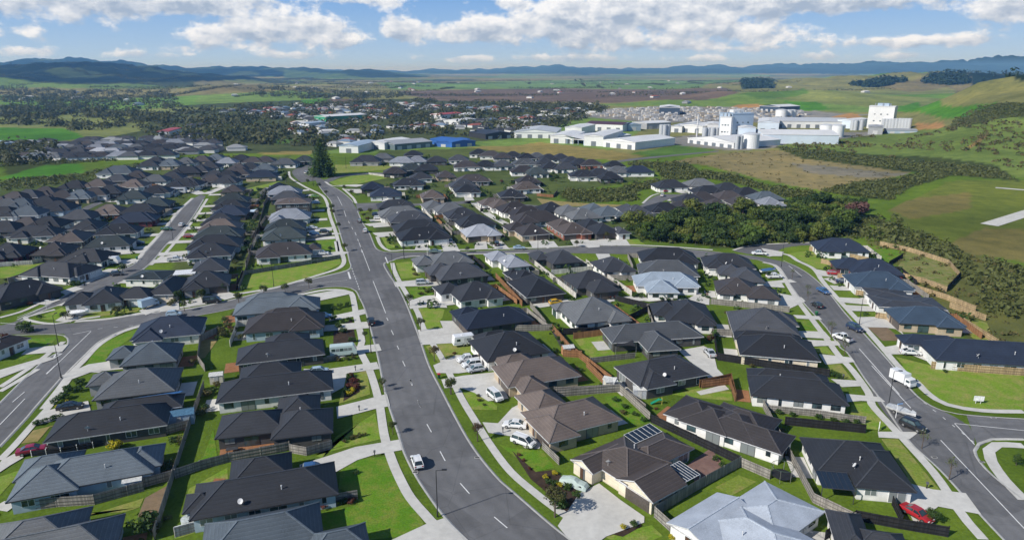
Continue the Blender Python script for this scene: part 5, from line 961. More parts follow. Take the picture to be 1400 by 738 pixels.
OBJ=[
('bin',-16.1,137.7,20,'red-lidded wheelie bin at the kerb of the main road', {'lid': 'red'}),
('bin',84.3,178.0,10,'green wheelie bin on the curved road verge', {'lid': 'green'}),
('bin',-134.5,236.1,10,'green wheelie bin on the parallel street verge', {'lid': 'green'}),
('letterbox',-30.4,122.6,0,'letterbox beside the low brick edging', {}),
('letterbox',-24.1,105.9,0,'letterbox at the mouth of the curved drive', {}),
('letterbox',-25.6,186.9,0,'black letterbox by the fan-shaped drive', {}),
('letterbox',-1.7,114.0,0,'dark letterbox beside the red-leaved tree', {}),
('letterbox',67.2,96.3,0,'letterbox near the wide drive of the red sedan', {}),
('letterbox',72.7,137.2,0,'stone letterbox on the verge near the box truck', {}),
('letterbox',-35.3,141.5,0,'tall letterbox opposite the three white cars', {}),
('signboard',94.9,125.8,-10,'white sale board on the grass corner', {}),
('signboard',69.2,115.1,60,'small white sale board by the footpath', {}),
('streetsign',-131.9,182.6,0,'white street sign on a pole at the junction lawn', {}),
('streetsign',-30.8,239.9,0,'white street sign on the cross road corner', {}),
('streetsign',-31.0,241.2,0,'white street sign facing the crossroad houses', {}),
('busshelter',74.8,119.7,20,'white pole frame with a blue top rail at the kerb', {}),
('shed',-64.1,135.7,15,'small cream garden shed with a pale roof', {'c': 'cream'}),
('shed',-61.2,96.3,20,'pale blue shed roof tucked by the fence', {'c': 'blue'}),
('glasshouse',-63.9,118.0,20,'blue glass lean-to beside the long charcoal house', {}),
('shed',13.3,151.0,15,'small orange timber shed by the new fence', {'c': 'orange'}),
('shed',21.0,133.2,-30,'small grey shed at the fence junction', {'c': 'grey'}),
('shed',26.5,128.9,-5,'grey tool shed behind the leafy strip', {'c': 'grey'}),
('shed',20.9,132.8,10,'white tool shed against the grey fence', {'c': 'cream'}),
('trampoline',44.8,99.3,0,'round black trampoline with a safety net', {}),
('sail',27.0,152.3,0,'black shade sail over the patio of the grey hip house', {}),
('sail',-121.4,312.3,0,'pale blue shade sail behind the black hip house', {'c': 'pale'}),
('tank',-47.8,86.6,0,'pale round water tank by the white-capped fence', {}),
('table',-49.6,107.2,15,'outdoor table with benches on the timber deck', {}),
('shed',-143.4,420.5,5,'white shed beside a round tree at the street top', {'c': 'cream'}),
('washing',29.4,125.5,0,'green play set on the grass by the stepped-hip house', {}),
('clothesline',42.1,84.1,20,'rotary clothes line beside the silver roof', {}),
]
BUSH=[
(50.4,290.4),
(68.5,302.7),
(84.5,326.7),
(90.7,328.5),
(99.7,319.5),
(121.0,334.2),
(157.8,346.2),
(167.9,338.1),
(166.5,323.0),
(146.5,284.6),
(122.0,263.4),
(98.4,259.8),
(82.0,251.6),
(69.3,259.8),
(54.3,263.4),
(49.5,273.6),
]
REDT=(158.3, 308.4)
PINE=(-121.8, 438.0)
SCRUB=[
[(129.4,273.5),(156.5,311.7),(178.6,311.7),(161.9,261.0),(146.1,246.4),(144.7,262.2)],
[(26.4,368.0),(31.1,387.4),(42.5,382.4),(56.6,387.4),(75.7,408.9),(91.1,423.5),(85.8,397.9),(71.8,382.4),(64.6,350.3),(43.0,344.1),(31.1,347.0)],
[(90.3,514.6),(104.2,506.0),(127.2,506.0),(125.9,463.0),(144.7,445.7),(149.1,403.3),(169.2,372.7),(160.5,352.4),(146.2,361.2),(138.5,397.9),(123.8,426.5),(102.6,423.5),(93.6,420.5),(97.8,474.0),(82.4,493.5)],
[(173.8,383.3),(212.6,413.7),(240.4,427.2),(280.2,461.0),(284.2,441.6),(237.2,401.0),(197.2,351.9),(189.1,356.8),(178.3,372.3)],
[(151.8,278.6),(167.3,291.5),(170.9,278.6),(170.8,255.7),(165.1,240.7),(151.7,243.1),(148.5,253.1),(144.3,263.9)],
[(143.3,265.0),(165.4,277.0),(167.0,257.6),(168.4,240.6),(174.1,222.8),(137.8,172.4),(132.6,179.6),(139.3,195.7),(152.2,222.8),(155.6,247.1),(145.8,261.3)],
[(234.4,613.7),(270.8,553.2),(303.3,507.4),(336.0,475.8),(311.3,422.7),(272.8,454.4),(227.6,534.0)],
[(-405.1,543.4),(-370.4,543.4),(-332.8,534.0),(-347.7,573.8),(-277.0,579.2),(-262.7,548.3),(-308.7,507.4),(-338.5,495.1),(-359.0,479.5)],
[(-318.1,422.7),(-296.8,431.7),(-280.9,447.7),(-280.0,475.8),(-265.4,507.4),(-248.8,543.4),(-219.7,558.2),(-210.5,534.0),(-250.8,468.5),(-261.1,411.1),(-287.2,379.8)],
[(469,738),(487,730),(490,691),(489,650),(471,624),(443,640),(409,626),(419,667)],
]
COV=[
('town',[(-548,1165),(-326,1420),(-218,1494),(150,1443),(179,1224),(0,691),(-41,647),(-141,604),(-251,591),(-350,634),(-464,883)]),
('urban',[(-474,587),(-453,648),(-321,689),(-230,586),(-264,550),(-322,512),(-407,501)]),
('lots',[(-94,380),(-85,442),(-112,585),(-38,604),(37,585),(88,455),(82,423),(24,367),(11,331),(-23,350),(-52,345)]),
('lots',[(-154,173),(-324,385),(-272,509),(-174,545),(-146,470),(-132,381),(-177,380),(-151,290),(-139,214),(-142,179)]),
('lots',[(-112,210),(-162,374),(-138,427),(-102,362),(-79,264),(-94,222)]),
('lots',[(-52,264),(-70,322),(-22,341),(72,332),(52,264),(0,255)]),
('plain',[(-670,3602),(1083,5242),(1252,4040),(679,2519),(0,2588),(-414,2493)]),
('swamp',[(-372,2313),(0,2588),(168,2699),(750,2413),(468,1455),(376,1389),(231,1480),(0,1553),(-165,1588),(-265,1824)]),
('bright',[(-661,827),(-529,817),(-429,691),(-439,647),(-506,628)]),
('straw',[(0,620),(28,660),(92,574),(108,548),(82,514),(51,530),(0,570),(-39,609)]),
('grass',[(103,570),(150,628),(180,585),(153,554),(115,540)]),
('yard',[(102,1020),(170,1250),(267,1280),(500,1197),(515,984),(391,930),(245,895),(167,936)]),
('yard',[(110,646),(183,722),(328,777),(443,745),(400,689),(285,641),(224,602),(187,586),(150,628)]),
('waste',[(111,508),(180,565),(226,591),(264,456),(227,423),(177,380),(155,423),(136,491)]),
('gravel',[(204,504),(246,458),(262,449),(222,430),(194,452)]),
('olive',[(238,622),(366,723),(444,753),(431,652),(483,642),(527,615),(374,424),(321,436),(285,534)]),
('rough',[(140,264),(163,264),(177,227),(183,198),(132,137),(118,145),(114,158),(132,214)]),
('paddock',[(183,322),(265,417),(319,424),(364,412),(210,229),(181,232),(166,250),(164,277)]),
('straw2',[(185,326),(220,363),(259,380),(226,332),(182,303)]),
('straw2',[(168,256),(204,290),(219,285),(239,264),(208,228),(182,234),(169,242)]),
('scrub',[(50,291),(69,303),(85,327),(91,330),(100,320),(121,335),(158,347),(168,338),(167,324),(147,285),(122,263),(98,260),(82,252),(69,260),(54,264),(50,275)]),
('scrub',[(91,516),(104,507),(127,506),(126,463),(145,446),(150,404),(169,373),(161,354),(146,362),(139,399),(124,427),(103,424),(94,421),(98,474),(83,495)]),
('scrub',[(174,383),(213,415),(241,429),(281,463),(285,443),(238,402),(198,353),(189,357),(179,374)]),
('scrub',[(235,615),(281,575),(319,535),(343,487),(310,418),(270,449),(225,527)]),
('scrub',[(26,368),(31,389),(43,383),(57,388),(76,409),(91,425),(86,399),(72,383),(65,351),(43,345),(31,348)]),
('scrub',[(-413,554),(-395,553),(-335,525),(-315,503),(-329,482),(-324,447),(-333,443)]),
('scrub',[(-315,419),(-311,440),(-290,439),(-275,446),(-268,424),(-279,422),(-285,401),(-295,391)]),
('scrub',[(469,738),(487,730),(490,691),(489,650),(471,624),(443,640),(409,626),(419,667)]),
('orange',[(394,1258),(451,1273),(444,1214),(387,1196)]),
('orange',[(442,976),(524,1066),(503,1000),(458,913),(425,920)]),
('orange',[(458,799),(459,752),(438,712),(435,754)]),
('orange',[(363,549),(398,588),(407,593),(364,546)]),
('bright',[(665,1207),(752,1289),(518,847),(494,763),(492,710),(465,715),(467,759),(525,944)]),
('tan',[(1171,2262),(1402,2428),(1510,2322),(573,816),(1329,2138),(1114,1987)]),
('forest',[(1336,2315),(1527,2514),(1533,2401),(1400,2165),(1343,2177)]),
('forest',[(1576,2469),(6577,9124),(588,790),(576,819),(1510,2322)]),
('forest',[(1099,2309),(1265,2403),(1297,2324),(1108,2183)]),
('grass',[(459,1426),(926,2234),(608,1449),(476,1346)]),
('bright',[(511,1327),(570,1303),(538,1170),(477,1141)]),
('forest',[(1293,4009),(949,2579),(862,2323),(759,2317)]),
('bright',[(-479,1577),(-436,1611),(-374,1390),(-409,1362)]),
('swamp',[(-430,1612),(-362,1656),(-282,1354),(-327,1305)]),
('tan',[(-874,1969),(-877,2172),(-755,2083),(-641,1883),(-747,1895),(-789,1809)]),
('straw',[(-207,564),(-168,587),(-159,559),(-199,549)]),
('grass',[(-235,676),(-201,705),(-194,683),(-215,633)]),
('bright',[(-331,428),(-327,434),(-332,463),(-336,492),(-314,501),(-287,456),(-304,443),(-313,428)]),
]
IND=[
('warehouse',(80.9,614.7),(105.1,588.8),(152.9,624.2),6.5,'white','white','long low warehouse with a white gable front and grey side, nearest the dry field'),
('warehouse',(65.1,624.1),(81.4,617.1),(126.8,673.2),9,'white','white','taller white warehouse behind the grey-sided one'),
('open_shed',(36.7,654.6),(65.1,626.6),(97.3,697.7),5,'bluegrey','white','white-roofed open shed with dark bays'),
('warehouse',(56.1,733.9),(72.9,726.6),(98.1,769.1),8,'white','white','white box building with a navy side above the open shed'),
('warehouse',(84.0,789.6),(122.4,768.7),(134.1,795.6),8,'white','maroon','long white warehouse with a maroon roof'),
('warehouse',(129.9,780.2),(145.4,783.9),(154.5,815.2),7,'bluegrey','bluegrey','blue-grey block beside the maroon roof'),
('warehouse',(155.4,801.7),(187.0,818.6),(197.8,854.8),7,'grey','white','white-roofed shed between the maroon roof and silos'),
('warehouse',(226.0,1073.7),(255.9,1067.0),(346.7,1112.1),11,'darkblue','white','huge dark shed with a white roof in the timber yard'),
('warehouse',(-99.8,587.3),(-70.9,613.4),(-73.4,654.1),5,'greengrey','grey','long grey-green sheds at the edge of the estate'),
('warehouse',(-52.9,607.9),(-33.0,621.6),(-36.5,667.8),4.6,'blue','blue','bright blue warehouse with blue roof'),
('warehouse',(-69.3,616.1),(-52.8,610.3),(-55.3,653.3),4,'blue','blue','lower blue roofed shed joined to the blue warehouse'),
('warehouse',(-26.0,681.8),(1.5,698.8),(0.0,739.0),5,'black','black','black gabled shed on the green field'),
('warehouse',(2.2,698.8),(43.9,691.9),(52.2,749.1),6,'white','ltgrey','long pale commercial building with white bays'),
('warehouse',(35.9,646.8),(57.0,640.1),(64.2,690.3),7,'white','white','white commercial building with dark red bays'),
('milk_tower',(203.2,680.4),(212.4,674.6),(217.3,685.0),22,'white','white','white process tower, lower front block of the dairy factory'),
('milk_tower',(215.0,679.8),(238.1,687.2),(250.5,714.3),25,'bluegrey','bluegrey','pale blue-grey process tower behind the white block'),
('milk_tower',(409.9,803.8),(431.2,788.5),(448.2,804.0),25,'white','white','large white process tower by the silos at the far end'),
('warehouse',(239.3,689.9),(233.1,644.2),(308.9,701.0),8.5,'bluewhite','white','great white dry-store warehouse with a blue-white long wall'),
('warehouse',(313.4,827.1),(394.7,811.4),(435.8,853.1),8,'white','ltgrey','wide grey-roofed store behind the dry-store warehouse'),
('warehouse',(164.8,648.2),(192.9,599.7),(222.1,668.5),5,'white','white','low white service building in front of the process tower'),
('warehouse',(185.7,765.6),(205.1,747.7),(234.8,795.8),8,'white','white','small white plant building beside the tall chimney'),
('warehouse',(404.0,1143.1),(424.0,1110.2),(447.1,1169.1),9,'darkblue','white','dark shed with white roof beyond the factory tanks'),
('warehouse',(377.2,735.3),(389.4,729.0),(408.2,753.1),8,'grey','grey','grey plant block below the far white tower'),
('warehouse',(-261.3,921.6),(-241.1,903.7),(-225.1,975.3),8,'green','white','long green and white hall in the town'),
('warehouse',(-247.8,805.8),(-233.4,799.7),(-242.8,835.9),7,'white','bluegrey','white hall with a pale hipped roof in the town'),
('warehouse',(-142.7,568.6),(-126.3,565.4),(-128.0,609.2),6,'white','bluegrey','white block with a grey roof at the estate edge'),
('warehouse',(-124.9,597.2),(-109.1,590.5),(-104.8,634.0),6,'white','white','cluster of white flat-roofed units at the estate edge'),
('warehouse',(-87.3,883.7),(-66.0,871.4),(-53.4,907.9),5,'white','white','long thin white sheds in the town'),
('warehouse',(-116.3,990.2),(-98.3,976.2),(-101.7,1032.6),6,'white','redroof','white building with a red roof in the town'),
('warehouse',(-76.8,962.6),(-58.4,960.0),(-59.8,1019.4),6,'greengrey','white','round white-roofed hall in the town'),
('warehouse',(-429.8,579.5),(-422.1,588.7),(-440.2,615.8),6,'white','bluegrey','pale shed at the edge of the outlying estate'),
('warehouse',(-360.1,704.2),(-349.2,706.1),(-367.6,747.6),6,'white','redroof','white building with a red roof near the stream trees'),
('warehouse',(219.3,666.5),(233.5,664.6),(252.2,697.8),13,'bluewhite','white','stepped pale plant block at the foot of the process towers'),
('warehouse',(270.9,766.9),(291.5,759.3),(321.3,820.3),11,'bluewhite','white','white hall linking the process towers to the wide grey-roofed store'),
('warehouse',(207.1,737.5),(218.8,734.1),(231.1,766.4),11,'white','white','white block tucked behind the four slim silos'),
('warehouse',(382.1,817.4),(392.3,804.6),(414.7,842.5),10,'bluewhite','white','pale block between the twin domed tanks and the far silos'),
('warehouse',(399.7,738.5),(427.0,730.9),(436.5,745.1),4,'bluegrey','grey','long low grey service rack below the far white tower'),
('warehouse',(175.0,764.9),(185.7,759.1),(197.8,795.6),7,'white','ltgrey','small white shed near the tall chimney'),
('warehouse',(199.3,815.7),(206.5,810.5),(219.8,849.4),6,'ltgrey','white','pale office block behind the tall chimney'),
]
TANK=[
((208.9,605.0),7.2,12,'largest white storage tank at the corner of the dairy factory', None),
((323.5,714.8),6.4,11.5,'white domed tank nearer the tower of the twin pair', None),
((333.0,710.5),6.4,11.5,'white domed tank nearer the silos of the twin pair', None),
((385.3,999.6),8,11,'white tank beyond the store roof, first of three', None),
((398.5,1008.3),6.5,10,'white tank beyond the store roof, second of three', None),
((407.1,1014.2),5.5,10,'white tank beyond the store roof, third of three', None),
((189.9,684.2),2.3,11,'slim grey silo in the row of four before the white tower','row of four silos'),
((194.3,686.0),2.3,11,'slim grey silo in the row of four before the white tower','row of four silos'),
((197.9,684.9),2.3,11,'slim grey silo in the row of four before the white tower','row of four silos'),
((202.3,686.6),2.3,11,'slim grey silo in the row of four before the white tower','row of four silos'),
((150.0,697.0),2.3,13,'slim grey silo in the row of three by the long warehouse','row of three silos'),
((153.1,696.3),2.3,13,'slim grey silo in the row of three by the long warehouse','row of three silos'),
((156.8,698.4),2.3,13,'slim grey silo in the row of three by the long warehouse','row of three silos'),
((384.4,784.9),2.4,11,'slim pale silo in the row below the far tower','silos below the far tower'),
((387.0,783.5),2.4,11,'slim pale silo in the row below the far tower','silos below the far tower'),
((391.2,785.4),2.4,11,'slim pale silo in the row below the far tower','silos below the far tower'),
((393.9,784.0),2.4,11,'slim pale silo in the row below the far tower','silos below the far tower'),
((423.3,792.8),2.4,11,'slim silo in the long row beside the far white tower','long row of silos by the far tower'),
((426.1,791.2),2.4,11,'slim silo in the long row beside the far white tower','long row of silos by the far tower'),
((428.9,789.7),2.4,11,'slim silo in the long row beside the far white tower','long row of silos by the far tower'),
((430.0,785.0),2.4,11,'slim silo in the long row beside the far white tower','long row of silos by the far tower'),
((432.8,783.5),2.4,11,'slim silo in the long row beside the far white tower','long row of silos by the far tower'),
((435.6,782.0),2.4,11,'slim silo in the long row beside the far white tower','long row of silos by the far tower'),
((436.6,777.3),2.4,11,'slim silo in the long row beside the far white tower','long row of silos by the far tower'),
((437.6,772.7),2.4,11,'slim silo in the long row beside the far white tower','long row of silos by the far tower'),
((438.5,768.1),2.4,11,'slim silo in the long row beside the far white tower','long row of silos by the far tower'),
((194.4,596.6),1.8,11,'slim steel silo beside the largest tank','pair of steel silos by the largest tank'),
((198.1,598.0),1.8,11,'slim steel silo beside the largest tank','pair of steel silos by the largest tank'),
]
CHIM=[
(186.0,697.1),
]
TOWN=[
(-497,1106),
(-317,1381),
(-211,1447),
(144,1381),
(173,1225),
(0,704),
(-108,731),
(-145,621),
(-232,591),
(-346,729),
]
TREEB=[
[(-570,1212),(-326,1420),(-218,1494),(173,1383),(167,1181),(14,674),(-45,714),(-104,705),(-145,653),(-176,592),(-243,620),(-365,691),(-517,948)],
[(-891,1219),(-987,1480),(-567,1105),(-439,860),(-461,796),(-495,776),(-522,826),(-633,859)],
[(-1639,2138),(-933,1913),(-557,1212),(-697,1214),(-1104,1514)],
[(-743,2050),(-631,2256),(-305,2098),(-272,1633),(-426,1572),(-616,1691)],
[(-439,591),(-422,621),(-349,555),(-347,508),(-363,485)],
]
YARD=[
(110,1053),
(173,1225),
(264,1265),
(476,1168),
(437,1016),
(251,920),
(170,951),
]
GRATES=[
(-16.3,100.9),
(-6.1,105.5),
(74.0,105.6),
(81.3,104.1),
(93.9,119.7),
(85.3,133.7),
(-45.2,192.7),
(-99.6,138.3),
]
AIRSTRIP=[
((209.38577110178622,293.1352686100336),(253.47011244181286,325.570004475801),7.0),
((279.89045973948333,392.5491110321938),(295.9999896128711,380.5489195550639),4.0),
]
CLOUDS=[
(-36.9,4.51,12.9,1.6,0.95),
(-24.2,5.08,8.0,1.23,1.0),
(-16.0,3.14,4.9,1.04,1.15),
(-21.5,2.57,3.7,0.74,0.8),
(-38.7,2.4,7.4,0.61,0.6),
(-8.5,3.03,1.7,1.23,1.1),
(-2.5,3.03,3.7,1.17,1.25),
(-10.9,5.31,4.3,0.61,0.8),
(5.4,3.26,4.3,1.97,1.2),
(10.9,4.63,9.2,1.23,1.15),
(17.2,2.8,6.8,0.98,0.9),
(24.8,5.08,8.6,1.11,1.3),
(36.3,3.83,3.8,1.23,1.3),
(41.4,4.97,3.7,0.98,1.0),
(27.2,1.88,3.7,0.49,0.75),
(12.1,1.88,4.3,0.49,0.75),
(18.1,1.54,3.1,0.37,0.6),
(-22.4,1.66,6.1,0.43,0.5),
(1.2,0.97,4.3,0.37,0.5),
(-7.0,0.97,1.6,0.37,0.5),
(32.1,2.0,3.1,0.55,0.7),
(-39.3,1.43,2.2,0.49,0.5),
(0.0,5.2,1.8,0.49,0.6),
(-16.9,1.09,3.1,0.37,0.95),
(-13.3,2.0,1.5,0.55,0.9),
(-27.2,1.09,3.1,0.37,0.8),
(38.7,1.88,2.5,0.49,0.95),
(6.0,0.86,3.1,0.31,0.9),
(15.1,0.86,2.8,0.31,0.9),
(23.0,0.97,2.5,0.37,0.9),
(-34.5,1.2,2.2,0.43,0.85),
(-3.6,0.86,1.8,0.31,0.9),
(29.0,0.97,2.2,0.31,0.85),
]
SUN=5.0
SKYTINT=(.95,.98,1.05,1.0)

C=bpy.context.scene.collection
S=bpy.context.scene
# ------------------------------------------------------------------ materials
def nt(name):
    m=bpy.data.materials.new(name); m.use_nodes=True; t=m.node_tree; t.nodes.clear()
    o=t.nodes.new('ShaderNodeOutputMaterial'); b=t.nodes.new('ShaderNodeBsdfPrincipled')
    t.links.new(b.outputs[0],o.inputs[0]); return m,t,b
def N(t,k,**p):
    n=t.nodes.new(k)
    for a,v in p.items():
        if a.startswith('i_'):
            q=a[2:]; n.inputs[int(q) if q.isdigit() else q].default_value=v
        else: setattr(n,a,v)
    return n
def mixc(t,f,a,b,mode='MIX'):
    n=t.nodes.new('ShaderNodeMix'); n.data_type='RGBA'; n.blend_type=mode
    for sock,v in ((n.inputs[0],f),(n.inputs[6],a),(n.inputs[7],b)):
        if hasattr(v,'links') or hasattr(v,'is_output'): t.links.new(v,sock)
        else: sock.default_value=(v if isinstance(v,(int,float)) else (*v,1) if len(v)==3 else v)
    return n.outputs[2]
def ramp(t,src,stops):
    r=t.nodes.new('ShaderNodeValToRGB'); e=r.color_ramp.elements
    while len(e)<len(stops): e.new(.5)
    for q,(p,c) in zip(e,stops): q.position=p; q.color=(c,c,c,1) if isinstance(c,(int,float)) else (*c,1)
    t.links.new(src,r.inputs[0]); return r.outputs[0]
def noise_(t,scale,detail=4,rough=.55,vec=None,coord='Object',dist=0.0):
    n=N(t,'ShaderNodeTexNoise'); n.inputs['Scale'].default_value=scale; n.inputs['Detail'].default_value=detail; n.inputs['Roughness'].default_value=rough; n.inputs['Distortion'].default_value=dist
    if vec is None:
        if coord=='World': vec=N(t,'ShaderNodeNewGeometry').outputs['Position']
        else: vec=N(t,'ShaderNodeTexCoord').outputs[coord]
    t.links.new(vec,n.inputs['Vector']); return n.outputs[0]
def plain(name,col,rough=.6,metal=0,var=.25,scale=3.0,spec=.4,coord='World'):
    m,t,b=nt(name)
    n=noise_(t,scale,4,coord=coord)
    c=mixc(t,ramp(t,n,[(.3,0.0),(.7,1.0)]),tuple(x*(1-var) for x in col),tuple(min(1,x*(1+var)) for x in col))
    t.links.new(c,b.inputs['Base Color']); b.inputs['Roughness'].default_value=rough; b.inputs['Metallic'].default_value=metal
    b.inputs['Specular IOR Level'].default_value=spec
    return m
MATS={}
def M(name,*a,**k):
    if name not in MATS: MATS[name]=plain(name,*a,**k)
    return MATS[name]
ROOFC={'char':(.025,.027,.032),'chargrey':(.044,.047,.054),'charbrown':(.045,.040,.040),'bluegrey':(.075,.092,.108),'grey':(.088,.094,.100),'ltgrey':(.21,.225,.255),'navy':(.018,.025,.042),'brown':(.088,.072,.064),'greengrey':(.036,.046,.047),'slateblue':(.040,.062,.092),'silverblue':(.32,.38,.44),'silver':(.40,.44,.49)}
WALLC={'white':(.78,.77,.74),'cream':(.72,.64,.50),'beige':(.50,.41,.30),'brick':(.26,.10,.065),'dark':(.075,.072,.07),'grey':(.34,.34,.34),'blue':(.42,.52,.60),'maroon':(.16,.04,.05)}  # blue also stands for pale walls in shade, tint put into the colour
def roofmat(key):
    nm='roof_'+key
    if nm in MATS: return MATS[nm]
    m,t,b=nt(nm); col=ROOFC[key]
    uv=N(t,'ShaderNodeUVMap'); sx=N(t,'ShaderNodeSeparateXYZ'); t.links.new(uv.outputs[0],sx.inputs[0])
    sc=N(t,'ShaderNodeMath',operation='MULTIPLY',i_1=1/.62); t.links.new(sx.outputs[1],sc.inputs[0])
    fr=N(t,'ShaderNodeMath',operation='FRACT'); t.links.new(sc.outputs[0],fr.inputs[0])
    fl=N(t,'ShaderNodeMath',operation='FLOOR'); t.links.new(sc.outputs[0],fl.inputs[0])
    edge=ramp(t,fr.outputs[0],[(0.0,.35),(.12,.55),(.80,.62),(.90,1.0),(.97,.9),(1.0,.2)])  # course edges lightened in colour, painted as steps catching the sun
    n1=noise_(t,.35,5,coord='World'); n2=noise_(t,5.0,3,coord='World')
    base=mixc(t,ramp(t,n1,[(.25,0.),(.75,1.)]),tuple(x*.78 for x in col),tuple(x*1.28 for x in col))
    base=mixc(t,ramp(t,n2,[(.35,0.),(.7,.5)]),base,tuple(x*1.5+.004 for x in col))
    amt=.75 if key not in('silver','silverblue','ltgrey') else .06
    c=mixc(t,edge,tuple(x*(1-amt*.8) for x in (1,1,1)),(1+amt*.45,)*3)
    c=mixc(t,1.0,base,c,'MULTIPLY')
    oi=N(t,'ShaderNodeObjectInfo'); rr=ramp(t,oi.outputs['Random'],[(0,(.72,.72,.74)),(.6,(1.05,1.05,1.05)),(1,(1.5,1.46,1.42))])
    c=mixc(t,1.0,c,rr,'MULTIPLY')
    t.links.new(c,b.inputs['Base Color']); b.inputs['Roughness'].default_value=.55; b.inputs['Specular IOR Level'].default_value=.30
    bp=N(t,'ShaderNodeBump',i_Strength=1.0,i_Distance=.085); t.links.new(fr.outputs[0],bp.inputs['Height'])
    if key=='silver': bp.inputs['Strength'].default_value=.08
    t.links.new(bp.outputs[0],b.inputs['Normal'])
    MATS[nm]=m; return m
def wallmat(key):
    nm='wall_'+key
    if nm in MATS: return MATS[nm]
    m,t,b=nt(nm); col=WALLC[key]
    tc=N(t,'ShaderNodeTexCoord')
    n=noise_(t,.9,5,vec=tc.outputs['Object']); c=mixc(t,ramp(t,n,[(.3,0.),(.7,1.)]),tuple(x*.86 for x in col),tuple(min(.85,x*1.08) for x in col))
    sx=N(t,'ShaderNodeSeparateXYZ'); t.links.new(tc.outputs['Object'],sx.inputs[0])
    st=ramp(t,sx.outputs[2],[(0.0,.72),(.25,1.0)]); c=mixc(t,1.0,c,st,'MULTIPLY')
    if key in('beige','brick','cream'):
        bk=N(t,'ShaderNodeTexBrick'); bk.inputs['Scale'].default_value=2.2; bk.inputs['Mortar Size'].default_value=.012
        mp=N(t,'ShaderNodeMapping'); mp.inputs['Rotation'].default_value=(math.pi/2,0,0); t.links.new(tc.outputs['Object'],mp.inputs[0]); t.links.new(mp.outputs[0],bk.inputs[0])
        bk.inputs['Color1'].default_value=(.8,.8,.8,1); bk.inputs['Color2'].default_value=(1.1,1.05,1,1); bk.inputs['Mortar'].default_value=(1.05,1.05,1.05,1)
        c=mixc(t,.7,c,bk.outputs[0],'MULTIPLY')
    t.links.new(c,b.inputs['Base Color']); b.inputs['Roughness'].default_value=.85
    MATS[nm]=m; return m
def glass():
    if 'glass' in MATS: return MATS['glass']
    m,t,b=nt('window_glass'); b.inputs['Base Color'].default_value=(.03,.055,.065,1); b.inputs['Roughness'].default_value=.06; b.inputs['Specular IOR Level'].default_value=.9
    n=noise_(t,.5,1,coord='World'); oi=N(t,'ShaderNodeObjectInfo'); t.links.new(mixc(t,ramp(t,oi.outputs['Random'],[(.62,0.),(.66,1.)]),mixc(t,ramp(t,n,[(.4,0.),(.6,1.)]),(.02,.03,.035),(.06,.10,.11)),(.22,.24,.24)),b.inputs['Base Color'])
    MATS['glass']=m; return m
def ground_tex(name,cols,scales,rough=.95,bump=.0):
    m,t,b=nt(name)
    pos=N(t,'ShaderNodeNewGeometry').outputs['Position']
    a=noise_(t,scales[0],6,.6,vec=pos); d=noise_(t,scales[1],5,.65,vec=pos); e=noise_(t,scales[2],3,.6,vec=pos)
    c=mixc(t,ramp(t,a,[(.36,0.),(.64,1.)]),cols[0],cols[1])
    c=mixc(t,ramp(t,d,[(.43,0.),(.68,.95 if bump else .75)]),c,cols[2])
    c=mixc(t,1.0,c,ramp(t,e,[(.25,.72 if bump else .9),(.75,1.25 if bump else 1.08)]),'MULTIPLY')
    t.links.new(c,b.inputs['Base Color']); b.inputs['Roughness'].default_value=rough; b.inputs['Specular IOR Level'].default_value=.15
    if bump:
        bp=N(t,'ShaderNodeBump',i_Strength=bump,i_Distance=.15); t.links.new(e,bp.inputs['Height']); t.links.new(bp.outputs[0],b.inputs['Normal'])
    MATS[name]=m; return m
lawn_m=ground_tex('lawn_grass',[(.140,.250,.020),(.185,.290,.030),(.30,.28,.085)],[.07,.33,2.6],bump=.5)
lawn_b=ground_tex('lawn_yellowed',[(.165,.235,.030),(.215,.265,.045),(.30,.26,.09)],[.10,.30,2.2],bump=.5)
lawn_c=ground_tex('lawn_lush',[(.085,.200,.010),(.115,.235,.016),(.20,.23,.04)],[.06,.40,3.0],bump=.5)
LAWNM=[lawn_m,lawn_b,lawn_m,lawn_c]
asphalt_m=ground_tex('asphalt',[(.142,.142,.145),(.182,.182,.185),(.124,.124,.127)],[.045,.28,4.0],rough=.9)
_t=asphalt_m.node_tree; _b=[n for n in _t.nodes if n.type=='BSDF_PRINCIPLED'][0]; _src=_b.inputs['Base Color'].links[0].from_socket
_v=N(_t,'ShaderNodeTexVoronoi'); _v.inputs['Scale'].default_value=.055; _t.links.new(N(_t,'ShaderNodeNewGeometry').outputs['Position'],_v.inputs['Vector'])
_w=N(_t,'ShaderNodeTexVoronoi',feature='DISTANCE_TO_EDGE'); _w.inputs['Scale'].default_value=.11; _t.links.new(N(_t,'ShaderNodeNewGeometry').outputs['Position'],_w.inputs['Vector'])
_c=mixc(_t,1.0,_src,ramp(_t,_v.outputs['Color'],[(.2,.88),(.8,1.10)]),'MULTIPLY'); _c=mixc(_t,1.0,_c,ramp(_t,_w.outputs['Distance'],[(0,.80),(.012,1.0)]),'MULTIPLY'); _u=N(_t,'ShaderNodeSeparateXYZ'); _t.links.new(N(_t,'ShaderNodeUVMap').outputs[0],_u.inputs[0]); _c=mixc(_t,.8,_c,ramp(_t,_u.outputs[0],[(0,.86),(.10,1.02),(.20,.90),(.28,1.05),(.37,.90),(.5,1.06),(.63,.90),(.72,1.05),(.80,.90),(.90,1.02),(1,.86)]),'MULTIPLY'); _t.links.new(_c,_b.inputs['Base Color'])
conc_m=ground_tex('concrete',[(.56,.545,.50),(.62,.605,.56),(.49,.475,.435)],[.05,.16,.9],rough=.85)
kerb_m=ground_tex('kerb_concrete',[(.44,.43,.40),(.52,.51,.48),(.36,.35,.33)],[.2,.7,3.0])
paint_m=ground_tex('road_paint',[(.72,.72,.70),(.78,.78,.76),(.5,.5,.5)],[.3,1.5,6.0])
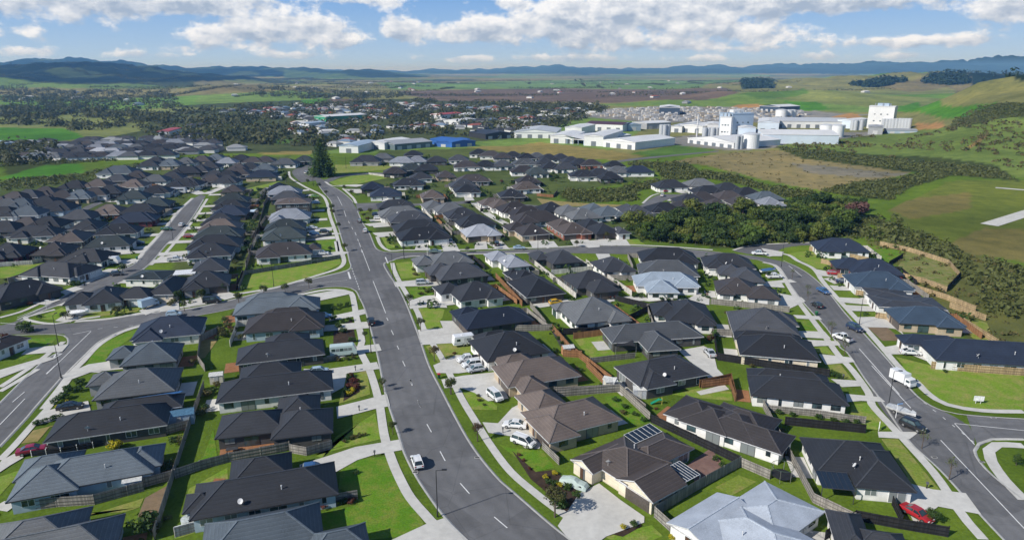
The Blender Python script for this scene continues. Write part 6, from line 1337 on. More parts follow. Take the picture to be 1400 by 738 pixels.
PLOTM={'soil':ground_tex('bare_soil',[(.20,.14,.085),(.26,.19,.12),(.13,.10,.06)],[.2,.8,4.0]),'straw':ground_tex('dry_grass',[(.30,.23,.09),(.36,.28,.12),(.16,.17,.05)],[.1,.5,3.0]),'bark':ground_tex('bark_mulch',[(.045,.030,.022),(.075,.05,.035),(.03,.022,.018)],[.4,1.2,6.0]),
 'paver':ground_tex('reddish_paving',[(.20,.12,.10),(.25,.16,.13),(.16,.10,.09)],[.4,1.2,6.0]),'concrete':conc_m,'deck':ground_tex('timber_deck',[(.30,.14,.065),(.36,.18,.09),(.22,.10,.05)],[.4,1.5,8.0]),'bank':ground_tex('rough_bank_grass',[(.14,.19,.04),(.20,.21,.06),(.27,.23,.10)],[.1,.4,2.0],bump=.6),'dark':ground_tex('dark_paving',[(.05,.05,.055),(.08,.08,.085),(.035,.035,.04)],[.3,1.0,5.0])}
FENCEC={'grey':(.30,.28,.25),'orange':(.30,.155,.075),'pine':(.43,.32,.18),'white':(.62,.60,.55),'whitecap':(.40,.39,.37),'black':(.028,.028,.03),'netting':(.03,.03,.032)}
def fencemat(k):
    nm='fence_'+k
    if nm in MATS: return MATS[nm]
    m,t,b=nt(nm); col=FENCEC[k]; uv=N(t,'ShaderNodeUVMap'); sx=N(t,'ShaderNodeSeparateXYZ'); t.links.new(uv.outputs[0],sx.inputs[0])
    f=N(t,'ShaderNodeMath',operation='MULTIPLY',i_1=1/.15); t.links.new(sx.outputs[0],f.inputs[0]); fl=N(t,'ShaderNodeMath',operation='FLOOR'); t.links.new(f.outputs[0],fl.inputs[0])
    wn=N(t,'ShaderNodeTexWhiteNoise',noise_dimensions='1D'); t.links.new(fl.outputs[0],wn.inputs['W'])
    fr=N(t,'ShaderNodeMath',operation='FRACT'); t.links.new(f.outputs[0],fr.inputs[0])
    c=mixc(t,wn.outputs[0],tuple(x*.7 for x in col),tuple(min(.85,x*1.25) for x in col))
    c=mixc(t,1.0,c,ramp(t,fr.outputs[0],[(0,.45),(.08,1),(.92,1),(1,.45)]),'MULTIPLY')
    n=noise_(t,.6,4,coord='World'); c=mixc(t,1.0,c,ramp(t,n,[(.3,.75),(.7,1.15)]),'MULTIPLY')
    t.links.new(c,b.inputs['Base Color']); b.inputs['Roughness'].default_value=.9; b.inputs['Specular IOR Level'].default_value=.2
    MATS[nm]=m; return m
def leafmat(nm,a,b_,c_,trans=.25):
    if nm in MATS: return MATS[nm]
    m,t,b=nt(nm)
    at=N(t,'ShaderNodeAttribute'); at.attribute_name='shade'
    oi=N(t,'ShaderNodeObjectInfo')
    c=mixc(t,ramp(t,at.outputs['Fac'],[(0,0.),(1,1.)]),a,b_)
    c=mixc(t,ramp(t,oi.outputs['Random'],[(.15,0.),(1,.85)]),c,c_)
    t.links.new(c,b.inputs['Base Color']); b.inputs['Roughness'].default_value=.65; b.inputs['Specular IOR Level'].default_value=.25
    tr=N(t,'ShaderNodeBsdfTranslucent'); t.links.new(c,tr.inputs[0]); mx=N(t,'ShaderNodeMixShader',i_0=trans)
    o=[n for n in t.nodes if n.type=='OUTPUT_MATERIAL'][0]
    t.links.new(b.outputs[0],mx.inputs[1]); t.links.new(tr.outputs[0],mx.inputs[2]); t.links.new(mx.outputs[0],o.inputs[0])
    MATS[nm]=m; return m
# ------------------------------------------------------------------ mesh helpers
class MB:
    def __init__(s): s.v=[];s.f=[];s.uv=[];s.mi=[];s.sh=[]
    def face(s,pts,uv=None,mi=0,sh=None):
        b=len(s.v); s.v+= [tuple(p) for p in pts]; s.f.append(tuple(range(b,b+len(pts)))); s.uv.append(uv or [(0,0)]*len(pts)); s.mi.append(mi)
        if sh is not None: s.sh.append(sh)
    def box(s,c,d,mi=0,rz=0,bottom=True):
        x,y,z=d[0]/2,d[1]/2,d[2]/2; cs,sn=math.cos(rz),math.sin(rz)
        P=[(c[0]+a*x*cs-b*y*sn,c[1]+a*x*sn+b*y*cs,c[2]+e*z) for a,b,e in ((-1,-1,-1),(1,-1,-1),(1,1,-1),(-1,1,-1),(-1,-1,1),(1,-1,1),(1,1,1),(-1,1,1))]
        L=(d[0],d[1],d[0],d[1])
        for k,q in enumerate(((0,1,5,4),(1,2,6,5),(2,3,7,6),(3,0,4,7))): s.face([P[i] for i in q],[(0,0),(L[k],0),(L[k],d[2]),(0,d[2])],mi)
        s.face([P[i] for i in (4,5,6,7)],[(0,0),(d[0],0),(d[0],d[1]),(0,d[1])],mi)
        if bottom: s.face([P[i] for i in (3,2,1,0)],None,mi)
    def bar(s,a,b,w,h,mi=0):
        a=Vector(a);b=Vector(b); d=(b-a)
        if d.length<1e-6: return
        d.normalize(); u=Vector((0,0,1)) if abs(d.z)<.95 else Vector((1,0,0)); r=d.cross(u).normalized(); u=r.cross(d)
        q=[(-w/2,-h/2),(w/2,-h/2),(w/2,h/2),(-w/2,h/2)]
        A=[a+r*x+u*y for x,y in q]; B=[b+r*x+u*y for x,y in q]
        for i in range(4):
            j=(i+1)%4; s.face([A[j],A[i],B[i],B[j]],None,mi)
        s.face(A,None,mi); s.face(B[::-1],None,mi)
    def tube(s,a,b,r0,r1,n=8,mi=0,cap=True):
        a=Vector(a);b=Vector(b); d=(b-a).normalized(); u=Vector((0,0,1)) if abs(d.z)<.95 else Vector((1,0,0)); r=d.cross(u).normalized(); u=r.cross(d)
        A=[a+(r*math.cos(k*2*math.pi/n)+u*math.sin(k*2*math.pi/n))*r0 for k in range(n)]; B=[b+(r*math.cos(k*2*math.pi/n)+u*math.sin(k*2*math.pi/n))*r1 for k in range(n)]
        for k in range(n):
            j=(k+1)%n; s.face([A[j],A[k],B[k],B[j]],None,mi)
        if cap: s.face(B[::-1],None,mi); s.face(A,None,mi)
    def mesh(s,name,mats):
        me=bpy.data.meshes.new(name); me.from_pydata(s.v,[],s.f)
        for m in mats: me.materials.append(m)
        me.polygons.foreach_set('material_index',s.mi)
        ul=me.uv_layers.new(name='UVMap'); ul.data.foreach_set('uv',np.array([c for f in s.uv for p in f for c in p],dtype=np.float32))
        if s.sh:
            at=me.attributes.new('shade','FLOAT','FACE'); at.data.foreach_set('value',np.array(s.sh,dtype=np.float32))
        me.update(); return me
    def obj(s,name,mats,parent=None,loc=(0,0,0),rz=0):
        return link(name,s.mesh(name,mats if isinstance(mats,(list,tuple)) else [mats]),parent,loc,rz)
def link(name,data,parent=None,loc=(0,0,0),rz=0):
    o=bpy.data.objects.new(name,data); C.objects.link(o); o.location=loc; o.rotation_euler=(0,0,rz)
    if parent is not None: o.parent=parent
    return o
def tag(o,label,cat,group=None):
    o['label']=label; o['category']=cat
    if group: o['group']=group
    return o
def structure(o): o['kind']='structure'; return o
def stuff(o,label,cat): o['kind']='stuff'; o['label']=label; o['category']=cat; return o
def empty(name,loc=(0,0,0),rz=0): return link(name,None,None,loc,rz)
def smooth_obj(o):
    o.data.polygons.foreach_set('use_smooth',[True]*len(o.data.polygons))
def cat(pts,step=3.0):
    # Catmull-Rom resampling of a polyline
    P=[Vector((p[0],p[1],0)) for p in pts]; out=[]
    Q=[P[0]*2-P[1]]+P+[P[-1]*2-P[-2]]
    for i in range(1,len(Q)-2):
        p0,p1,p2,p3=Q[i-1:i+3]; n=max(1,int((p2-p1).length/step))
        # centripetal-ish: clamp tangents by segment length
        L=(p2-p1).length; m1=(p2-p0); m2=(p3-p1)
        m1=m1*(L/max(m1.length,1e-6)); m2=m2*(L/max(m2.length,1e-6))
        for k in range(n):
            t=k/n; h=(2*t**3-3*t*t+1, t**3-2*t*t+t, -2*t**3+3*t*t, t**3-t*t)
            out.append(p1*h[0]+m1*h[1]+p2*h[2]+m2*h[3])
    out.append(P[-1]); return out
def resample(P,n):
    d=[0]
    for a,b in zip(P,P[1:]): d.append(d[-1]+(b-a).length)
    out=[];j=0
    for k in range(n):
        t=d[-1]*k/(n-1)
        while j<len(d)-2 and d[j+1]<t: j+=1
        s=d[j+1]-d[j]; out.append(P[j].lerp(P[j+1],(t-d[j])/s if s>0 else 0))
    return out
def strip(mb,L,R,z,mi=0):
    for i in range(len(L)-1):
        mb.face([(L[i].x,L[i].y,z),(R[i].x,R[i].y,z),(R[i+1].x,R[i+1].y,z),(L[i+1].x,L[i+1].y,z)],[(0,i),(1,i),(1,i+1),(0,i+1)],mi)
def offset(P,w):
    out=[]
    for i,p in enumerate(P):
        d=(P[min(i+1,len(P)-1)]-P[max(i-1,0)]); d.normalize(); out.append(p+Vector((-d.y,d.x,0))*w)
    return out
def up(me):
    # make every face of a flat sheet face upward
    bm=bmesh.new(); bm.from_mesh(me)
    for f in bm.faces:
        if f.normal.z<0: f.normal_flip()
    bm.to_mesh(me); bm.free()
def inpoly(X,Y,poly):
    c=np.zeros(X.shape,bool); n=len(poly)
    for i in range(n):
        x1,y1=poly[i];x2,y2=poly[i-1]
        if y1==y2: continue
        c^=((y1>Y)!=(y2>Y))&(X<(x2-x1)*(Y-y1)/(y2-y1)+x1)
    return c
def inp(x,y,poly):
    c=False
    for i in range(len(poly)):
        x1,y1=poly[i];x2,y2=poly[i-1]
        if (y1>y)!=(y2>y) and x<(x2-x1)*(y-y1)/(y2-y1)+x1: c=not c
    return c
RIDGES=[(3300,900,[(-400,93),(0,93),(26,90),(46,92),(85,91),(120,89.6),(150,92),(180,96),(220,102),(280,108),(330,117),(340,130)]),
(6500,1500,[(-400,88),(0,92),(35,90),(66,86.4),(95,89),(130,88.4),(165,90),(190,93.6),(250,98),(274,95),(294,94.4),(324,95),(344,98),(390,95.6),(420,97),(450,99.6),(470,97.6),(510,97),(530,99),(550,102),(600,105),(700,107),(720,110)]),
(13000,3000,[(400,101),(450,97),(550,98),(600,96),(640,97),(700,95),(735,93),(770,90),(790,91),(810,93),(860,95),(900,93.5),(930,92.4),(970,92.4),(1020,93.6),(1060,92.4),(1106,90),(1150,91),(1180,88),(1240,89),(1310,90),(1356,83),(1400,84),(1800,82)]),
(2600,520,[(900,122),(960,118),(1000,116),(1050,112),(1100,110),(1180,106),(1250,103),(1300,101),(1330,103),(1400,104),(1800,100)]),
(1500,260,[(840,141),(880,137),(960,131),(1000,126),(1060,128),(1120,124),(1200,130),(1260,132),(1300,131),(1400,128),(1800,125)]),
(800,190,[(1150,181),(1220,177),(1260,172),(1300,164),(1350,154),(1400,146),(1500,135),(1800,125)]),
(2150,330,[(-400,118),(60,120),(150,122),(230,121),(300,117),(350,117),(400,121),(460,127),(500,129)])]
def height(X,Y):
    X=np.asarray(X,float);Y=np.asarray(Y,float)
    z=np.zeros(np.broadcast(X,Y).shape)
    for D,dep,pr in RIDGES:
        a=700+972*X/D
        px=np.array([p[0] for p in pr],float); zz=np.array([max(0,65-D*(p[1]-97)/1012) for p in pr])
        t=np.interp(a,px,zz,left=zz[0],right=zz[-1])
        wob=1+.10*np.sin(a*.11+D)+.06*np.sin(a*.29+D*2)
        sh=np.exp(-((Y-D-0.12*dep*np.sin(X/dep*1.7+D))/dep)**2)
        z=np.maximum(z,t*sh*(wob if D>2000 else 1))
    n=0
    for i in range(1,6):
        w=1400/1.9**i; n=n+np.sin(X/w+1.3*i+1.7*np.sin(Y/w*.8+i))*np.cos(Y/w*1.1-i+1.2*np.sin(X/w*.7))/1.55**i
    z=z*np.clip(1+.42*n*np.clip((Y-1800)/1200,0,1),.25,1.6)+np.clip((Y-900)/900,0,1)*np.clip(n,0,2)*7
    q=0
    for i,wv in enumerate((150,78,41)):
        q=q+np.sin(X/wv*1.1+i*2.1+1.4*np.sin(Y/wv*.6))*np.sin(Y/wv*.9+i+np.sin(X/wv*.5))/(1.6**i)
    mk=np.clip((X/np.maximum(Y,1)-.56)/.10,0,1)*np.clip((Y-470)/160,0,1)*np.clip((1500-Y)/400,0,1)
    z=z*(1+.45*mk)+mk*(9+11*q)
    z=np.maximum(z,0)
    # keep the near estate flat
    k=np.clip((np.hypot(X*.8,Y)-430)/220,0,1)
    return z*k*k*(3-2*k)

def hz(x,y): return float(height(x,y))
# ------------------------------------------------------------------ terrain
COVC={'lots':(.095,.125,.038),'town':(.085,.105,.042),'urban':(.058,.075,.036),'plain':(.16,.26,.075),'swamp':(.17,.125,.095),'bright':(.085,.23,.022),'straw':(.27,.22,.075),'grass':(.11,.20,.04),'yard':(.26,.25,.23),'waste':(.26,.215,.10),'gravel':(.23,.21,.16),'olive':(.165,.225,.052),'rough':(.135,.145,.045),'paddock':(.155,.190,.036),'straw2':(.215,.185,.062),'scrub':(.062,.080,.022),'orange':(.42,.24,.10),'tan':(.21,.18,.085),'forest':(.018,.034,.020)}  # lots and urban are darkened, shadow between houses mixed into the ground colour
def build_terrain():
    R=np.random.default_rng(4)
    ny,nx=470,560
    Y=40*np.power(26000/40,np.linspace(0,1,ny)); Y=np.concatenate([[-200,-60,0,20],Y])
    U=np.linspace(-1.35,1.35,nx); YY,UU=np.meshgrid(Y,U,indexing='ij'); XX=UU*(np.abs(YY)+130)
    Z=height(XX,YY)-.006
    # curvature-free plain that runs to the horizon
    nv=XX.size; ny2=len(Y)
    co=np.stack([XX,YY,Z],-1).reshape(-1,3)
    idx=np.arange(nv).reshape(ny2,nx)
    q=np.stack([idx[:-1,:-1],idx[:-1,1:],idx[1:,1:],idx[1:,:-1]],-1).reshape(-1,4)
    me=bpy.data.meshes.new('ground'); me.vertices.add(nv); me.vertices.foreach_set('co',co.ravel().astype(np.float32))
    me.loops.add(q.size); me.loops.foreach_set('vertex_index',q.ravel().astype(np.int32)); me.polygons.add(len(q)); me.polygons.foreach_set('loop_start',np.arange(0,q.size,4,dtype=np.int32)); me.polygons.foreach_set('loop_total',np.full(len(q),4,dtype=np.int32))
    me.update(); me.validate()
    # land cover: paddock mosaic far away, estate grass close by
    sx=R.uniform(-9000,9000,900); sy=R.uniform(700,16000,900)
    # denser near
    sy=700+ (sy-700)**1.0*R.uniform(.05,1,900)
    pal=np.array([(.17,.26,.06),(.21,.24,.08),(.25,.23,.10),(.15,.27,.05),(.22,.22,.08),(.15,.19,.06),(.07,.09,.035),(.27,.235,.11)])
    pc=pal[R.integers(0,len(pal),900)]
    fx,fy=XX.ravel(),YY.ravel(); col=np.empty((nv,3)); col[:]=(.125,.195,.024)
    far=fy>560
    wx=fx[far]+60*np.sin(fy[far]/210.); wy=fy[far]+50*np.sin(fx[far]/170.)
    best=np.full(wx.shape,1e18); bi=np.zeros(wx.shape,int)
    for i in range(900):
        d=(wx-sx[i])**2+(wy-sy[i])**2*.7; k=d<best; best[k]=d[k]; bi[k]=i
    col[far]=pc[bi]
    # forested ranges
    zf=Z.ravel()
    fo=(fy>2500)&(zf>22)&(fx<fy*(-.13)); col[fo]=(.016,.030,.026)  # bluish forest tone, some of the distance haze painted into the base colour
    fo2=(fy>2500)&(zf>22)&(fx<fy*(-.13))&(np.sin(fx/160.+fy/230.)*np.sin(fy/190.-fx/310.)>.62); col[fo2]=(.07,.10,.045)
    fo=(fy>8500)&(zf>25); col[fo]=(.035,.055,.035)
    fo=(fy>4500)&(fy<8500)&(zf>16)&(fx>fy*(-.32)); 
    col[fo]=np.where((np.sin(fx[fo]/330.+fy[fo]/410.)>.1)[:,None],np.array((.09,.14,.05)),np.array((.03,.05,.03)))
    for cname,poly in COV:
        m=inpoly(fx+ (fy*.004)*np.sin(fy/ (6+fy*.02)),fy+(fy*.006)*np.sin(fx/(6+fy*.015)),poly); col[m]=COVC[cname]
    ca=me.attributes.new('cover','FLOAT_COLOR','POINT'); ca.data.foreach_set('color',np.concatenate([col,np.ones((nv,1))],1).ravel().astype(np.float32))
    m,t,b=nt('land'); at=N(t,'ShaderNodeAttribute'); at.attribute_name='cover'
    pos=N(t,'ShaderNodeNewGeometry').outputs['Position']
    a=noise_(t,.012,8,.62,vec=pos); d=noise_(t,.11,7,.65,vec=pos); e=noise_(t,1.6,4,.65,vec=pos); g=noise_(t,.0022,7,.6,vec=pos)
    c=mixc(t,1.0,at.outputs['Color'],ramp(t,a,[(.28,(.62,.66,.62)),(.5,(1,1,1)),(.72,(1.38,1.28,1.1))]),'MULTIPLY')
    c=mixc(t,1.0,c,ramp(t,d,[(.3,(.68,.72,.7)),(.55,(1,1,1)),(.75,(1.3,1.2,1.05))]),'MULTIPLY')
    c=mixc(t,1.0,c,ramp(t,e,[(.3,.78),(.7,1.2)]),'MULTIPLY')
    c=mixc(t,1.0,c,ramp(t,g,[(.3,.75),(.7,1.2)]),'MULTIPLY')
    t.links.new(c,b.inputs['Base Color']); b.inputs['Roughness'].default_value=1; b.inputs['Specular IOR Level'].default_value=.05
    bp=N(t,'ShaderNodeBump',i_Strength=.5,i_Distance=.25); t.links.new(e,bp.inputs['Height']); t.links.new(bp.outputs[0],b.inputs['Normal'])
    me.materials.append(m); me.polygons.foreach_set('use_smooth',np.ones(len(q),bool))
    structure(link('ground',me))
build_terrain()
# ------------------------------------------------------------------ roads, kerbs, paths
ROADL=[]
for i,(nm,l,r) in enumerate(ROADS):
    L=cat(l);R_=cat(r); n=max(len(L),len(R_)); L=resample(L,n);R_=resample(R_,n)
    mb=MB(); zz=.012+.004*i
    strip(mb,L,R_,zz); me=mb.mesh(nm,[asphalt_m]); up(me); structure(link(nm,me))
    ROADL.append([( (a+b)/2,(a-b).length/2) for a,b in zip(L,R_)])
for gx,gy in GRATES:
    mb=MB(); mb.box((0,0,0),(.95,.5,.05)); mb.box((0,0,.03),(.75,.32,.02),1); structure(mb.obj('drain_grate',[kerb_m,M('grate_iron',(.03,.03,.03),.6)],None,(gx,gy,.10)))
for k in KERB:
    if len(k)<2: continue
    P=cat(k,2.0); mb=MB(); a=offset(P,.28);b_=offset(P,.0);c_=offset(P,-.30)
    # flat channel both sides is narrow; raised kerb stone in the middle
    z0=.085; 
    for i in range(len(P)-1):
        for (A,B,za,zb) in ((a,b_,.0,.13),(b_,c_,.13,.125)):
            mb.face([(A[i].x,A[i].y,za),(B[i].x,B[i].y,zb),(B[i+1].x,B[i+1].y,zb),(A[i+1].x,A[i+1].y,za)])
    me=mb.mesh('kerb',[kerb_m]); up(me); structure(link('kerb',me))
for i,(p,w) in enumerate(PATH):
    P=cat(p,2.0); mb=MB(); zz=.094+.0007*i
    strip(mb,offset(P,w*.43),offset(P,-w*.43),zz); me=mb.mesh('footpath',[conc_m]); up(me); structure(link('footpath',me))
def poly_sheet(name,poly,z,mat):
    bm=bmesh.new(); vs=[bm.verts.new((x,y,z)) for x,y in poly]
    try: f=bm.faces.new(vs)
    except ValueError: bm.free(); return None
    f.normal_update()
    if f.normal.z<0: f.normal_flip()
    bmesh.ops.triangulate(bm,faces=bm.faces[:])
    for f in bm.faces:
        f.normal_update()
        if f.normal.z<0: f.normal_flip()
    me=bpy.data.meshes.new(name); bm.to_mesh(me); bm.free(); me.materials.append(mat); return structure(link(name,me))
def rounded(poly,step=1.2):
    P=poly+[poly[0],poly[1],poly[2]]; Q=cat(P,step)
    # keep one period
    a=Vector((poly[1][0],poly[1][1],0)); i0=min(range(len(Q)),key=lambda i:(Q[i]-a).length if i<len(Q)//2 else 1e9)
    tot=[q for q in Q]; i1=max(range(len(Q)),key=lambda i:-(Q[i]-a).length if i>len(Q)//2 else -1e9)
    return [(q.x,q.y) for q in tot[i0:i1]]
for i,p in enumerate(LAWN): poly_sheet('lawn',p,.030+.0015*(i%20),LAWNM[(i*7)%4])
for i,(k,p) in enumerate(PLOT): poly_sheet('garden_bed' if k in('bark','soil','straw') else 'paving',p,.066+.001*i,PLOTM[k])
for i,p in enumerate(DRIVE): poly_sheet('driveway',p,.118+.0007*i,conc_m)
mb=MB()
for (a,b_,w) in MARK:
    a=Vector((*a,0));b_=Vector((*b_,0)); d=(b_-a).normalized(); n=Vector((-d.y,d.x,0))*w/2*1.15
    mb.face([(*(a-n).xy,.082),(*(b_-n).xy,.082),(*(b_+n).xy,.082),(*(a+n).xy,.082)])
me=mb.mesh('road_markings',[paint_m]); up(me); structure(link('road_markings',me))
for k,(p,q,w) in enumerate(AIRSTRIP):
    a=Vector((*p,0));b_=Vector((*q,0)); d=(b_-a).normalized(); n=Vector((-d.y,d.x,0))*w/2; mb=MB(); n_=14
    for i in range(n_):
        pts=[]
        for s_,t in ((-1,i),(-1,i+1),(1,i+1),(1,i)):
            c0=a.lerp(b_,t/n_)+n*s_; pts.append((c0.x,c0.y,hz(c0.x,c0.y)+.15))
        mb.face(pts)
    me=mb.mesh('concrete_path',[conc_m]); up(me); structure(link('concrete_path',me))
# ------------------------------------------------------------------ houses
fascia_d=M('fascia_dark',(.05,.05,.055),.5); fascia_l=M('fascia_pale',(.55,.55,.55),.5); frame_d=M('frame_dark',(.06,.06,.065),.4); frame_w=M('frame_white',(.75,.75,.74),.4)
garage_w=M('garage_white',(.72,.72,.70),.45); garage_d=M('garage_dark',(.09,.075,.065),.45); steel=M('galvanised',(.5,.5,.5),.35,.7); pane=glass()
def window_mesh(w,h,nm,fr):
    mb=MB(); t=.07
    mb.box((0,-.035,0),(w,.07,h),0); 
    n=2 if w>1 else 1
    for k in range(n):
        x0=-w/2+t+k*(w-t)/n; x1=-w/2+(k+1)*(w-t)/n
        mb.face([(x0,-.074,-h/2+t),(x1,-.074,-h/2+t),(x1,-.074,h/2-t),(x0,-.074,h/2-t)],None,1)
    return mb.mesh(nm,[fr,pane])
WIN={(s,c):window_mesh(*d,'window',f) for s,d in {'n':(1.8,1.15),'s':(.8,1.15),'d':(2.6,2.05),'t':(.6,1.7)}.items() for c,f in (('d',frame_d),('w',frame_w))}
def garage_mesh(w,mat):
    mb=MB()
    for k in range(4): mb.box((0,-.04-.006*(k%2),.265+.53*k),(w,.08,.515),0)
    mb.box((0,-.02,1.06),(w+.16,.05,2.24),1)
    return mb.mesh('garage_door',[mat,frame_d])
GAR={'w':garage_mesh(4.8,garage_w),'d':garage_mesh(4.8,garage_d)}
def door_mesh():
    mb=MB(); mb.box((0,-.03,1.02),(1.15,.06,2.04),0); mb.box((-.2,-.065,1.02),(.6,.02,1.9),1); mb.box((.42,-.07,1.0),(.16,.02,1.9),2); return mb.mesh('front_door',[frame_d,M('door_paint',(.10,.05,.03),.5),pane])
DOOR=door_mesh()
def dish_mesh():
    mb=MB(); mb.tube((0,0,0),(0,0,.5),.03,.03,6); n=12; c=Vector((0,-.05,.65)); ax=Vector((.2,-.8,.55)).normalized(); r=ax.cross(Vector((0,0,1))).normalized(); u=r.cross(ax)
    for k in range(n):
        a0,a1=2*math.pi*k/n,2*math.pi*(k+1)/n; p0=c+(r*math.cos(a0)+u*math.sin(a0))*.42+ax*.1; p1=c+(r*math.cos(a1)+u*math.sin(a1))*.42+ax*.1
        mb.face([c,p0,p1]); mb.face([c-ax*.02,p1-ax*.02,p0-ax*.02])
    mb.bar(c,c+ax*.5,.03,.03); return mb.mesh('satellite_dish',[M('dish_grey',(.6,.6,.6),.4)])
DISH=dish_mesh()
def pipe_mesh():
    mb=MB(); mb.tube((0,0,0),(0,0,.6),.07,.07,8); mb.tube((0,0,.6),(0,0,.72),.13,.10,8); return mb.mesh('vent_pipe',[M('vent_pale',(.6,.6,.6),.5)])
PIPE=pipe_mesh()
SKYL=None
rnd=random.Random(11)
def roof_rect(mb,cx,cy,l,w,z,pitch,gab,capmi=1,fmi=2,caps=True,swap=False):
    # ridge along x when l>=w
    tp=math.tan(math.radians(pitch)); ax=l>=w
    if gab=='gx': ax=True
    if gab=='gy': ax=False
    if not ax: l,w=w,l
    T=(lambda x,y,q:(cx+x,cy+y,q)) if ax else (lambda x,y,q:(cx-y,cy+x,q))
    hl,hw=l/2,w/2; zr=z+hw*tp; g=gab!='h'
    rx=hl-(0 if g else hw); rx=max(rx,.02)
    sl=hw/math.cos(math.radians(pitch))
    A,B,Cc,D=T(-hl,-hw,z),T(hl,-hw,z),T(hl,hw,z),T(-hl,hw,z); E,F=T(-rx,0,zr),T(rx,0,zr)
    mb.face([A,B,F,E],[(0,0),(l,0),(hl+rx,sl),(hl-rx,sl)]); mb.face([Cc,D,E,F],[(0,0),(l,0),(hl+rx,sl),(hl-rx,sl)])
    if not g:
        mb.face([B,Cc,F],[(0,0),(w,0),(hw,sl)]); mb.face([D,A,E],[(0,0),(w,0),(hw,sl)])
    d=.2
    for p,q in ((A,B),(B,Cc),(Cc,D),(D,A)):
        if g and (p,q) in ((B,Cc),(D,A)): continue
        mb.face([(p[0],p[1],p[2]-d),(q[0],q[1],q[2]-d),q,p],None,fmi)
    if g:
        for p,q,e in ((B,Cc,F),(D,A,E)):
            for s_,t_ in ((p,e),(e,q)): mb.face([(s_[0],s_[1],s_[2]-d),(t_[0],t_[1],t_[2]-d),t_,s_],None,3)
    mb.face([(p[0],p[1],p[2]-d) for p in (D,Cc,B,A)],None,fmi)
    if caps:
        up_=.05
        ed=[(E,F)] if rx>.1 else []
        if not g: ed+=[(A,E),(D,E),(B,F),(Cc,F)]
        for p,q in ed:
            mb.bar((p[0],p[1],p[2]+up_*.4),(q[0],q[1],q[2]+up_*.4),.24,.09,capmi)
    return zr
def wall_rect(mb,cx,cy,l,w,h,gab,pitch,inset=.55):
    hl,hw=l/2-inset,w/2-inset; z0=-.02
    ix,iy=(.12 if gab=='gx' else 0),(.12 if gab=='gy' else 0)
    if gab=='gx': hl=l/2-.35
    if gab=='gy': hw=w/2-.35
    P=[(cx-hl,cy-hw),(cx+hl,cy-hw),(cx+hl,cy+hw),(cx-hl,cy+hw)]
    top=h-.19
    for i in range(4):
        a,b=P[i],P[(i+1)%4]; mb.face([(*a,z0),(*b,z0),(*b,top),(*a,top)])
    if gab!='h':
        tp=math.tan(math.radians(pitch))
        if gab=='gx':
            for sx_ in (-1,1):
                x=cx+sx_*hl; pts=[(x,cy-hw,top),(x,cy+hw,top),(x,cy,top+hw*tp+.28)]
                mb.face(pts if sx_>0 else pts[::-1])
        else:
            for sy_ in (-1,1):
                y=cy+sy_*hw; pts=[(cx+hl,y,top),(cx-hl,y,top),(cx,y,top+hl*tp+.28)]; mb.face(pts if sy_>0 else pts[::-1])
    return hl,hw
HOUSES=[]
GM=None
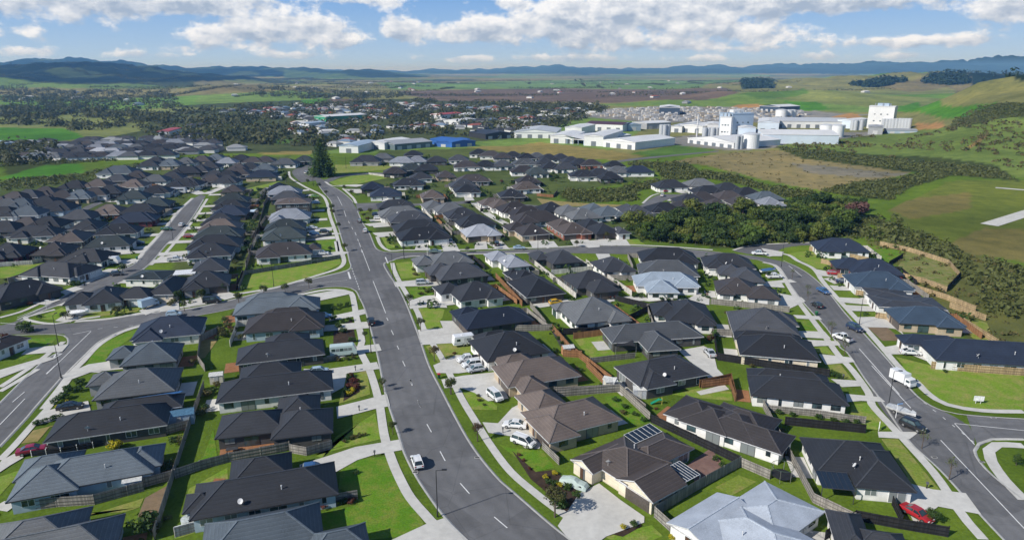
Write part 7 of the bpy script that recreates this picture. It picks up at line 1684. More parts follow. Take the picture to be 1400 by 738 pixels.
for hi,h in enumerate(HS):
    x,y,a,R_,rf,wl,label,grp,street,gar,eave,pitch,extra,det=h; grp=GRP[grp]
    rz=math.radians(a); z0=hz(x,y)
    root=empty('house',(x,y,z0),rz); tag(root,label,'house',grp); HOUSES.append((x,y,label,rz,R_))
    light=rf in('silver','silverblue','ltgrey'); rm=MB(); wm=MB(); W=[]
    two=eave>4
    capm=roofmat(rf)
    if 'cap_'+rf not in MATS: MATS['cap_'+rf]=plain('cap_'+rf,tuple(min(.7,c*(1.55 if c<.3 else 1.12)+.012) for c in ROOFC[rf]),.45)  # caps tinted lighter than the roof, caught light put into the colour
    fas=fascia_l if (hi*7)%10<4 or rf in('brown','silver','silverblue') else fascia_d
    for i,(cx,cy,l,w,gb) in enumerate(R_):
        zr=roof_rect(rm,cx,cy,l,w,eave-.02*i,pitch,gb,caps=det>0)
        hl,hw=wall_rect(wm,cx,cy,l,w,eave,gb,pitch); W.append((cx,cy,hl,hw))
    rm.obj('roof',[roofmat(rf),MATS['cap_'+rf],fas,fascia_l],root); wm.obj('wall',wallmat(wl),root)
    if det==0: continue
    camd=Vector((-x,-y)).normalized()
    fr='d' if wl in('white','beige','grey','dark','maroon') and hi%3 else 'w'
    front={'x+':(1,0),'x-':(-1,0),'y-':(0,-1),'y+':(0,1)}[street]
    gdone=gar==0; ddone=False
    cand=[]
    for i,(cx,cy,hl,hw) in enumerate(W):
        for nx_,ny_,hn,ht in ((0,-1,hw,hl),(1,0,hl,hw),(0,1,hw,hl),(-1,0,hl,hw)):
            cand.append((i,cx,cy,nx_,ny_,hn,ht))
    cand.sort(key=lambda c:-((c[1]+c[3]*c[5])*front[0]+(c[2]+c[4]*c[5])*front[1]))
    def free(px_,py_,i):
        for j,(cx,cy,hl,hw) in enumerate(W):
            if j!=i and abs(px_-cx)<hl+.05 and abs(py_-cy)<hw+.05: return False
        return True
    k=0
    for (i,cx,cy,nx_,ny_,hn,ht) in cand:
        wn=Vector((nx_*math.cos(rz)-ny_*math.sin(rz),nx_*math.sin(rz)+ny_*math.cos(rz)))
        vis=wn.dot(camd)
        tx,ty=-ny_,nx_
        rot=math.atan2(ny_,nx_)+math.pi/2
        is_front=(nx_,ny_)==front
        if det==1 and vis<.15: continue
        used=None
        if is_front and not gdone and ht>2.9:
            for off in (ht-2.9,-(ht-2.9),0):
                gx,gy=cx+nx_*hn+tx*off,cy+ny_*hn+ty*off
                if all(free(gx+nx_*.3+tx*q,gy+ny_*.3+ty*q,i) for q in(-2.4,0,2.4)):
                    g=link('garage_door',GAR['w' if (wl in('white','cream') and gar!=2) or gar==2 and wl=='white' else 'd'],root,(gx,gy,0),rot); gdone=True; used=off; break
        if is_front and not ddone and det==2:
            for off in ([used+3.4*s_ for s_ in(-1,1)] if used is not None else [0]):
                if abs(off)<ht-.8 and free(cx+nx_*(hn+.3)+tx*off,cy+ny_*(hn+.3)+ty*off,i):
                    link('front_door',DOOR,root,(cx+nx_*hn+tx*off,cy+ny_*hn+ty*off,0),rot); ddone=True; used2=off; break
            else: used2=None
        else: used2=None
        step=3.3 if det==2 else 4.6
        n=max(1,int(2*ht/step)); 
        for q in range(n):
            off=-ht+(q+.5)*2*ht/n; 
            if used is not None and abs(off-used)<3.4: continue
            if used2 is not None and abs(off-used2)<1.7: continue
            wx,wy=cx+nx_*hn+tx*off,cy+ny_*hn+ty*off
            if not all(free(wx+nx_*.3+tx*e,wy+ny_*.3+ty*e,i) for e in(-.9,.9)): continue
            k+=1; s_='nsndnnst'[(k*3+hi)%8]
            if det==1 and s_=='t': s_='n'
            link('window',WIN[(s_,fr)],root,(wx,wy,{'n':1.5,'s':1.6,'d':1.04,'t':1.3}[s_]),rot)
            if two: link('window',WIN[('n',fr)],root,(wx,wy,3.9),rot)
    if det==2:
        cx,cy,l,w,gb=R_[0]; tp=math.tan(math.radians(pitch))
        ax=l>=w; 
        def on_roof(u,v):  # u along, v across (-1..1) on the near slope
            hw=min(l,w)/2; 
            px_,py_=(u*(max(l,w)/2-hw),v*hw) if ax else (v*hw,u*(max(l,w)/2-hw))
            return (px_,py_,eave+(1-abs(v))*hw*tp)
        if hi%2==0 or hi%7==3: link('vent_pipe',PIPE,root,on_roof(.4,-.55))
        if hi%3==0: link('satellite_dish',DISH,root,on_roof(-.6,-.8),hi)
        if hi%5==1: link('vent_pipe',PIPE,root,on_roof(-.7,.35))
    cx,cy,l,w,gb=R_[0]
    if extra in('pergola','glasspergola'):
        spots=[(8.15,3.6,6.8,2.9,2.75),(4.35,-8.4,3.7,4.2,2.6)] if extra=='pergola' else [(-4.5,-7.6,4.8,4.4,2.45)]
        for sx_,sy_,pl,pw,ph in spots:
            mb=MB(); n=7
            mb.face([(sx_-pl/2,sy_-pw/2,ph),(sx_+pl/2,sy_-pw/2,ph),(sx_+pl/2,sy_+pw/2,ph+.35),(sx_-pl/2,sy_+pw/2,ph+.35)],None,1)
            for q in range(n): mb.bar((sx_-pl/2+pl*q/(n-1),sy_-pw/2,ph+.05),(sx_-pl/2+pl*q/(n-1),sy_+pw/2,ph+.4),.04,.04,0)
            for q in (0,1): mb.bar((sx_-pl/2,sy_-pw/2+pw*q,ph+.05+.35*q),(sx_+pl/2,sy_-pw/2+pw*q,ph+.05+.35*q),.07,.07,0)
            for q in(-1,1): mb.bar((sx_+q*pl/2,sy_-pw/2,0),(sx_+q*pl/2,sy_-pw/2,ph),.1,.1,0)
            if 'pergola_glass' not in MATS: MATS['pergola_glass']=plain('pergola_glass',(.018,.03,.05),.3,0,.1)
            mb.obj('pergola',[frame_w if extra=='pergola' else frame_d,MATS['pergola_glass']],root)
    if extra=='pool':
        mb=MB(); mb.face([(2.4,8.9,2.62),(11.2,9.3,2.62),(11.0,6.0,3.7),(2.8,5.6,3.7)]); mb.obj('blue_roof_cover',M('blue_tarp',(.03,.13,.33),.5,0,.35,.8),root,(0,-.12,.13))
    if extra=='carport':
        mb=MB(); mb.box((-l/2-1.5,-w/2+1,2.7),(6.5,5.5,.22),0); mb.bar((-l/2-4.4,-w/2-1.4,0),(-l/2-4.4,-w/2-1.4,2.6),.12,.12,0); mb.bar((-l/2-4.4,-w/2+3.4,0),(-l/2-4.4,-w/2+3.4,2.6),.12,.12,0); mb.obj('carport',frame_w,root)
import re
WRX=re.compile(r"[A-Za-z0-9][A-Za-z0-9'\u2019-]*")
TAILW='and with by the a in on of behind from an to its at between second beside next near under facing just directly one whole only first its'.split()
def clip(s):
    w=s.replace(',','').split()[:16]
    while w[-1] in TAILW: w.pop()
    return ' '.join(w)
def near_house(x,y):
    b=min(HOUSES,key=lambda h:(h[0]-x)**2+(h[1]-y)**2); return b[2]
def tidy(lab,n):
    w=lab.replace(',','').split()[:n]
    while w and w[-1] in('and','with','by','the','a','in','on','of','behind','from','an','to','its','at','between','second','beside','next','near','under','facing','just','directly'): w.pop()
    return ' '.join(w)
# automatic concrete strips from mid-distance houses to the nearest road
n_auto=0
for h in HS:
    x,y,a,R_,rf,wl,label,grp,street,gar,eave,pitch,extra,det=h
    if det==0 or not (150<y<420): continue
    best=None
    for RL in ROADL:
        for p,hw in RL:
            d=(p.x-x)**2+(p.y-y)**2
            if best is None or d<best[0]: best=(d,p,hw)
    d=math.sqrt(best[0])
    if d>32 or d<9: continue
    p=best[1]; v=Vector((p.x-x,p.y-y,0)).normalized(); nrm=Vector((-v.y,v.x,0))*2.1; s0=Vector((x,y,0))+v*4; s1=Vector((p.x,p.y,0))-v*(best[2]-.3)
    if inp(x,y,BUSH): continue
    n_auto+=1
    poly_sheet('driveway',[((s0+nrm).x,(s0+nrm).y),((s1+nrm*1.2).x,(s1+nrm*1.2).y),((s1-nrm*1.2).x,(s1-nrm*1.2).y),((s0-nrm).x,(s0-nrm).y)],.165+.0005*n_auto,conc_m)
# ------------------------------------------------------------------ fences
for fi,(kind,hh,label,pts) in enumerate(FENCE):
    mb=MB(); pm=MB(); cm=MB()
    P=[Vector((*p,0)) for p in pts]
    root=empty('fence',(P[0].x,P[0].y,0)); tag(root,label,'fence','fences around the house plots'); O=P[0]
    posts=[]
    run=0
    for a,b_ in zip(P,P[1:]):
        a=a-O;b_=b_-O; d=b_-a; L=d.length; n=max(1,int(round(L/2.4))); dn=d.normalized(); nr=Vector((-dn.y,dn.x,0))*.02
        for k in range(n):
            p=a+d*(k/n); q=a+d*((k+1)/n); j=rnd.uniform(-.035,.035) if kind!='white' else 0
            z0=.02 if kind!='netting' else .1; z1=hh+j
            l0,l1=run+L*k/n,run+L*(k+1)/n
            th=nr
            mb.face([(p+th).to_tuple()[:2]+(z0,),(q+th).to_tuple()[:2]+(z0,),(q+th).to_tuple()[:2]+(z1,),(p+th).to_tuple()[:2]+(z1,)],[(l0,0),(l1,0),(l1,z1),(l0,z1)])
            mb.face([(q-th).to_tuple()[:2]+(z0,),(p-th).to_tuple()[:2]+(z0,),(p-th).to_tuple()[:2]+(z1,),(q-th).to_tuple()[:2]+(z1,)],[(l1,0),(l0,0),(l0,z1),(l1,z1)])
            mb.face([(p+th).to_tuple()[:2]+(z1,),(q+th).to_tuple()[:2]+(z1,),(q-th).to_tuple()[:2]+(z1,),(p-th).to_tuple()[:2]+(z1,)],[(0,0)]*4)
            for zz in (.35,hh*.5,hh-.25):
                mb.bar((p-nr*3)+Vector((0,0,zz)),(q-nr*3)+Vector((0,0,zz)),.05,.09,0)
            if kind in('whitecap',): cm.bar(p+Vector((0,0,hh+.05)),q+Vector((0,0,hh+.05)),.14,.06,0)
            posts.append(p)
        run+=L
    posts.append(P[-1]-O)
    mb.obj('paling_panel',fencemat(kind),root)
    if cm.f: cm.obj('cap_rail',M('cap_white',(.7,.7,.68),.6),root)
    if 'post' not in MATS: MATS['post']=fascia_l
    key=('post',kind,hh)
    if key not in MATS:
        b_=MB(); b_.box((0,0,hh/2+.04),(.11,.11,hh+.08)); MATS[key]=b_.mesh('post',[frame_w if kind in('netting','white') else fencemat(kind)])
    for p in posts[::2] if kind not in('netting',) else posts: link('post',MATS[key],root,(p.x,p.y,0))
# ------------------------------------------------------------------ vegetation
bark=M('bark',(.10,.075,.055),.9,0,.35,6)
LEAF={'street':leafmat('leaf_street',(.030,.055,.014),(.075,.105,.028),(.10,.095,.03)),'autumn':leafmat('leaf_autumn',(.055,.035,.018),(.12,.07,.03),(.10,.085,.03)),'sapling':leafmat('leaf_sapling',(.055,.085,.03),(.12,.15,.06),(.11,.13,.05)),'round':leafmat('leaf_round',(.022,.050,.010),(.065,.115,.022),(.05,.09,.02)),
'green':leafmat('leaf_green',(.022,.050,.012),(.070,.120,.024),(.04,.085,.016)),'yellow':leafmat('leaf_yellow',(.22,.20,.010),(.52,.46,.02),(.45,.38,.02)),'olive':leafmat('leaf_olive',(.05,.065,.018),(.12,.13,.04),(.14,.11,.04)),'red':leafmat('leaf_red',(.07,.022,.018),(.16,.05,.035),(.12,.05,.03)),
'bush':leafmat('leaf_bush',(.026,.056,.010),(.120,.185,.030),(.165,.170,.036)),'pine':leafmat('leaf_pine',(.012,.032,.014),(.038,.068,.022),(.03,.055,.02)),'dry':leafmat('leaf_dry',(.09,.045,.04),(.19,.10,.085),(.14,.08,.06)),'scrub':leafmat('leaf_scrub',(.032,.056,.013),(.105,.145,.034),(.14,.14,.045)),'far':leafmat('leaf_far',(.020,.038,.014),(.080,.112,.034),(.115,.10,.045))}
def leaf(mb,p,nrm,s,sh,R):
    n=(Vector(nrm)+Vector((R.uniform(-.7,.7),R.uniform(-.7,.7),R.uniform(-.5,.7)))).normalized()
    t=n.orthogonal().normalized(); ang=R.uniform(0,6.28); t=Matrix.Rotation(ang,3,n)@t; b_=n.cross(t)
    k=R.uniform(.55,1.0)
    p=Vector(p)
    mb.face([p-t*s*.5,p+b_*s*.36*k,p+t*s*.5,p-b_*s*.36*k],None,0,sh)
def crown_mesh(name,mat,seed,nl,leafn,ls,flat=.8,spread=.62,core=True):
    # unit crown: radius 1, centred on the origin; lobes of leaf clumps with gaps between
    R=random.Random(seed); mb=MB()
    lobes=[(Vector((0,0,.05)),.62)]
    for k in range(nl):
        a=k*2.399+R.uniform(-.5,.5); zz=R.uniform(-.55,.75); rr=math.sqrt(max(.05,1-zz*zz))*spread*R.uniform(.75,1.15)
        lobes.append((Vector((math.cos(a)*rr,math.sin(a)*rr,zz*.62*flat)),R.uniform(.24,.46)))
    for c,r in lobes:
        n=int(leafn*r*r/.12)
        tone=R.uniform(-.18,.18)
        for _ in range(n):
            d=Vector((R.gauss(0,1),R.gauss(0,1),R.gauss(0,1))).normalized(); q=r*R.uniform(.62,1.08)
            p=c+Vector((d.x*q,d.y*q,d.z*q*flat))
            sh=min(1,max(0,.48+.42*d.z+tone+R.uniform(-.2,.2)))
            leaf(mb,p,d,ls*R.uniform(.7,1.4),sh,R)
    return mb.mesh(name,[mat])
def conifer_mesh(name,mat,seed,tiers,n,ls):
    R=random.Random(seed); mb=MB()
    for k in range(tiers):
        t=k/(tiers-1); z=t; rad=(1-t)**.62*.36*(.85+.25*((k*7)%5)/5)+.012
        nb=max(5,int(15*(1-t))+4)
        for b_ in range(nb):
            a=b_*6.283/nb+k*.9+R.uniform(-.15,.15); L=rad*R.uniform(.75,1.15)
            for j in range(n):
                s=(j+.5)/n; p=Vector((math.cos(a)*L*s,math.sin(a)*L*s,z*.97-.035*s+.03*s*s+R.uniform(-.012,.012)))
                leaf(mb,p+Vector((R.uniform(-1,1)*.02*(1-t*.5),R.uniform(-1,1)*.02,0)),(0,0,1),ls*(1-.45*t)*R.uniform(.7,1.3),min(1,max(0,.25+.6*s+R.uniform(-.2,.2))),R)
    return mb.mesh(name,[mat])
def trunk_mesh(h,r,limbs=5,seed=0,spread=.5):
    R=random.Random(seed); mb=MB(); mb.tube((0,0,-.15),(0,0,h*.55),r,r*.72,8); mb.tube((0,0,h*.55),(.04*h,0,h),r*.72,r*.3,7)
    for k in range(limbs):
        a=k*2.4+R.uniform(-.4,.4); z=h*R.uniform(.42,.75); L=spread*h*R.uniform(.5,.9)
        mb.tube((0,0,z),(math.cos(a)*L*.6,math.sin(a)*L*.6,z+L*.75),r*.45,r*.14,5)
    return mb.mesh('trunk',[bark])
CROWN={}
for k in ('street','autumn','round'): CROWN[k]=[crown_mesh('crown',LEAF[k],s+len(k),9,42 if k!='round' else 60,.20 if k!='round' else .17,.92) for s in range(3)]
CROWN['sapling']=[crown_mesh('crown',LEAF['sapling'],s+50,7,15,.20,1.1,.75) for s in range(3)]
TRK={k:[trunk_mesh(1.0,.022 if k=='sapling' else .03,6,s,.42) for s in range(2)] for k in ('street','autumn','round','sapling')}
KN={'street':'small leafy street tree','autumn':'red-tinged autumn street tree','sapling':'thin sparse young tree','round':'dense round tree'}
labs={}
items=[]
for i,(k,h_,r,x,y) in enumerate(TREES):
    lab=clip(f"{KN[k]} near the {near_house(x,y)}")
    items.append((k,h_,r,x,y,lab)); labs[lab]=labs.get(lab,0)+1
for i,(k,h_,r,x,y,lab) in enumerate(items):
    root=empty('street_tree',(x,y,0),i*1.3); tag(root,lab,'tree','street and garden trees' if labs[lab]==1 else 'trees of the same spot: '+tidy(lab,8))
    f=rnd.uniform(.88,1.12); h2=h_*f; r2=r*rnd.uniform(.9,1.12)
    t=link('trunk',TRK[k][i%2],root); t.scale=(h2,h2,h2*.86)
    c=link('crown',CROWN[k][i%3],root,(0,0,h2-r2*(.78 if k!='sapling' else 1.15))); c.scale=(r2,r2,r2*(.95 if k!='sapling' else 1.35)); c.rotation_euler=(0,0,i*.9)
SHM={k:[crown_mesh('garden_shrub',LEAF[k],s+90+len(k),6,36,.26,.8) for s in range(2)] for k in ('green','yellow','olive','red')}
SHM['autumn']=[crown_mesh('garden_shrub',LEAF['autumn'],77,6,36,.26,.8)]
SN={'green':'rounded green shrub','yellow':'bright yellow shrub','olive':'olive green shrub','red':'dark red shrub','autumn':'russet autumn shrub'}
Rw=random.Random(77)
for h in HS:
    x,y,a,R_,rf,wl,label,grp,street,gar,eave,pitch,extra,det=h
    if det<2 or y>215: continue
    rz=math.radians(a); cs,sn=math.cos(rz),math.sin(rz); Wd=lambda u,v:(x+u*cs-v*sn,y+u*sn+v*cs)
    l,w=R_[0][2],R_[0][3]
    def clear(px_,py_):
        if min((p.x-px_)**2+(p.y-py_)**2-(hw+4.5)**2 for RL in ROADL for p,hw in RL[::2])<0: return False
        if any(inp(px_,py_,p) for p in DRIVE): return False
        for q in HOUSES:
            dx,dy=px_-q[0],py_-q[1]
            if dx*dx+dy*dy>900: continue
            lx,ly=dx*math.cos(q[3])+dy*math.sin(q[3]),-dx*math.sin(q[3])+dy*math.cos(q[3])
            if any(abs(lx-r[0])<r[2]/2-.1 and abs(ly-r[1])<r[3]/2-.1 for r in q[4]): return False
        return True
    sd={'x-':1,'x+':-1}.get(street,1)
    u0=sd*(l/2+1.2); 
    q=[Wd(u0-1.6,-w*.3),Wd(u0+1.6,-w*.3),Wd(u0+1.6,w*.28),Wd(u0-1.6,w*.28)]
    if all(clear(*Wd(u0+1.2,v)) for v in(-w*.3,0,w*.28)): poly_sheet('patio',q,.07,conc_m if Rw.random()<.6 else PLOTM['deck'])
    for k in range(3):
        s_=Rw.choice((0,1,2,3)); t_=Rw.uniform(-.5,.5)
        px_,py_=Wd(t_*l,-w/2-.9) if s_==0 else Wd(t_*l,w/2+1.0) if s_==1 else Wd(l/2+2.2+Rw.uniform(0,4),t_*w) if s_==2 else Wd(-l/2-2.2-Rw.uniform(0,4),t_*w)
        if clear(px_,py_): SH.append((Rw.choice(('green','green','olive','green','red')),Rw.choice((.45,.55,.7,.9,1.2)),px_,py_))
its=[];labs={}
for (k,r,x,y) in SH:
    sz='large' if r>=1.6 else 'low' if r<.85 else 'waist-high'
    lab=clip(f"{sz} {SN[k]} by the {near_house(x,y)}"); its.append((k,r,x,y,lab)); labs[lab]=labs.get(lab,0)+1
for i,(k,r,x,y,lab) in enumerate(its):
    o=link('garden_shrub',SHM[k][i%len(SHM[k])],None,(x,y,r*.6),i*1.1); q=r*rnd.uniform(.88,1.15); o.scale=(q,q,q*rnd.uniform(.8,1.05))
    tag(o,lab,'shrub','garden shrubs' if labs[lab]==1 else 'shrubs together: '+tidy(lab,9))
# the tall conifer
root=empty('tall_conifer',(*PINE,0)); tag(root,'tall dense dark conifer standing alone at the top of the main road','tree')
t=link('trunk',trunk_mesh(1,.018,0,3),root); t.scale=(24,24,24)
c=link('crown',conifer_mesh('crown',leafmat('leaf_conifer',(.030,.070,.018),(.095,.155,.034),(.08,.12,.03)),5,36,10,.075),root,(0,0,1.0)); c.scale=(27,27,23.5)
# the bush gully: single trees
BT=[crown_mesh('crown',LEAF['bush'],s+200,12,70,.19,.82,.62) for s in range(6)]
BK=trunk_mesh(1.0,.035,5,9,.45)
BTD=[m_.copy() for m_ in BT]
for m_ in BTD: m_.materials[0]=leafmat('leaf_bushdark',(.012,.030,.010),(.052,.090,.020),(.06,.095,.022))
R=random.Random(21); xs=[p[0] for p in BUSH]; ys=[p[1] for p in BUSH]; placed=[]
blocked=[(h[0],h[1]) for h in HOUSES if h[1]<420 and h[0]>40]
tries=0
while len(placed)<285 and tries<20000:
    tries+=1; x=R.uniform(min(xs),max(xs)); y=R.uniform(min(ys),max(ys))
    if not inp(x,y,BUSH): continue
    r=R.choice([1.8,2.4,3.2,4.0,5.0,6.2])
    if any((x-a)**2+(y-b_)**2<(r*.52+q*.52)**2 for a,b_,q in placed) or any((x-a)**2+(y-b_)**2<(r+8)**2 for a,b_ in blocked): continue
    placed.append((x,y,r))
placed.append((*REDT,6.5))
for i,(x,y,r) in enumerate(placed):
    dry=i==len(placed)-1; h_=r*R.uniform(.8,1.4)+R.uniform(.2,1.0)
    dk=i%2==1; root=empty('bush_tree',(x,y,0),i*.7); tag(root,'dark green native tree in the dense bush behind the curved road' if not dry else 'bare reddish tree among the dense green bush','tree','trees of the dense bush gully' if not dry else 'bare reddish trees of the bush')
    t=link('trunk',BK,root); t.scale=(h_*.9,)*3
    c=link('crown',BT[i%6],root,(0,0,h_-r*.62)); c.scale=(r,r,r*R.uniform(.8,1.05)); c.rotation_euler=(R.uniform(-.15,.15),R.uniform(-.15,.15),i)
    if dk and not dry: c.data=BTD[i%6]
    if dry: c.data=c.data.copy(); c.data.materials[0]=LEAF['dry']
# scrub: continuous low cover
def blobs(name,pts,mat,label,cat_,nl=16,seed=1,flat=.8,lf=1.0):
    R=random.Random(seed); mb=MB()
    for (x,y,r) in pts:
        z=hz(x,y); tone=R.uniform(-.25,.25)
        for _ in range(nl):
            d=Vector((R.gauss(0,1),R.gauss(0,1),abs(R.gauss(0,.9)))).normalized(); q=r*R.uniform(.55,1.1)
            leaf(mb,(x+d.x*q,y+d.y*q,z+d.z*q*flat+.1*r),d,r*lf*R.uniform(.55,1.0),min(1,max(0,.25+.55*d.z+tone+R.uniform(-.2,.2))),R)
    return stuff(mb.obj(name,mat),label,cat_)
def scatter(poly,n,rmin,rmax,seed,avoid=(),sc=0,th=0):
    R=random.Random(seed); xs=[p[0] for p in poly]; ys=[p[1] for p in poly]; out=[];k=0
    while len(out)<n and k<n*40:
        k+=1; x=R.uniform(min(xs),max(xs)); y=R.uniform(min(ys),max(ys))
        if inp(x,y,poly) and (not sc or mnoise.noise((x/sc,y/sc,seed*.37))>th) and not any((x-a)**2+(y-b_)**2<81 for a,b_ in avoid):
            out.append((x,y,R.uniform(rmin,rmax)))
    return out
pts=[]
hv=[(h[0],h[1]) for h in HOUSES]
for i,p in enumerate(SCRUB):
    A=abs(sum(p[k-1][0]*p[k][1]-p[k][0]*p[k-1][1] for k in range(len(p))))/2
    pts+=scatter(p,int(min(1600,A/(20 if i in(7,8) else 7))),.9,2.4,31+i,hv)
blobs('scrub',pts,LEAF['scrub'],'dark scrub and regrowth filling the gullies and banks','scrub',11,5)
pts=scatter(BUSH,520,1.3,2.8,77,hv); blobs('undergrowth',pts,LEAF['scrub'],'low undergrowth between the bush trees','undergrowth',11,6)
# tufts on the far hill paddock and waste ground
pts=[]
for cname,poly in COV:
    if cname in('olive',): pts+=scatter(poly,520,1.2,3.6,91,(),60,.02)
    if cname=='waste': pts+=scatter(poly,150,.5,1.4,92)
    if cname=='rough': pts+=scatter(poly,260,.5,1.6,93)
blobs('gorse_clumps',pts,LEAF['olive'],'scattered gorse and rush clumps on the rough grass','scrub',10,7)
pts=[]; Rg=random.Random(44)
for h in HS:
    x,y,a,R_=h[0],h[1],h[2],h[3]; det=h[13]
    if y<168 or det==0 and Rg.random()<.3: continue
    for k in range(7 if y<420 else 4):
        an=Rg.uniform(0,6.28); d=Rg.uniform(8.5,14); px_,py_=x+math.cos(an)*d*1.15,y+math.sin(an)*d
        if min((p.x-px_)**2+(p.y-py_)**2-(hw+2.5)**2 for RL in ROADL for p,hw in RL[::2])<0: continue
        if any(abs((px_-q[0])*math.cos(q[3])+(py_-q[1])*math.sin(q[3]))<q[4][0][2]/2+1 and abs(-(px_-q[0])*math.sin(q[3])+(py_-q[1])*math.cos(q[3]))<q[4][0][3]/2+1 for q in HOUSES if (q[0]-px_)**2+(q[1]-py_)**2<300): continue
        pts.append((px_,py_,Rg.choice([.7,.9,1.1,1.5,2.0])))
blobs('garden_planting',pts,LEAF['green'],'mixed hedges and bushes in the distant back gardens','planting',16,12,1.1)
nf=0
for h in HS:
    x,y,a,R_,rf,wl,label,grp,street,gar,eave,pitch,extra,det=h
    if det==0 or not(165<y<430): continue
    nf+=1
    if nf%5==4: continue
    rz=math.radians(a); u=Vector((math.cos(rz),math.sin(rz),0)); v=Vector((-u.y,u.x,0)); o=Vector((x,y,0))
    fx={'x-':1,'x+':-1,'y-':0,'y+':0}[street]; fy={'y-':1,'y+':-1,'x-':0,'x+':0}[street]
    hx,hy=R_[0][2]/2,R_[0][3]/2
    P=[u*(hx+3)*fx-v*(hy+1.6),u*(hx+3)*fx+v*(hy+1.6),v*(hy+1.6)-u*(hx-2)*fx] if fx else [v*(hy+3)*fy-u*(hx+1.6),v*(hy+3)*fy+u*(hx+1.6),u*(hx+1.6)-v*(hy-2)*fy]
    if any(min((p.x-(o+q).x)**2+(p.y-(o+q).y)**2-(hw+1)**2 for RL in ROADL for p,hw in RL)<0 for q in P): continue
    if any(abs(((o+q).x-g[0])*math.cos(g[3])+((o+q).y-g[1])*math.sin(g[3]))<g[4][0][2]/2 and abs(-((o+q).x-g[0])*math.sin(g[3])+((o+q).y-g[1])*math.cos(g[3]))<g[4][0][3]/2 for q in P for g in HOUSES if (g[0]-x)**2+(g[1]-y)**2<1600): continue
    mb=MB(); root=empty('back_fence',(x,y,0)); k_=['grey','grey','white','black','grey','orange'][nf%6]
    tag(root,clip({'grey':'grey','white':'pale','black':'dark','orange':'timber'}[k_]+' fence round the back of the '+label),'fence','fences around the house plots')
    for p,q in zip(P,P[1:]):
        L=(q-p).length; dn=(q-p).normalized(); nn=Vector((-dn.y,dn.x,0))*.04
        for s_ in(1,-1):
            A_,B_=(p+nn,q+nn) if s_>0 else (q-nn,p-nn); mb.face([(A_.x,A_.y,0),(B_.x,B_.y,0),(B_.x,B_.y,1.7),(A_.x,A_.y,1.7)],[(0,0),(L,0),(L,1.7),(0,1.7)])
        mb.face([((p+nn).x,(p+nn).y,1.7),((q+nn).x,(q+nn).y,1.7),((q-nn).x,(q-nn).y,1.7),((p-nn).x,(p-nn).y,1.7)])
    mb.obj('paling_panel',fencemat(k_),root)
    pk=MB(); pk.box((0,0,.9),(.13,.13,1.8)); pm_=MATS.setdefault('bp_'+k_,pk.mesh('post',[fencemat(k_)]))
    for p in P: link('post',pm_,root,(p.x,p.y,0))
# far trees
pts=[]
for i,p in enumerate(TREEB): pts+=scatter(p,(2000,620,700,420,110)[i],3.0,9.5,120+i,(),48,-.08)
Rf=random.Random(8)
for k in range(190):      # shelter belts across the plain
    x0=Rf.uniform(-2600,2600); y0=Rf.uniform(1500,4600); a=Rf.choice([0.1,.25,-.15,1.5]); L=Rf.uniform(120,520)
    if abs(x0)>.85*y0: continue
    for j in range(int(L/11)): pts.append((x0+math.cos(a)*11*j,y0+math.sin(a)*11*j,Rf.uniform(4,8)))
blobs('far_woodland',pts,LEAF['far'],'far trees, shelter belts and wooded gardens of the town and plain','woodland',20,9,1.05,.66)
pts=[]
for cname,poly in COV:
    if cname=='forest': pts+=scatter(poly,420,7,13,140)
blobs('pine_forest',pts,LEAF['pine'],'dark pine plantations on the far hills','forest',9,10,1.3)
# ------------------------------------------------------------------ far town houses as one mass
pal=[('char',(.05,.05,.055)),('w',(.56,.56,.54)),('g',(.25,.26,.27)),('r',(.30,.10,.07)),('b',(.16,.22,.30))]
mb=MB(); R=random.Random(3)
def tiny(x,y,l,w,h,a,mi):
    z=hz(x,y); cs,sn=math.cos(a),math.sin(a); T=lambda u,v,q:(x+u*cs-v*sn,y+u*sn+v*cs,z+q)
    hl,hw=l/2,w/2; P=[(-hl,-hw),(hl,-hw),(hl,hw),(-hl,hw)]
    for i in range(4): p,q=P[i],P[(i+1)%4]; mb.face([T(*p,0),T(*q,0),T(*q,h),T(*p,h)],None,1 if R.random()<.8 else 2)
    o=.4; A,B,Cc,D=T(-hl-o,-hw-o,h),T(hl+o,-hw-o,h),T(hl+o,hw+o,h),T(-hl-o,hw+o,h); rr=max(.3,hl-hw); E,F=T(-rr,0,h+hw*.42),T(rr,0,h+hw*.42)
    mb.face([A,B,F,E],None,mi);mb.face([Cc,D,E,F],None,mi);mb.face([B,Cc,F],None,mi);mb.face([D,A,E],None,mi)
for (x,y,r) in scatter(TOWN,400,1,1,55,(),110,-.02): tiny(x,y,R.uniform(12,20),R.uniform(8,11),2.8,R.uniform(0,3.1),R.choice([0,2,2,1,0,3,0,4,2]))
for k in range(80):
    y=R.uniform(1300,4200); x=R.uniform(-.75,.7)*y; (hz(x,y)<14) and tiny(x,y,R.uniform(12,26),R.uniform(8,14),3.4,R.uniform(0,3),R.choice([1,1,2,3,4,1]))
for cname,poly in COV:
    if cname=='urban':
        for (x,y,r) in scatter(poly,150,1,1,66):
            if any(inp(x,y,pp) for cc,pp in COV if cc in('bright','scrub')): continue
            if any((x-a)**2+(y-b_)**2<260 for a,b_ in hv): continue
            tiny(x,y,R.uniform(13,17),10,2.7,R.uniform(-.2,.6),R.choice([0,0,2,0]))
stuff(mb.obj('far_town_houses',[M('far_roof_'+n,c,.7) for n,c in pal]),'small houses of the far town and plain, too far to tell apart','houses')
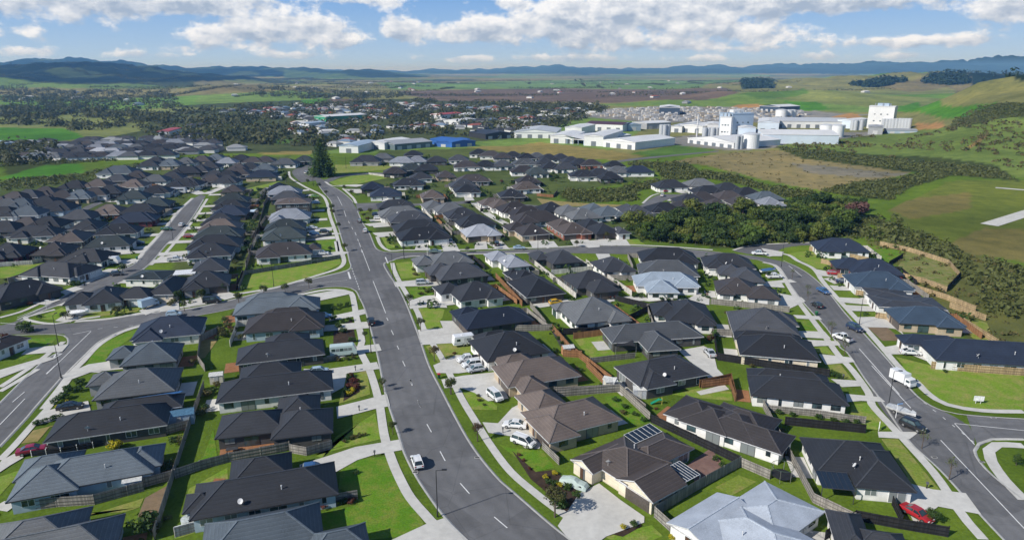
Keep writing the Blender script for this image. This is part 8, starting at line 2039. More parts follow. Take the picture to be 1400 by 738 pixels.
# timber yard: pale packs
mb=MB()
for (x,y,r) in scatter(YARD,620,1,1,71): mb.box((x,y,hz(x,y)+1.3),(R.uniform(4,9),R.uniform(3,6),R.uniform(1.6,3.6)),R.choice([0,0,0,1,2]),R.choice([.2,.25,1.78]))
stuff(mb.obj('stacked_timber_packs',[M('pack_white',(.46,.45,.43),.7),M('pack_tan',(.42,.36,.28),.8),M('pack_grey',(.30,.31,.33),.7)]),'pale stacked packs covering the timber yard','stacks')
# ------------------------------------------------------------------ industry
INDC={'white':(.74,.74,.73),'bluegrey':(.36,.45,.55),'bluewhite':(.62,.70,.78),'grey':(.36,.37,.38),'ltgrey':(.52,.54,.56),'maroon':(.09,.035,.045),'darkblue':(.05,.075,.11),'blue':(.035,.13,.42),'black':(.035,.036,.04),'greengrey':(.13,.17,.18),'green':(.05,.30,.16),'redroof':(.42,.07,.06)}
def sheetmat(k):
    nm='cladding_'+k
    if nm in MATS: return MATS[nm]
    m,t,b=nt(nm); col=INDC[k]; uv=N(t,'ShaderNodeUVMap'); w=N(t,'ShaderNodeTexWave'); w.inputs['Scale'].default_value=.35; w.inputs['Distortion'].default_value=0; t.links.new(uv.outputs[0],w.inputs[0])
    n=noise_(t,.08,5,coord='World'); c=mixc(t,ramp(t,n,[(.3,0.),(.7,1.)]),tuple(x*.88 for x in col),tuple(min(.86,x*1.06) for x in col)); c=mixc(t,ramp(t,w.outputs[0],[(0,.0),(1,.16)]),c,tuple(x*.6 for x in col))
    t.links.new(c,b.inputs['Base Color']); b.inputs['Roughness'].default_value=.5; MATS[nm]=m; return m
for kind,a,b_,c_,h_,wl,rf,label in IND:
    A=Vector((*a,0));B=Vector((*b_,0));Cc=Vector((*c_,0)); u=(B-A); L=u.length; u.normalize(); v=Vector((-u.y,u.x,0)); W=(Cc-B).dot(v); W=max(W,8.0)
    z=min(hz(*a),hz(*b_)); rz=math.atan2(u.y,u.x)
    root=empty(kind,(A.x,A.y,z),rz); tag(root,label,'tower' if kind=='milk_tower' else 'shed' if kind=='open_shed' else 'warehouse')
    wm=MB(); rm=MB()
    pit=.5 if kind=='milk_tower' else max(.6,min(L,W)*.06)
    P=[(0,0),(L,0),(L,W),(0,W)]
    ridge_x=L>=W
    if kind=='open_shed':
        for k in range(7):
            wm.box((L*k/6,.3,h_/2),(.5,.5,h_)); 
        wm.box((L/2,W-.2,h_/2),(L,.4,h_)); wm.box((L/2,W*.45,h_/2),(L-1,.2,h_-.4)); wm.box((.2,W/2,h_/2),(.4,W,h_)); wm.box((L-.2,W/2,h_/2),(.4,W,h_))
    else:
        for i in range(4):
            p,q=P[i],P[(i+1)%4]; le=(L,W,L,W)[i]; wm.face([(*p,-2),(*q,-2),(*q,h_),(*p,h_)],[(0,0),(le,0),(le,h_),(0,h_)])
        if ridge_x:
            wm.face([(0,W,h_),(0,0,h_),(0,W/2,h_+pit)],[(0,0),(W,0),(W/2,pit)]); wm.face([(L,0,h_),(L,W,h_),(L,W/2,h_+pit)],[(0,0),(W,0),(W/2,pit)])
        else:
            wm.face([(0,0,h_),(L,0,h_),(L/2,0,h_+pit)],[(0,0),(L,0),(L/2,pit)]); wm.face([(L,W,h_),(0,W,h_),(L/2,W,h_+pit)],[(0,0),(L,0),(L/2,pit)])
    o=.4; hh=h_+.06
    if ridge_x:
        rm.face([(-o,-o,hh),(L+o,-o,hh),(L+o,W/2,hh+pit),(-o,W/2,hh+pit)],[(0,0),(L,0),(L,W/2),(0,W/2)]); rm.face([(L+o,W+o,hh),(-o,W+o,hh),(-o,W/2,hh+pit),(L+o,W/2,hh+pit)],[(0,0),(L,0),(L,W/2),(0,W/2)])
    else:
        rm.face([(-o,W+o,hh),(-o,-o,hh),(L/2,-o,hh+pit),(L/2,W+o,hh+pit)],[(0,0),(W,0),(W,L/2),(0,L/2)]); rm.face([(L+o,-o,hh),(L+o,W+o,hh),(L/2,W+o,hh+pit),(L/2,-o,hh+pit)],[(0,0),(W,0),(W,L/2),(0,L/2)])
    for p,q in ((( -o,-o),(L+o,-o)),((L+o,-o),(L+o,W+o)),((L+o,W+o),(-o,W+o)),((-o,W+o),(-o,-o))): rm.face([(*p,hh-.5),(*q,hh-.5),(*q,hh+.01),(*p,hh+.01)])
    wm.obj('wall',sheetmat(wl),root); rm.obj('roof',sheetmat(rf),root)
    if kind=='milk_tower':
        t=MB(); t.box((L*.5,W*.5,h_+1.6),(L*.45,W*.4,3.0)); t.obj('plant_room',sheetmat('bluegrey' if wl=='white' else 'white'),root)
        for k in range(3): t=MB(); t.tube((L*(.2+.3*k),W*.25,h_),(L*(.2+.3*k),W*.25,h_+3.2),.5,.5,8); t.obj('vent_stack',steel,root)
        for k in range(3):
            for j in range(2): t=MB(); t.box((L*(.25+.25*k),-.06,h_*(.35+.3*j)),(1.6,.14,1.2)); t.obj('window',pane,root)
    else:
        n=max(1,min(8,int(L/9)))
        dm=MATS.setdefault('roller_'+('d' if wl in('white','bluewhite') else 'l'),M('roller_dark',(.16,.18,.20),.5) if wl in('white','bluewhite') else M('roller_light',(.5,.5,.5),.5))
        if kind!='open_shed':
            for k in range(n):
                d=MB(); d.box((L*(k+.5)/n,-.06,min(4.2,h_*.6)/2),(min(4.5,L/n*.55),.14,min(4.2,h_*.6))); d.obj('roller_door',dm,root)
for (p,r,h_,label,grp) in TANK:
    z=hz(*p); root=empty('silo' if r<3 else 'storage_tank',(*p,z)); tag(root,label,'silo' if r<3 else 'tank',grp)
    b_=MB(); b_.tube((0,0,-1),(0,0,h_),r,r,28,0,False); o=b_.obj('shell',M('tank_white',(.74,.75,.75),.45) if r>3 else M('silo_steel',(.52,.54,.56),.4,.2),root); smooth_obj(o)
    b_=MB(); b_.tube((0,0,h_),(0,0,h_+r*.16),r*1.02,r*.55,28,0,False); b_.tube((0,0,h_+r*.16),(0,0,h_+r*.22),r*.55,.05,28,0,False); b_.obj('dome',M('tank_top',(.5,.52,.54),.5),root)
    b_=MB(); b_.bar((r+.15,0,0),(r+.15,0,h_+.8),.5,.15); b_.obj('ladder',steel,root)
for p in CHIM:
    z=hz(*p); root=empty('chimney_stack',(*p,z)); tag(root,'thin tall pale chimney stack in front of the dairy factory','chimney'); b_=MB(); b_.tube((0,0,-1),(0,0,23),.9,.6,10); b_.obj('shaft',M('stack_pale',(.6,.6,.6),.5),root); b_=MB(); b_.tube((0,0,9),(0,0,9.4),1.9,1.9,10); b_.obj('platform',steel,root)
# ------------------------------------------------------------------ lamps
lamp_m=M('lamp_black',(.022,.022,.024),.45); 
pole=MB(); pole.tube((0,0,0),(0,0,8),.09,.055,8); pole.tube((0,0,0),(0,0,.9),.13,.13,8); pole=pole.mesh('pole',[lamp_m])
arm=MB(); arm.bar((0,0,7.95),(1.1,0,8.1),.06,.06); arm=arm.mesh('arm',[lamp_m])
head=MB(); head.box((1.25,0,8.12),(.75,.3,.12)); head.box((1.25,0,8.05),(.5,.22,.03),1); head=head.mesh('lamp_head',[lamp_m,M('lens',(.5,.5,.48),.2)])
for (x,y,d) in LAMP:
    root=empty('street_lamp',(x,y,.1),math.atan2(d[1],d[0])); tag(root,clip(f"black street lamp nearest the {near_house(x,y)}"),'street lamp','street lamps'); link('pole',pole,root);link('arm',arm,root);link('lamp_head',head,root)
# ------------------------------------------------------------------ vehicles
CARC={'white':(.78,.78,.77),'black':(.015,.015,.017),'palegreen':(.55,.66,.62),'paleblue':(.38,.50,.60),'blue':(.04,.11,.26),'silver':(.50,.52,.54),'cover':(.42,.50,.46),'yellow':(.72,.42,.02),'greengrey':(.14,.19,.18),'darkblue':(.025,.04,.085),'red':(.38,.02,.025),'crimson':(.30,.012,.045),'darkgrey':(.07,.075,.08),'green':(.03,.12,.06),'lime':(.22,.42,.06),'grey':(.34,.36,.38)}
tyre_m=M('tyre',(.018,.018,.018),.85); rim_m=M('rim',(.45,.45,.46),.3,.8); cglass=pane; lampf=M('headlight',(.75,.75,.72),.2); lampr=M('tail_lamp',(.35,.01,.01),.25); trim=M('black_trim',(.02,.02,.02),.6)
def paint(k):
    nm='paint_'+k
    if nm not in MATS:
        m=plain(nm,CARC[k],.28,0,.04,2.0,.6); b=[n for n in m.node_tree.nodes if n.type=='BSDF_PRINCIPLED'][0]; b.inputs['Coat Weight'].default_value=.5; b.inputs['Coat Roughness'].default_value=.08; MATS[nm]=m
    return MATS[nm]
# side profiles: (x along length from the rear, lower body top z, roof z or None) in metres, nose at +x
PROF={'hatch':dict(L=4.1,W=1.72,belt=[(-2.05,.55),(-2.0,.92),(-1.0,.98),(.75,.93),(1.75,.80),(2.05,.55)],roof=[(-1.92,.95),(-1.45,1.46),(.0,1.50),(.35,1.44),(1.05,.94)]),
'sedan':dict(L=4.7,W=1.80,belt=[(-2.35,.55),(-2.3,.98),(-1.55,1.0),(.85,.94),(2.0,.80),(2.35,.52)],roof=[(-1.65,1.0),(-.85,1.42),(.15,1.45),(.45,1.40),(1.15,.95)]),
'suv':dict(L=4.6,W=1.86,belt=[(-2.3,.62),(-2.25,1.06),(-1.0,1.10),(.9,1.06),(1.95,.98),(2.3,.62)],roof=[(-2.15,1.08),(-1.85,1.66),(.1,1.72),(.45,1.65),(1.15,1.06)]),
'mpv':dict(L=4.8,W=1.85,belt=[(-2.4,.6),(-2.35,1.04),(-1.0,1.06),(1.1,1.02),(2.05,.90),(2.4,.58)],roof=[(-2.28,1.06),(-2.05,1.70),(.4,1.74),(.75,1.66),(1.65,1.0)]),
'ute':dict(L=5.2,W=1.86,belt=[(-2.6,.66),(-2.58,1.06),(-.9,1.06),(.95,1.06),(2.2,.98),(2.6,.62)],roof=[(-.85,1.06),(-.65,1.70),(.45,1.74),(.7,1.68),(1.4,1.06)]),
'van':dict(L=5.0,W=1.9,belt=[(-2.5,.55),(-2.48,1.10),(-1.0,1.10),(1.3,1.06),(2.2,.95),(2.5,.6)],roof=[(-2.46,1.1),(-2.38,1.92),(1.0,1.96),(1.3,1.86),(2.0,1.05)])}
def lath(mb,prof,w,z0,taper,mi,n=0):
    pass
CACHE={}
def car_meshes(kind,col):
    key=(kind,col)
    if key in CACHE: return CACHE[key]
    p=PROF[kind]; W=p['W']/2; out={}
    # lower body: closed loop of stations, bulging sides
    mb=MB(); st=p['belt']; zb=.28
    xs=[s[0] for s in st]
    sec=[]
    for i,(x,z) in enumerate(st):
        e=.86 if i in(0,len(st)-1) else 1.0
        sec.append([(x,-W*e*.94,zb+(.12 if e<1 else 0)),(x,-W*e,zb+(z-zb)*.45),(x,-W*e*.985,z-.10*(z-zb)),(x,-W*e*.90,z),(x,0,z+.025),(x,W*e*.90,z),(x,W*e*.985,z-.10*(z-zb)),(x,W*e,zb+(z-zb)*.45),(x,W*e*.94,zb+(.12 if e<1 else 0))])
    for a,b in zip(sec,sec[1:]):
        for j in range(8): mb.face([a[j+1],a[j],b[j],b[j+1]])
        mb.face([a[0],a[8],b[8],b[0]])
    mb.face(sec[0]); mb.face(sec[-1][::-1])
    # roof skin
    rf=p['roof']; rw=W*.72
    q=rf[1:-1]
    for a,b in zip(q,q[1:]): 
        mb.face([(a[0],-rw,a[1]),(b[0],-rw,b[1]),(b[0],0,b[1]+.03),(a[0],0,a[1]+.03)]); mb.face([(a[0],0,a[1]+.03),(b[0],0,b[1]+.03),(b[0],rw,b[1]),(a[0],rw,a[1])])
    # pillars
    for s in(-1,1):
        for (a,b) in ((rf[0],rf[1]),(rf[-1],rf[-2])): mb.bar((a[0],s*W*.88,a[1]),(b[0],s*rw,b[1]),.09,.09)
        m0=(rf[1][0]+rf[-2][0])/2; mb.bar((m0,s*W*.9,rf[0][1]),(m0,s*(rw+.015),max(a[1] for a in rf)-.03),.08,.05)
        mb.bar((rf[1][0],s*rw,rf[1][1]),(rf[2][0],s*rw,rf[2][1]),.07,.06); mb.bar((rf[2][0],s*rw,rf[2][1]),(rf[-2][0],s*rw,rf[-2][1]),.07,.06)
    if kind=='ute':
        pass
    out['body']=mb.mesh('body',[paint(col)])
    g=MB(); i_=.02
    A=rf
    for s in(-1,1):
        pts=[(x,s*(W*.88 if k in(0,len(A)-1) else rw)*1.0-s*i_,z-(.0 if k in(0,len(A)-1) else .03)) for k,(x,z) in enumerate(A)]
        g.face(pts if s>0 else pts[::-1])
    for a,b in ((A[0],A[1]),(A[-2],A[-1])):
        lo,hi_=(a,b) if a[1]<b[1] else (b,a)
        g.face([(lo[0],-W*.86,lo[1]+.01),(lo[0],W*.86,lo[1]+.01),(hi_[0],rw-.02,hi_[1]-.01),(hi_[0],-rw+.02,hi_[1]-.01)])
    out['windows']=g.mesh('glazing',[cglass])
    t=MB(); r=.33 if kind in('hatch','sedan') else .37
    for k in range(1): t.tube((0,-.11,0),(0,.11,0),r,r,16)
    out['tyre']=t.mesh('tyre',[tyre_m]); t=MB(); t.tube((0,-.118,0),(0,.118,0),r*.62,r*.62,10); out['rim']=t.mesh('rim',[rim_m]); out['r']=r
    CACHE[key]=out; return out
hl=MB(); hl.box((0,0,0),(.10,.36,.15)); HLM=hl.mesh('headlight',[lampf]); tl=MB(); tl.box((0,0,0),(.08,.26,.2)); TLM=tl.mesh('tail_lamp',[lampr]); pl=MB(); pl.box((0,0,0),(.03,.5,.13)); PLM=pl.mesh('number_plate',[M('plate',(.7,.7,.7),.5)]); mi=MB(); mi.box((0,0,0),(.12,.2,.14)); MIM=mi.mesh('side_mirror',[trim])
def wheels(root,L,W,r,xs,m):
    for x in xs:
        for s in(-1,1):
            w=link('wheel',m['tyre'],root,(x,s*(W/2-.1),r)); q=link('rim',m['rim'],w); 
def build_car(kind,col,x,y,hd,label):
    cat_={'suv':'car','hatch':'car','sedan':'car','mpv':'car','ute':'ute','van':'van'}[kind]
    m=car_meshes(kind,col); p=PROF[kind]; L,W=p['L'],p['W']
    root=empty('parked_'+('van' if kind=='van' else 'ute' if kind=='ute' else 'car'),(x,y,.19 if 1 else 0),math.radians(hd)); tag(root,label,cat_,'vehicles along the streets and drives')
    link('body',m['body'],root); link('glazing',m['windows'],root); wheels(root,L,W,m['r'],(-L*.29,L*.30),m)
    zb=p['belt'][-2][1]
    if kind+'b' not in CACHE:
        q=MB(); q.box((0,0,0),(.12,W*.86,.16)); CACHE[kind+'b']=q.mesh('bumper',[trim]); q=MB(); q.box((0,0,0),(L*.36,.05,.13)); CACHE[kind+'s']=q.mesh('sill',[trim]); q=MB(); q.box((0,0,0),(.06,W*.42,.13)); CACHE[kind+'g']=q.mesh('grille',[trim])
    link('bumper',CACHE[kind+'b'],root,(L/2-.05,0,.36)); link('bumper',CACHE[kind+'b'],root,(-L/2+.05,0,.40)); link('grille',CACHE[kind+'g'],root,(L/2-.07,0,zb-.20))
    for s in(-1,1):
        link('sill',CACHE[kind+'s'],root,(0,s*W/2*.985,.33))
        link('headlight',HLM,root,(L/2-.13,s*W*.33,zb-.14)); link('tail_lamp',TLM,root,(-L/2+.03,s*W*.36,p['belt'][1][1]-.18)); link('side_mirror',MIM,root,(p['roof'][-1][0]-.25,s*(W/2+.06),p['roof'][-1][1]+.02))
    link('number_plate',PLM,root,(L/2+.01,0,.45)); link('number_plate',PLM,root,(-L/2-.01,0,.6))
    if kind=='ute':
        b=MB(); b.box((-1.72,0,1.075),(1.62,1.45,.03)); b.obj('tray_cover',trim,root)
    return root
def build_other(kind,col,x,y,hd,label):
    rz=math.radians(hd); nm={'minibus':'parked_minibus','caravan':'caravan','truck':'box_truck','covered':'covered_car','boat':'covered_boat','bus':'parked_bus'}[kind]
    root=empty(nm,(x,y,.19 if kind!='x' else 0),rz); tag(root,label,{'minibus':'minibus','caravan':'caravan','truck':'truck','covered':'car','boat':'boat','bus':'bus'}[kind],'vehicles along the streets and drives')
    m=car_meshes('suv','white')
    pc=paint(col)
    def rbox(mb,x0,x1,w,z0,z1,sl=.15,rear=.08,mi=0):
        h=w/2; P=lambda x_,y_,z_:(x_,y_,z_)
        s=[(x0,z0),(x0+rear,z1-.12),(x0+rear+.12,z1),(x1-sl-.25,z1),(x1-sl,z1-.15),(x1,z0+(z1-z0)*.45),(x1,z0)]
        for a,b in zip(s,s[1:]): mb.face([(a[0],-h,a[1]),(a[0],h,a[1]),(b[0],h,b[1]),(b[0],-h,b[1])],None,mi)
        mb.face([(a[0],-h,a[1]) for a in s][::-1],None,mi); mb.face([(a[0],h,a[1]) for a in s],None,mi); mb.face([(x0,h,z0),(x0,-h,z0),(x1,-h,z0),(x1,h,z0)],None,mi)
    b=MB()
    if kind in('minibus','bus'):
        L=6.2 if kind=='minibus' else 10.5; W=2.05 if kind=='minibus' else 2.5; H=2.6 if kind=='minibus' else 3.1
        rbox(b,-L/2,L/2,W,.35,H,.55 if kind=='minibus' else .2); b.obj('body',pc,root)
        for s in(-1,1):
            n=5
            for k in range(n):
                g=MB(); x0=-L/2+.35+k*(L-1.4)/n; g.box((x0+(L-1.4)/n/2,s*(W/2+.006),H*.66),((L-1.4)/n-.12,.03,H*.26)); g.obj('window',cglass,root)
        g=MB(); g.box((-L/2+.02,0,H*.68),(.06,W*.8,H*.26)); g.obj('rear_window',cglass,root)
        g=MB(); h=W/2*.9; g.face([(L/2-.02,-h,H*.52),(L/2-.02,h,H*.52),(L/2-.5,h,H-.2),(L/2-.5,-h,H-.2)]); o=g.obj('windscreen',cglass,root,(.07,0,.03))
        wheels(root,L,W,m['r'],(-L*.28,L*.32),m)
    elif kind=='caravan':
        rbox(b,-2.9,2.9,2.3,.5,2.65,.5,.25); b.obj('body',pc,root)
        for s in(-1,1):
            for xx,ww in((-1.7,.9),(.9,1.1)): g=MB(); g.box((xx,s*1.156,1.75),(ww,.03,.6)); g.obj('window',cglass,root)
        g=MB(); g.box((0,-1.157,1.35),(.65,.03,1.7)); g.obj('door',M('caravan_door',(.6,.6,.6),.5),root); g=MB(); g.box((0,0,.95),(5.7,2.34,.10)); g.obj('stripe',M('caravan_stripe',(.25,.30,.38),.5),root)
        g=MB(); g.bar((2.8,.5,.5),(4.0,0,.5),.08,.1); g.bar((2.8,-.5,.5),(4.0,0,.5),.08,.1); g.obj('drawbar',trim,root); g=MB(); g.box((-.4,0,2.72),(.6,.5,.16)); g.obj('roof_hatch',frame_w,root); wheels(root,5.8,2.3,m['r'],(-.45,.4),m)
    elif kind=='truck':
        root.scale=(.84,.84,.84)
        b.box((-.9,0,1.95),(4.4,2.3,2.4)); b.obj('cargo_box',pc,root); b=MB(); rbox(b,1.4,3.2,2.1,.5,2.35,.45,.02); b.obj('cab',pc,root); b=MB(); b.box((0,0,.6),(6.0,1.0,.25)); b.obj('chassis',trim,root)
        g=MB(); g.face([(3.0,-.95,1.40),(3.0,.95,1.40),(2.72,.95,2.18),(2.72,-.95,2.18)]); g.obj('windscreen',cglass,root,(.16,0,.03))
        for s in(-1,1): g=MB(); g.box((2.25,s*1.056,1.7),(.9,.03,.6)); g.obj('window',cglass,root); link('headlight',HLM,root,(3.2,s*.75,.85)); link('side_mirror',MIM,root,(2.9,s*1.2,1.8))
        wheels(root,6,2.2,m['r'],(-1.7,2.2),m)
    elif kind=='covered':
        n=14; Lh=2.4
        prof=[(-2.4,.25,.8),(-2.3,.85,.86),(-1.5,1.05,.9),(-.8,1.42,.72),(.2,1.46,.70),(.9,1.05,.88),(2.0,.9,.86),(2.4,.55,.78),(2.42,.2,.78)]
        for a,c_ in zip(prof,prof[1:]):
            sa=[(a[0],-a[2]-.08,.08),(a[0],-a[2],a[1]*.55),(a[0],-a[2]*.72,a[1]*.96),(a[0],0,a[1]),(a[0],a[2]*.72,a[1]*.96),(a[0],a[2],a[1]*.55),(a[0],a[2]+.08,.08)]; sb=[(c_[0],-c_[2]-.08,.08),(c_[0],-c_[2],c_[1]*.55),(c_[0],-c_[2]*.72,c_[1]*.96),(c_[0],0,c_[1]),(c_[0],c_[2]*.72,c_[1]*.96),(c_[0],c_[2],c_[1]*.55),(c_[0],c_[2]+.08,.08)]
            for j in range(6): b.face([sa[j],sb[j],sb[j+1],sa[j+1]])
        o=b.obj('fabric_cover',M('car_cover',CARC['cover'],.85,0,.12,1.2),root); smooth_obj(o); wheels(root,4.6,1.7,m['r'],(-1.35,1.4),m)
    elif kind=='boat':
        st=[(-2.6,.95,.55),(-1.0,1.05,.6),(.8,.95,.7),(2.0,.55,.85),(2.8,.04,1.0)]
        for a,c_ in zip(st,st[1:]):
            f=lambda s:[(s[0],-s[1],s[2]+.45),(s[0],-s[1]*.75,s[2]),(s[0],0,s[2]-.25),(s[0],s[1]*.75,s[2]),(s[0],s[1],s[2]+.45)]
            A_,B_=f(a),f(c_)
            for j in range(4): b.face([A_[j],A_[j+1],B_[j+1],B_[j]])
        s=st[0]; b.face([(s[0],-s[1],s[2]+.45),(s[0],-s[1]*.75,s[2]),(s[0],0,s[2]-.25),(s[0],s[1]*.75,s[2]),(s[0],s[1],s[2]+.45)]); b.obj('hull',paint('white'),root)
        b=MB()
        for a,c_ in zip(st,st[1:]):
            ra,rb=.35*(1 if a[0]>-2 else .5),.35*(1 if c_[0]<1.5 else .3)
            for s_ in(-1,1): b.face([(a[0],s_*a[1]*1.01,a[2]+.45),(c_[0],s_*c_[1]*1.01,c_[2]+.45),(c_[0],0,c_[2]+.5+rb*1.5),(a[0],0,a[2]+.5+ra*1.5)])
        b.obj('fitted_cover',M('boat_cover_'+col,CARC[col],.8),root); b=MB(); b.bar((-2,-.6,.42),(2.2,-.2,.42),.08,.1); b.bar((-2,.6,.42),(2.2,.2,.42),.08,.1); b.bar((2.2,0,.42),(3.7,0,.42),.1,.1); b.obj('trailer',steel,root); wheels(root,5,2.0,m['r'],(-.9,),m)
for (kind,col,x,y,hd,label) in CARS:
    (build_car if kind in PROF else build_other)(kind,col,x,y,hd,label)
# ------------------------------------------------------------------ small objects
shed_c={'cream':(.62,.58,.48),'blue':(.36,.46,.56),'orange':(.42,.22,.11),'grey':(.40,.42,.44)}
for kind,x,y,rot,label,k in OBJ:
    rz=math.radians(rot)
    if kind=='bin':
        root=empty('wheelie_bin',(x,y,.1),rz); tag(root,label,'bin'); b=MB(); 
        for a,c_ in (((.25,0.05),(.29,.95)),): 
            P=[(-a[0],-a[0],a[1]),(a[0],-a[0],a[1]),(a[0],a[0],a[1]),(-a[0],a[0],a[1])]; Q=[(-c_[0],-c_[0]*1.15,c_[1]),(c_[0],-c_[0]*1.15,c_[1]),(c_[0],c_[0]*1.15,c_[1]),(-c_[0],c_[0]*1.15,c_[1])]
            for j in range(4): b.face([P[j],P[(j+1)%4],Q[(j+1)%4],Q[j]])
        green=k.get('lid')=='green'
        b.obj('body',M('bin_green',(.02,.10,.04),.5),root); b=MB(); b.box((0,-.02,1.0),(.64,.74,.09)); b.bar((-.25,.4,1.0),(.25,.4,1.0),.05,.05); b.obj('lid',M('bin_lid_red',(.45,.02,.02),.5) if not green else M('bin_lid_green',(.03,.22,.08),.5),root)
        for s in(-1,1): b=MB(); b.tube((s*.24,.26,.1),(s*.30,.26,.1),.1,.1,10); b.obj('wheel',tyre_m,root)
    elif kind=='letterbox':
        root=empty('letterbox',(x,y,.1),rz); tag(root,label,'letterbox'); b=MB(); b.box((0,0,.4),(.14,.14,.8)); b.obj('post',trim,root); b=MB(); b.box((0,0,.95),(.30,.38,.28)); b.bar((-.16,0,1.12),(.16,0,1.12),.4,.04); b.obj('box',M('letterbox_grey',(.12,.12,.125),.5),root)
    elif kind=='signboard':
        root=empty('sale_board',(x,y,.1),rz); tag(root,label,'sign'); b=MB(); b.box((0,0,1.05),(1.9 if 'corner' in label else 1.1,.05,1.1)); b.obj('panel',frame_w,root)
        for s in(-1,1): b=MB(); b.box((s*.45,.06,.7),(.08,.08,1.5)); b.obj('post',frame_w,root)
    elif kind=='streetsign':
        root=empty('street_sign',(x,y,.1),rz); tag(root,label,'sign'); b=MB(); b.tube((0,0,0),(0,0,2.9),.05,.05,8); b.obj('pole',frame_w,root); b=MB(); b.box((.55,0,2.75),(1.1,.04,.22)); b.obj('name_blade',M('blade',(.72,.74,.76),.4),root)
    elif kind=='busshelter':
        root=empty('frame_sign',(x,y,.1),rz); tag(root,label,'sign'); b=MB(); b.tube((0,0,0),(0,0,2.9),.06,.06,8); b.obj('pole',frame_w,root); b=MB(); b.box((.6,0,2.9),(1.3,.12,.25)); b.obj('rail',M('rail_blue',(.30,.45,.68),.4),root)
    elif kind in('shed','glasshouse'):
        l,w,h=(2.6,2.0,2.0) if kind=='shed' else (5.2,2.8,2.2)
        root=empty('garden_shed' if kind=='shed' else 'glass_lean_to',(x,y,0),rz); tag(root,label,'shed'); b=MB(); b.box((0,0,h/2),(l,w,h)); b.obj('wall',M('shed_'+k.get('c','blue'),shed_c[k.get('c','blue')],.6),root); b=MB()
        for s in(-1,1): b.face([(-l/2-.15,s*(w/2+.15),h-.02),(l/2+.15,s*(w/2+.15),h-.02),(l/2+.15,0,h+.5),(-l/2-.15,0,h+.5)])
        b.obj('roof',M('shed_roof',(.55,.55,.52),.5) if kind=='shed' else M('lean_to_glass',(.08,.17,.26),.2),root); b=MB(); b.box((0,-w/2-.03,.95),(.85,.06,1.8)); b.obj('door',M('shed_door',(.45,.45,.43),.6),root)
    elif kind=='trampoline':
        root=empty('trampoline',(x,y,0)); tag(root,label,'trampoline'); b=MB(); b.tube((0,0,.72),(0,0,.78),1.7,1.7,24); b.obj('mat',trim,root)
        for q in range(6): b=MB(); a=q*math.pi/3; b.tube((1.75*math.cos(a),1.75*math.sin(a),0),(1.75*math.cos(a),1.75*math.sin(a),2.3),.04,.04,6); b.obj('pole',steel,root)
        b=MB()
        for q in range(24): a0,a1=q*math.pi/12,(q+1)*math.pi/12; b.bar((1.75*math.cos(a0),1.75*math.sin(a0),2.3),(1.75*math.cos(a1),1.75*math.sin(a1),2.3),.05,.05)
        b.obj('net_ring',M('net_green',(.05,.09,.06),.8),root)
    elif kind=='sail':
        root=empty('shade_sail',(x,y,0),rz); tag(root,label,'shade sail'); b=MB(); n=6; q=2.4
        for i in range(n):
            for j in range(n):
                f=lambda u,v:((u-.5)*2*q*(1-.18*(1-(2*v-1)**2)),(v-.5)*2*q*(1-.18*(1-(2*u-1)**2)),2.5+.5*u*v-.25*math.sin(u*math.pi)*math.sin(v*math.pi)); b.face([f(i/n,j/n),f((i+1)/n,j/n),f((i+1)/n,(j+1)/n),f(i/n,(j+1)/n)])
        b.obj('canopy',M('sail_black',(.02,.02,.022),.8) if k.get('c')!='pale' else M('sail_pale',(.42,.52,.62),.7),root)
        for sx_,sy_,zz in((-1,-1,2.5),(1,-1,2.5),(1,1,3.0),(-1,1,2.5)): b=MB(); b.tube((sx_*q,sy_*q,0),(sx_*q,sy_*q,zz),.05,.05,6); b.obj('post',steel,root)
    elif kind=='tank':
        root=empty('water_tank',(x,y,0)); tag(root,label,'tank'); b=MB(); b.tube((0,0,0),(0,0,1.6),1.1,1.1,20); b.obj('shell',M('tank_pale',(.5,.55,.53),.6),root); b=MB(); b.tube((0,0,1.6),(0,0,1.85),1.12,.3,20); b.obj('lid',M('tank_lid',(.42,.46,.45),.6),root)
    elif kind=='table':
        root=empty('outdoor_table',(x,y,.1),rz); tag(root,label,'table'); b=MB(); b.box((0,0,.74),(2.0,1.0,.06)); b.obj('tabletop',M('table_dark',(.06,.06,.065),.5),root)
        for sx_ in(-.8,.8):
            for sy_ in(-.4,.4): b=MB(); b.box((sx_,sy_,.36),(.08,.08,.7)); b.obj('leg',trim,root)
        for sy_ in(-1,1): b=MB(); b.box((0,sy_*.85,.45),(1.9,.35,.05)); b.box((-.8,sy_*.85,.22),(.08,.3,.42)); b.box((.8,sy_*.85,.22),(.08,.3,.42)); b.obj('bench',M('table_dark',(.06,.06,.065),.5),root)
    elif kind=='washing':
        root=empty('play_slide',(x,y,0),rz); tag(root,label,'play set'); gm=M('slide_green',(.02,.30,.18),.4); b=MB(); b.face([(-1.2,-.25,.1),(-1.2,.25,.1),(.5,.25,1.1),(.5,-.25,1.1)]); b.bar((-1.2,-.27,.2),(.5,-.27,1.2),.06,.16); b.bar((-1.2,.27,.2),(.5,.27,1.2),.06,.16); b.obj('slide',gm,root)
        b=MB(); b.box((.75,0,1.08),(.6,.6,.08)); b.obj('platform',gm,root)
        for s in(-1,1): b=MB(); b.box((1.0,s*.25,.8),(.07,.07,1.6)); b.obj('leg',M('slide_post',(.5,.45,.1),.5),root)
    elif kind=='clothesline':
        root=empty('rotary_clothesline',(x,y,0),rz); tag(root,label,'clothes line'); b=MB(); b.tube((0,0,0),(0,0,2.0),.04,.04,8); b.obj('pole',steel,root)
        for q in range(4): b=MB(); a=q*math.pi/2; b.bar((0,0,1.85),(1.7*math.cos(a),1.7*math.sin(a),2.15),.04,.04); b.obj('arm',steel,root)
        b=MB()
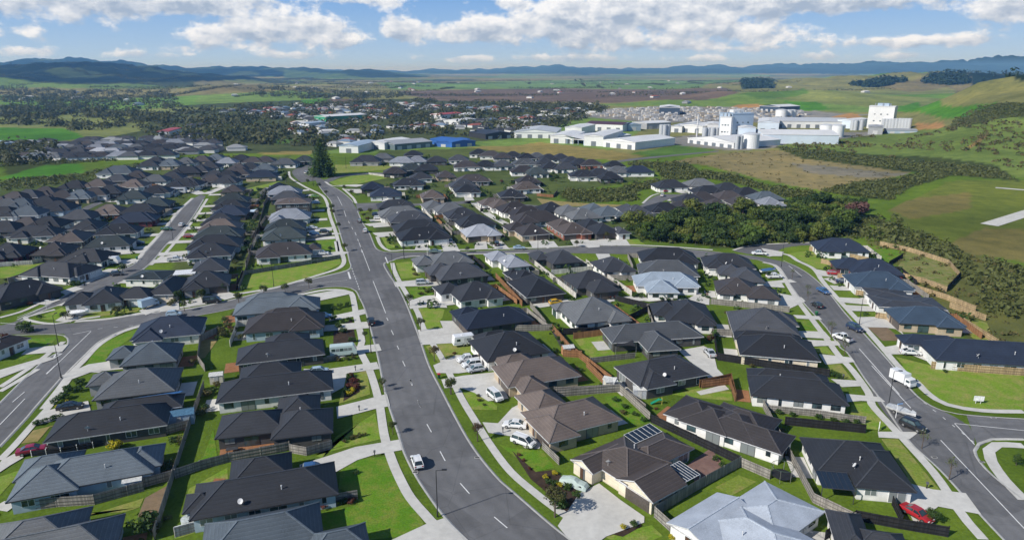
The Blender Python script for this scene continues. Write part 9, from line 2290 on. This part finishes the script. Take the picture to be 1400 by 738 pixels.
        for r_ in(.7,1.1,1.6):
            for q in range(4): a0,a1=q*math.pi/2,(q+1)*math.pi/2; b.bar((r_*math.cos(a0),r_*math.sin(a0),1.88+r_*.15),(r_*math.cos(a1),r_*math.sin(a1),1.88+r_*.15),.015,.015)
        b.obj('lines',steel,root)
# ------------------------------------------------------------------ haze
HAZED=.0001
HAZE=True
if HAZE:
    mb=MB(); mb.box((0,13000,60),(44000,27000,240)); me=mb.mesh('haze',[])
    m=bpy.data.materials.new('haze'); m.use_nodes=True; t=m.node_tree; t.nodes.clear(); o=t.nodes.new('ShaderNodeOutputMaterial'); v=t.nodes.new('ShaderNodeVolumeScatter')
    v.inputs['Color'].default_value=(.20,.50,1.0,1); v.inputs['Density'].default_value=HAZED; v.inputs['Anisotropy'].default_value=.1; t.links.new(v.outputs[0],o.inputs['Volume']); me.materials.append(m); structure(link('haze',me))
# ------------------------------------------------------------------ sky
sun_az=math.atan2(-.523,-.852)   # direction towards the sun in plan
EL=math.radians(35)
w=bpy.data.worlds.new('World'); S.world=w; w.use_nodes=True; t=w.node_tree; t.nodes.clear()
out=t.nodes.new('ShaderNodeOutputWorld'); bg=t.nodes.new('ShaderNodeBackground'); t.links.new(bg.outputs[0],out.inputs[0]); bg.inputs[1].default_value=.09
sky=t.nodes.new('ShaderNodeTexSky'); sky.sky_type='NISHITA'; sky.sun_disc=False; sky.sun_elevation=EL; sky.sun_rotation=math.pi/2-sun_az; sky.air_density=1.0; sky.dust_density=.1; sky.ozone_density=1.6; sky.altitude=60
tc=t.nodes.new('ShaderNodeTexCoord'); sp=t.nodes.new('ShaderNodeSeparateXYZ'); t.links.new(tc.outputs['Generated'],sp.inputs[0])
def mth(op,a,b=None,c=None):
    n=t.nodes.new('ShaderNodeMath'); n.operation=op
    for i,v in enumerate((a,b,c)):
        if v is None: continue
        if isinstance(v,(int,float)): n.inputs[i].default_value=v
        else: t.links.new(v,n.inputs[i])
    return n.outputs[0]
az=mth('ARCTAN2',sp.outputs[0],sp.outputs[1]); el=mth('ARCSINE',sp.outputs[2])
def cmb(a,b,c=0.0):
    n=t.nodes.new('ShaderNodeCombineXYZ')
    for i,v in enumerate((a,b,c)):
        if isinstance(v,(int,float)): n.inputs[i].default_value=v
        else: t.links.new(v,n.inputs[i])
    return n.outputs[0]
def nz(vec,sc,det,rough=.6,lac=2.0):
    n=t.nodes.new('ShaderNodeTexNoise'); n.inputs['Scale'].default_value=sc; n.inputs['Detail'].default_value=det; n.inputs['Roughness'].default_value=rough; t.links.new(vec,n.inputs['Vector']); return n.outputs[0]
elw=mth('POWER',mth('MAXIMUM',el,0.0),.85)
pv=cmb(mth('MULTIPLY',az,9.0),mth('MULTIPLY',el,14.5))
pv2=cmb(mth('ADD',mth('MULTIPLY',az,9.0),-.06),mth('ADD',mth('MULTIPLY',el,14.5),.16),.0)
fine=nz(pv,2.8,9,.60); fine2=nz(pv2,2.8,9,.60)
# layout of the cloud banks: (azimuth deg, elevation deg, half width, half height, weight)
f=None; fs=None
for (a,e,wa,we,k) in CLOUDS:
    da=mth('DIVIDE',mth('SUBTRACT',az,math.radians(a)),math.radians(wa)); de=mth('DIVIDE',mth('SUBTRACT',el,math.radians(e)),math.radians(we))
    g=mth('MULTIPLY',mth('EXPONENT',mth('MULTIPLY',mth('ADD',mth('MULTIPLY',da,da),mth('MULTIPLY',de,de)),-1.0)),k)
    f=g if f is None else mth('ADD',f,g); q_=mth('MULTIPLY',g,de); fs=q_ if fs is None else mth('ADD',fs,q_)
hi=t.nodes.new('ShaderNodeMapRange'); hi.inputs[1].default_value=math.radians(6.5); hi.inputs[2].default_value=math.radians(20); hi.inputs[3].default_value=0; hi.inputs[4].default_value=.10; t.links.new(el,hi.inputs[0])
f=mth('ADD',f,hi.outputs[0])
dens=mth('ADD',mth('MULTIPLY',f,.70),mth('MULTIPLY',mth('SUBTRACT',fine,.5),1.45))
dens2=mth('ADD',mth('MULTIPLY',f,.70),mth('MULTIPLY',mth('SUBTRACT',fine2,.5),1.45))
cov=t.nodes.new('ShaderNodeMapRange'); cov.interpolation_type='SMOOTHSTEP'; cov.inputs[1].default_value=.30; cov.inputs[2].default_value=.60; t.links.new(dens,cov.inputs[0])
# light from above-left: brighter where density falls off upward, grey undersides
lit=t.nodes.new('ShaderNodeMapRange'); lit.inputs[1].default_value=-.22; lit.inputs[2].default_value=.30; lit.inputs[3].default_value=0; lit.inputs[4].default_value=1; t.links.new(mth('SUBTRACT',dens,dens2),lit.inputs[0])
thick=t.nodes.new('ShaderNodeMapRange'); thick.inputs[1].default_value=.45; thick.inputs[2].default_value=1.0; thick.inputs[3].default_value=1; thick.inputs[4].default_value=.0; t.links.new(dens,thick.inputs[0])
un=mth('MULTIPLY',mth('MINIMUM',mth('MAXIMUM',mth('DIVIDE',fs,mth('ADD',f,.05)),-1.0),1.0),.42)
ll_=mth('ADD',mth('ADD',mth('MULTIPLY',lit.outputs[0],.62),mth('MULTIPLY',thick.outputs[0],.22)),mth('ADD',un,.14))
cr=t.nodes.new('ShaderNodeValToRGB'); e_=cr.color_ramp.elements; e_[0].position=.18; e_[0].color=(4.3,5.3,6.9,1); e_[1].position=.80; e_[1].color=(10.6,10.8,11.2,1); t.links.new(ll_,cr.inputs[0])
def wmix(fac,a,b,mode='MIX'):
    n=t.nodes.new('ShaderNodeMix'); n.data_type='RGBA'; n.blend_type=mode
    for s_,v in ((n.inputs[0],fac),(n.inputs[6],a),(n.inputs[7],b)):
        if isinstance(v,(int,float)): s_.default_value=v
        elif isinstance(v,tuple): s_.default_value=v
        else: t.links.new(v,s_)
    return n.outputs[2]
fade=t.nodes.new('ShaderNodeMapRange'); fade.inputs[1].default_value=math.radians(.2); fade.inputs[2].default_value=math.radians(1.6); fade.inputs[3].default_value=.15; fade.inputs[4].default_value=1; t.links.new(el,fade.inputs[0])
skyc=wmix(1.0,sky.outputs[0],SKYTINT,'MULTIPLY')
gr=t.nodes.new('ShaderNodeValToRGB'); e2=gr.color_ramp.elements; e2[0].position=0; e2[0].color=(4.9,7.0,9.8,1); e2[1].position=1; e2[1].color=(1.35,3.7,8.6,1)
gm=t.nodes.new('ShaderNodeMapRange'); gm.inputs[1].default_value=0; gm.inputs[2].default_value=math.radians(7); t.links.new(el,gm.inputs[0]); t.links.new(gm.outputs[0],gr.inputs[0])
gf=t.nodes.new('ShaderNodeMapRange'); gf.inputs[1].default_value=math.radians(8); gf.inputs[2].default_value=math.radians(28); gf.inputs[3].default_value=.85; gf.inputs[4].default_value=0; t.links.new(el,gf.inputs[0])
skyc=wmix(gf.outputs[0],skyc,gr.outputs[0])
t.links.new(wmix(mth('MULTIPLY',cov.outputs[0],fade.outputs[0]),skyc,cr.outputs[0]),bg.inputs[0])
# ------------------------------------------------------------------ sun and camera
sl=bpy.data.lights.new('sun','SUN'); sl.energy=SUN; sl.angle=math.radians(.53); sl.color=(1,.965,.91); so=bpy.data.objects.new('sun',sl); C.objects.link(so)
d=Vector((-math.cos(sun_az)*math.cos(EL),-math.sin(sun_az)*math.cos(EL),-math.sin(EL))); so.rotation_euler=d.to_track_quat('-Z','Y').to_euler(); so.location=(-60,-40,120)
cam=bpy.data.cameras.new('camera'); co=bpy.data.objects.new('camera',cam); C.objects.link(co); S.camera=co
co.location=(0,0,65); pitch_=math.atan(272/933.0); co.rotation_euler=(math.pi/2-pitch_,0,0); cam.sensor_width=36; cam.lens=36*933/1400; cam.clip_end=60000; cam.clip_start=.5
S.view_settings.view_transform='Standard'; S.view_settings.look='None'; S.view_settings.exposure=0
S.cycles.volume_bounces=0; S.cycles.max_bounces=5; S.cycles.diffuse_bounces=2; S.cycles.transparent_max_bounces=4; S.cycles.use_denoising=True
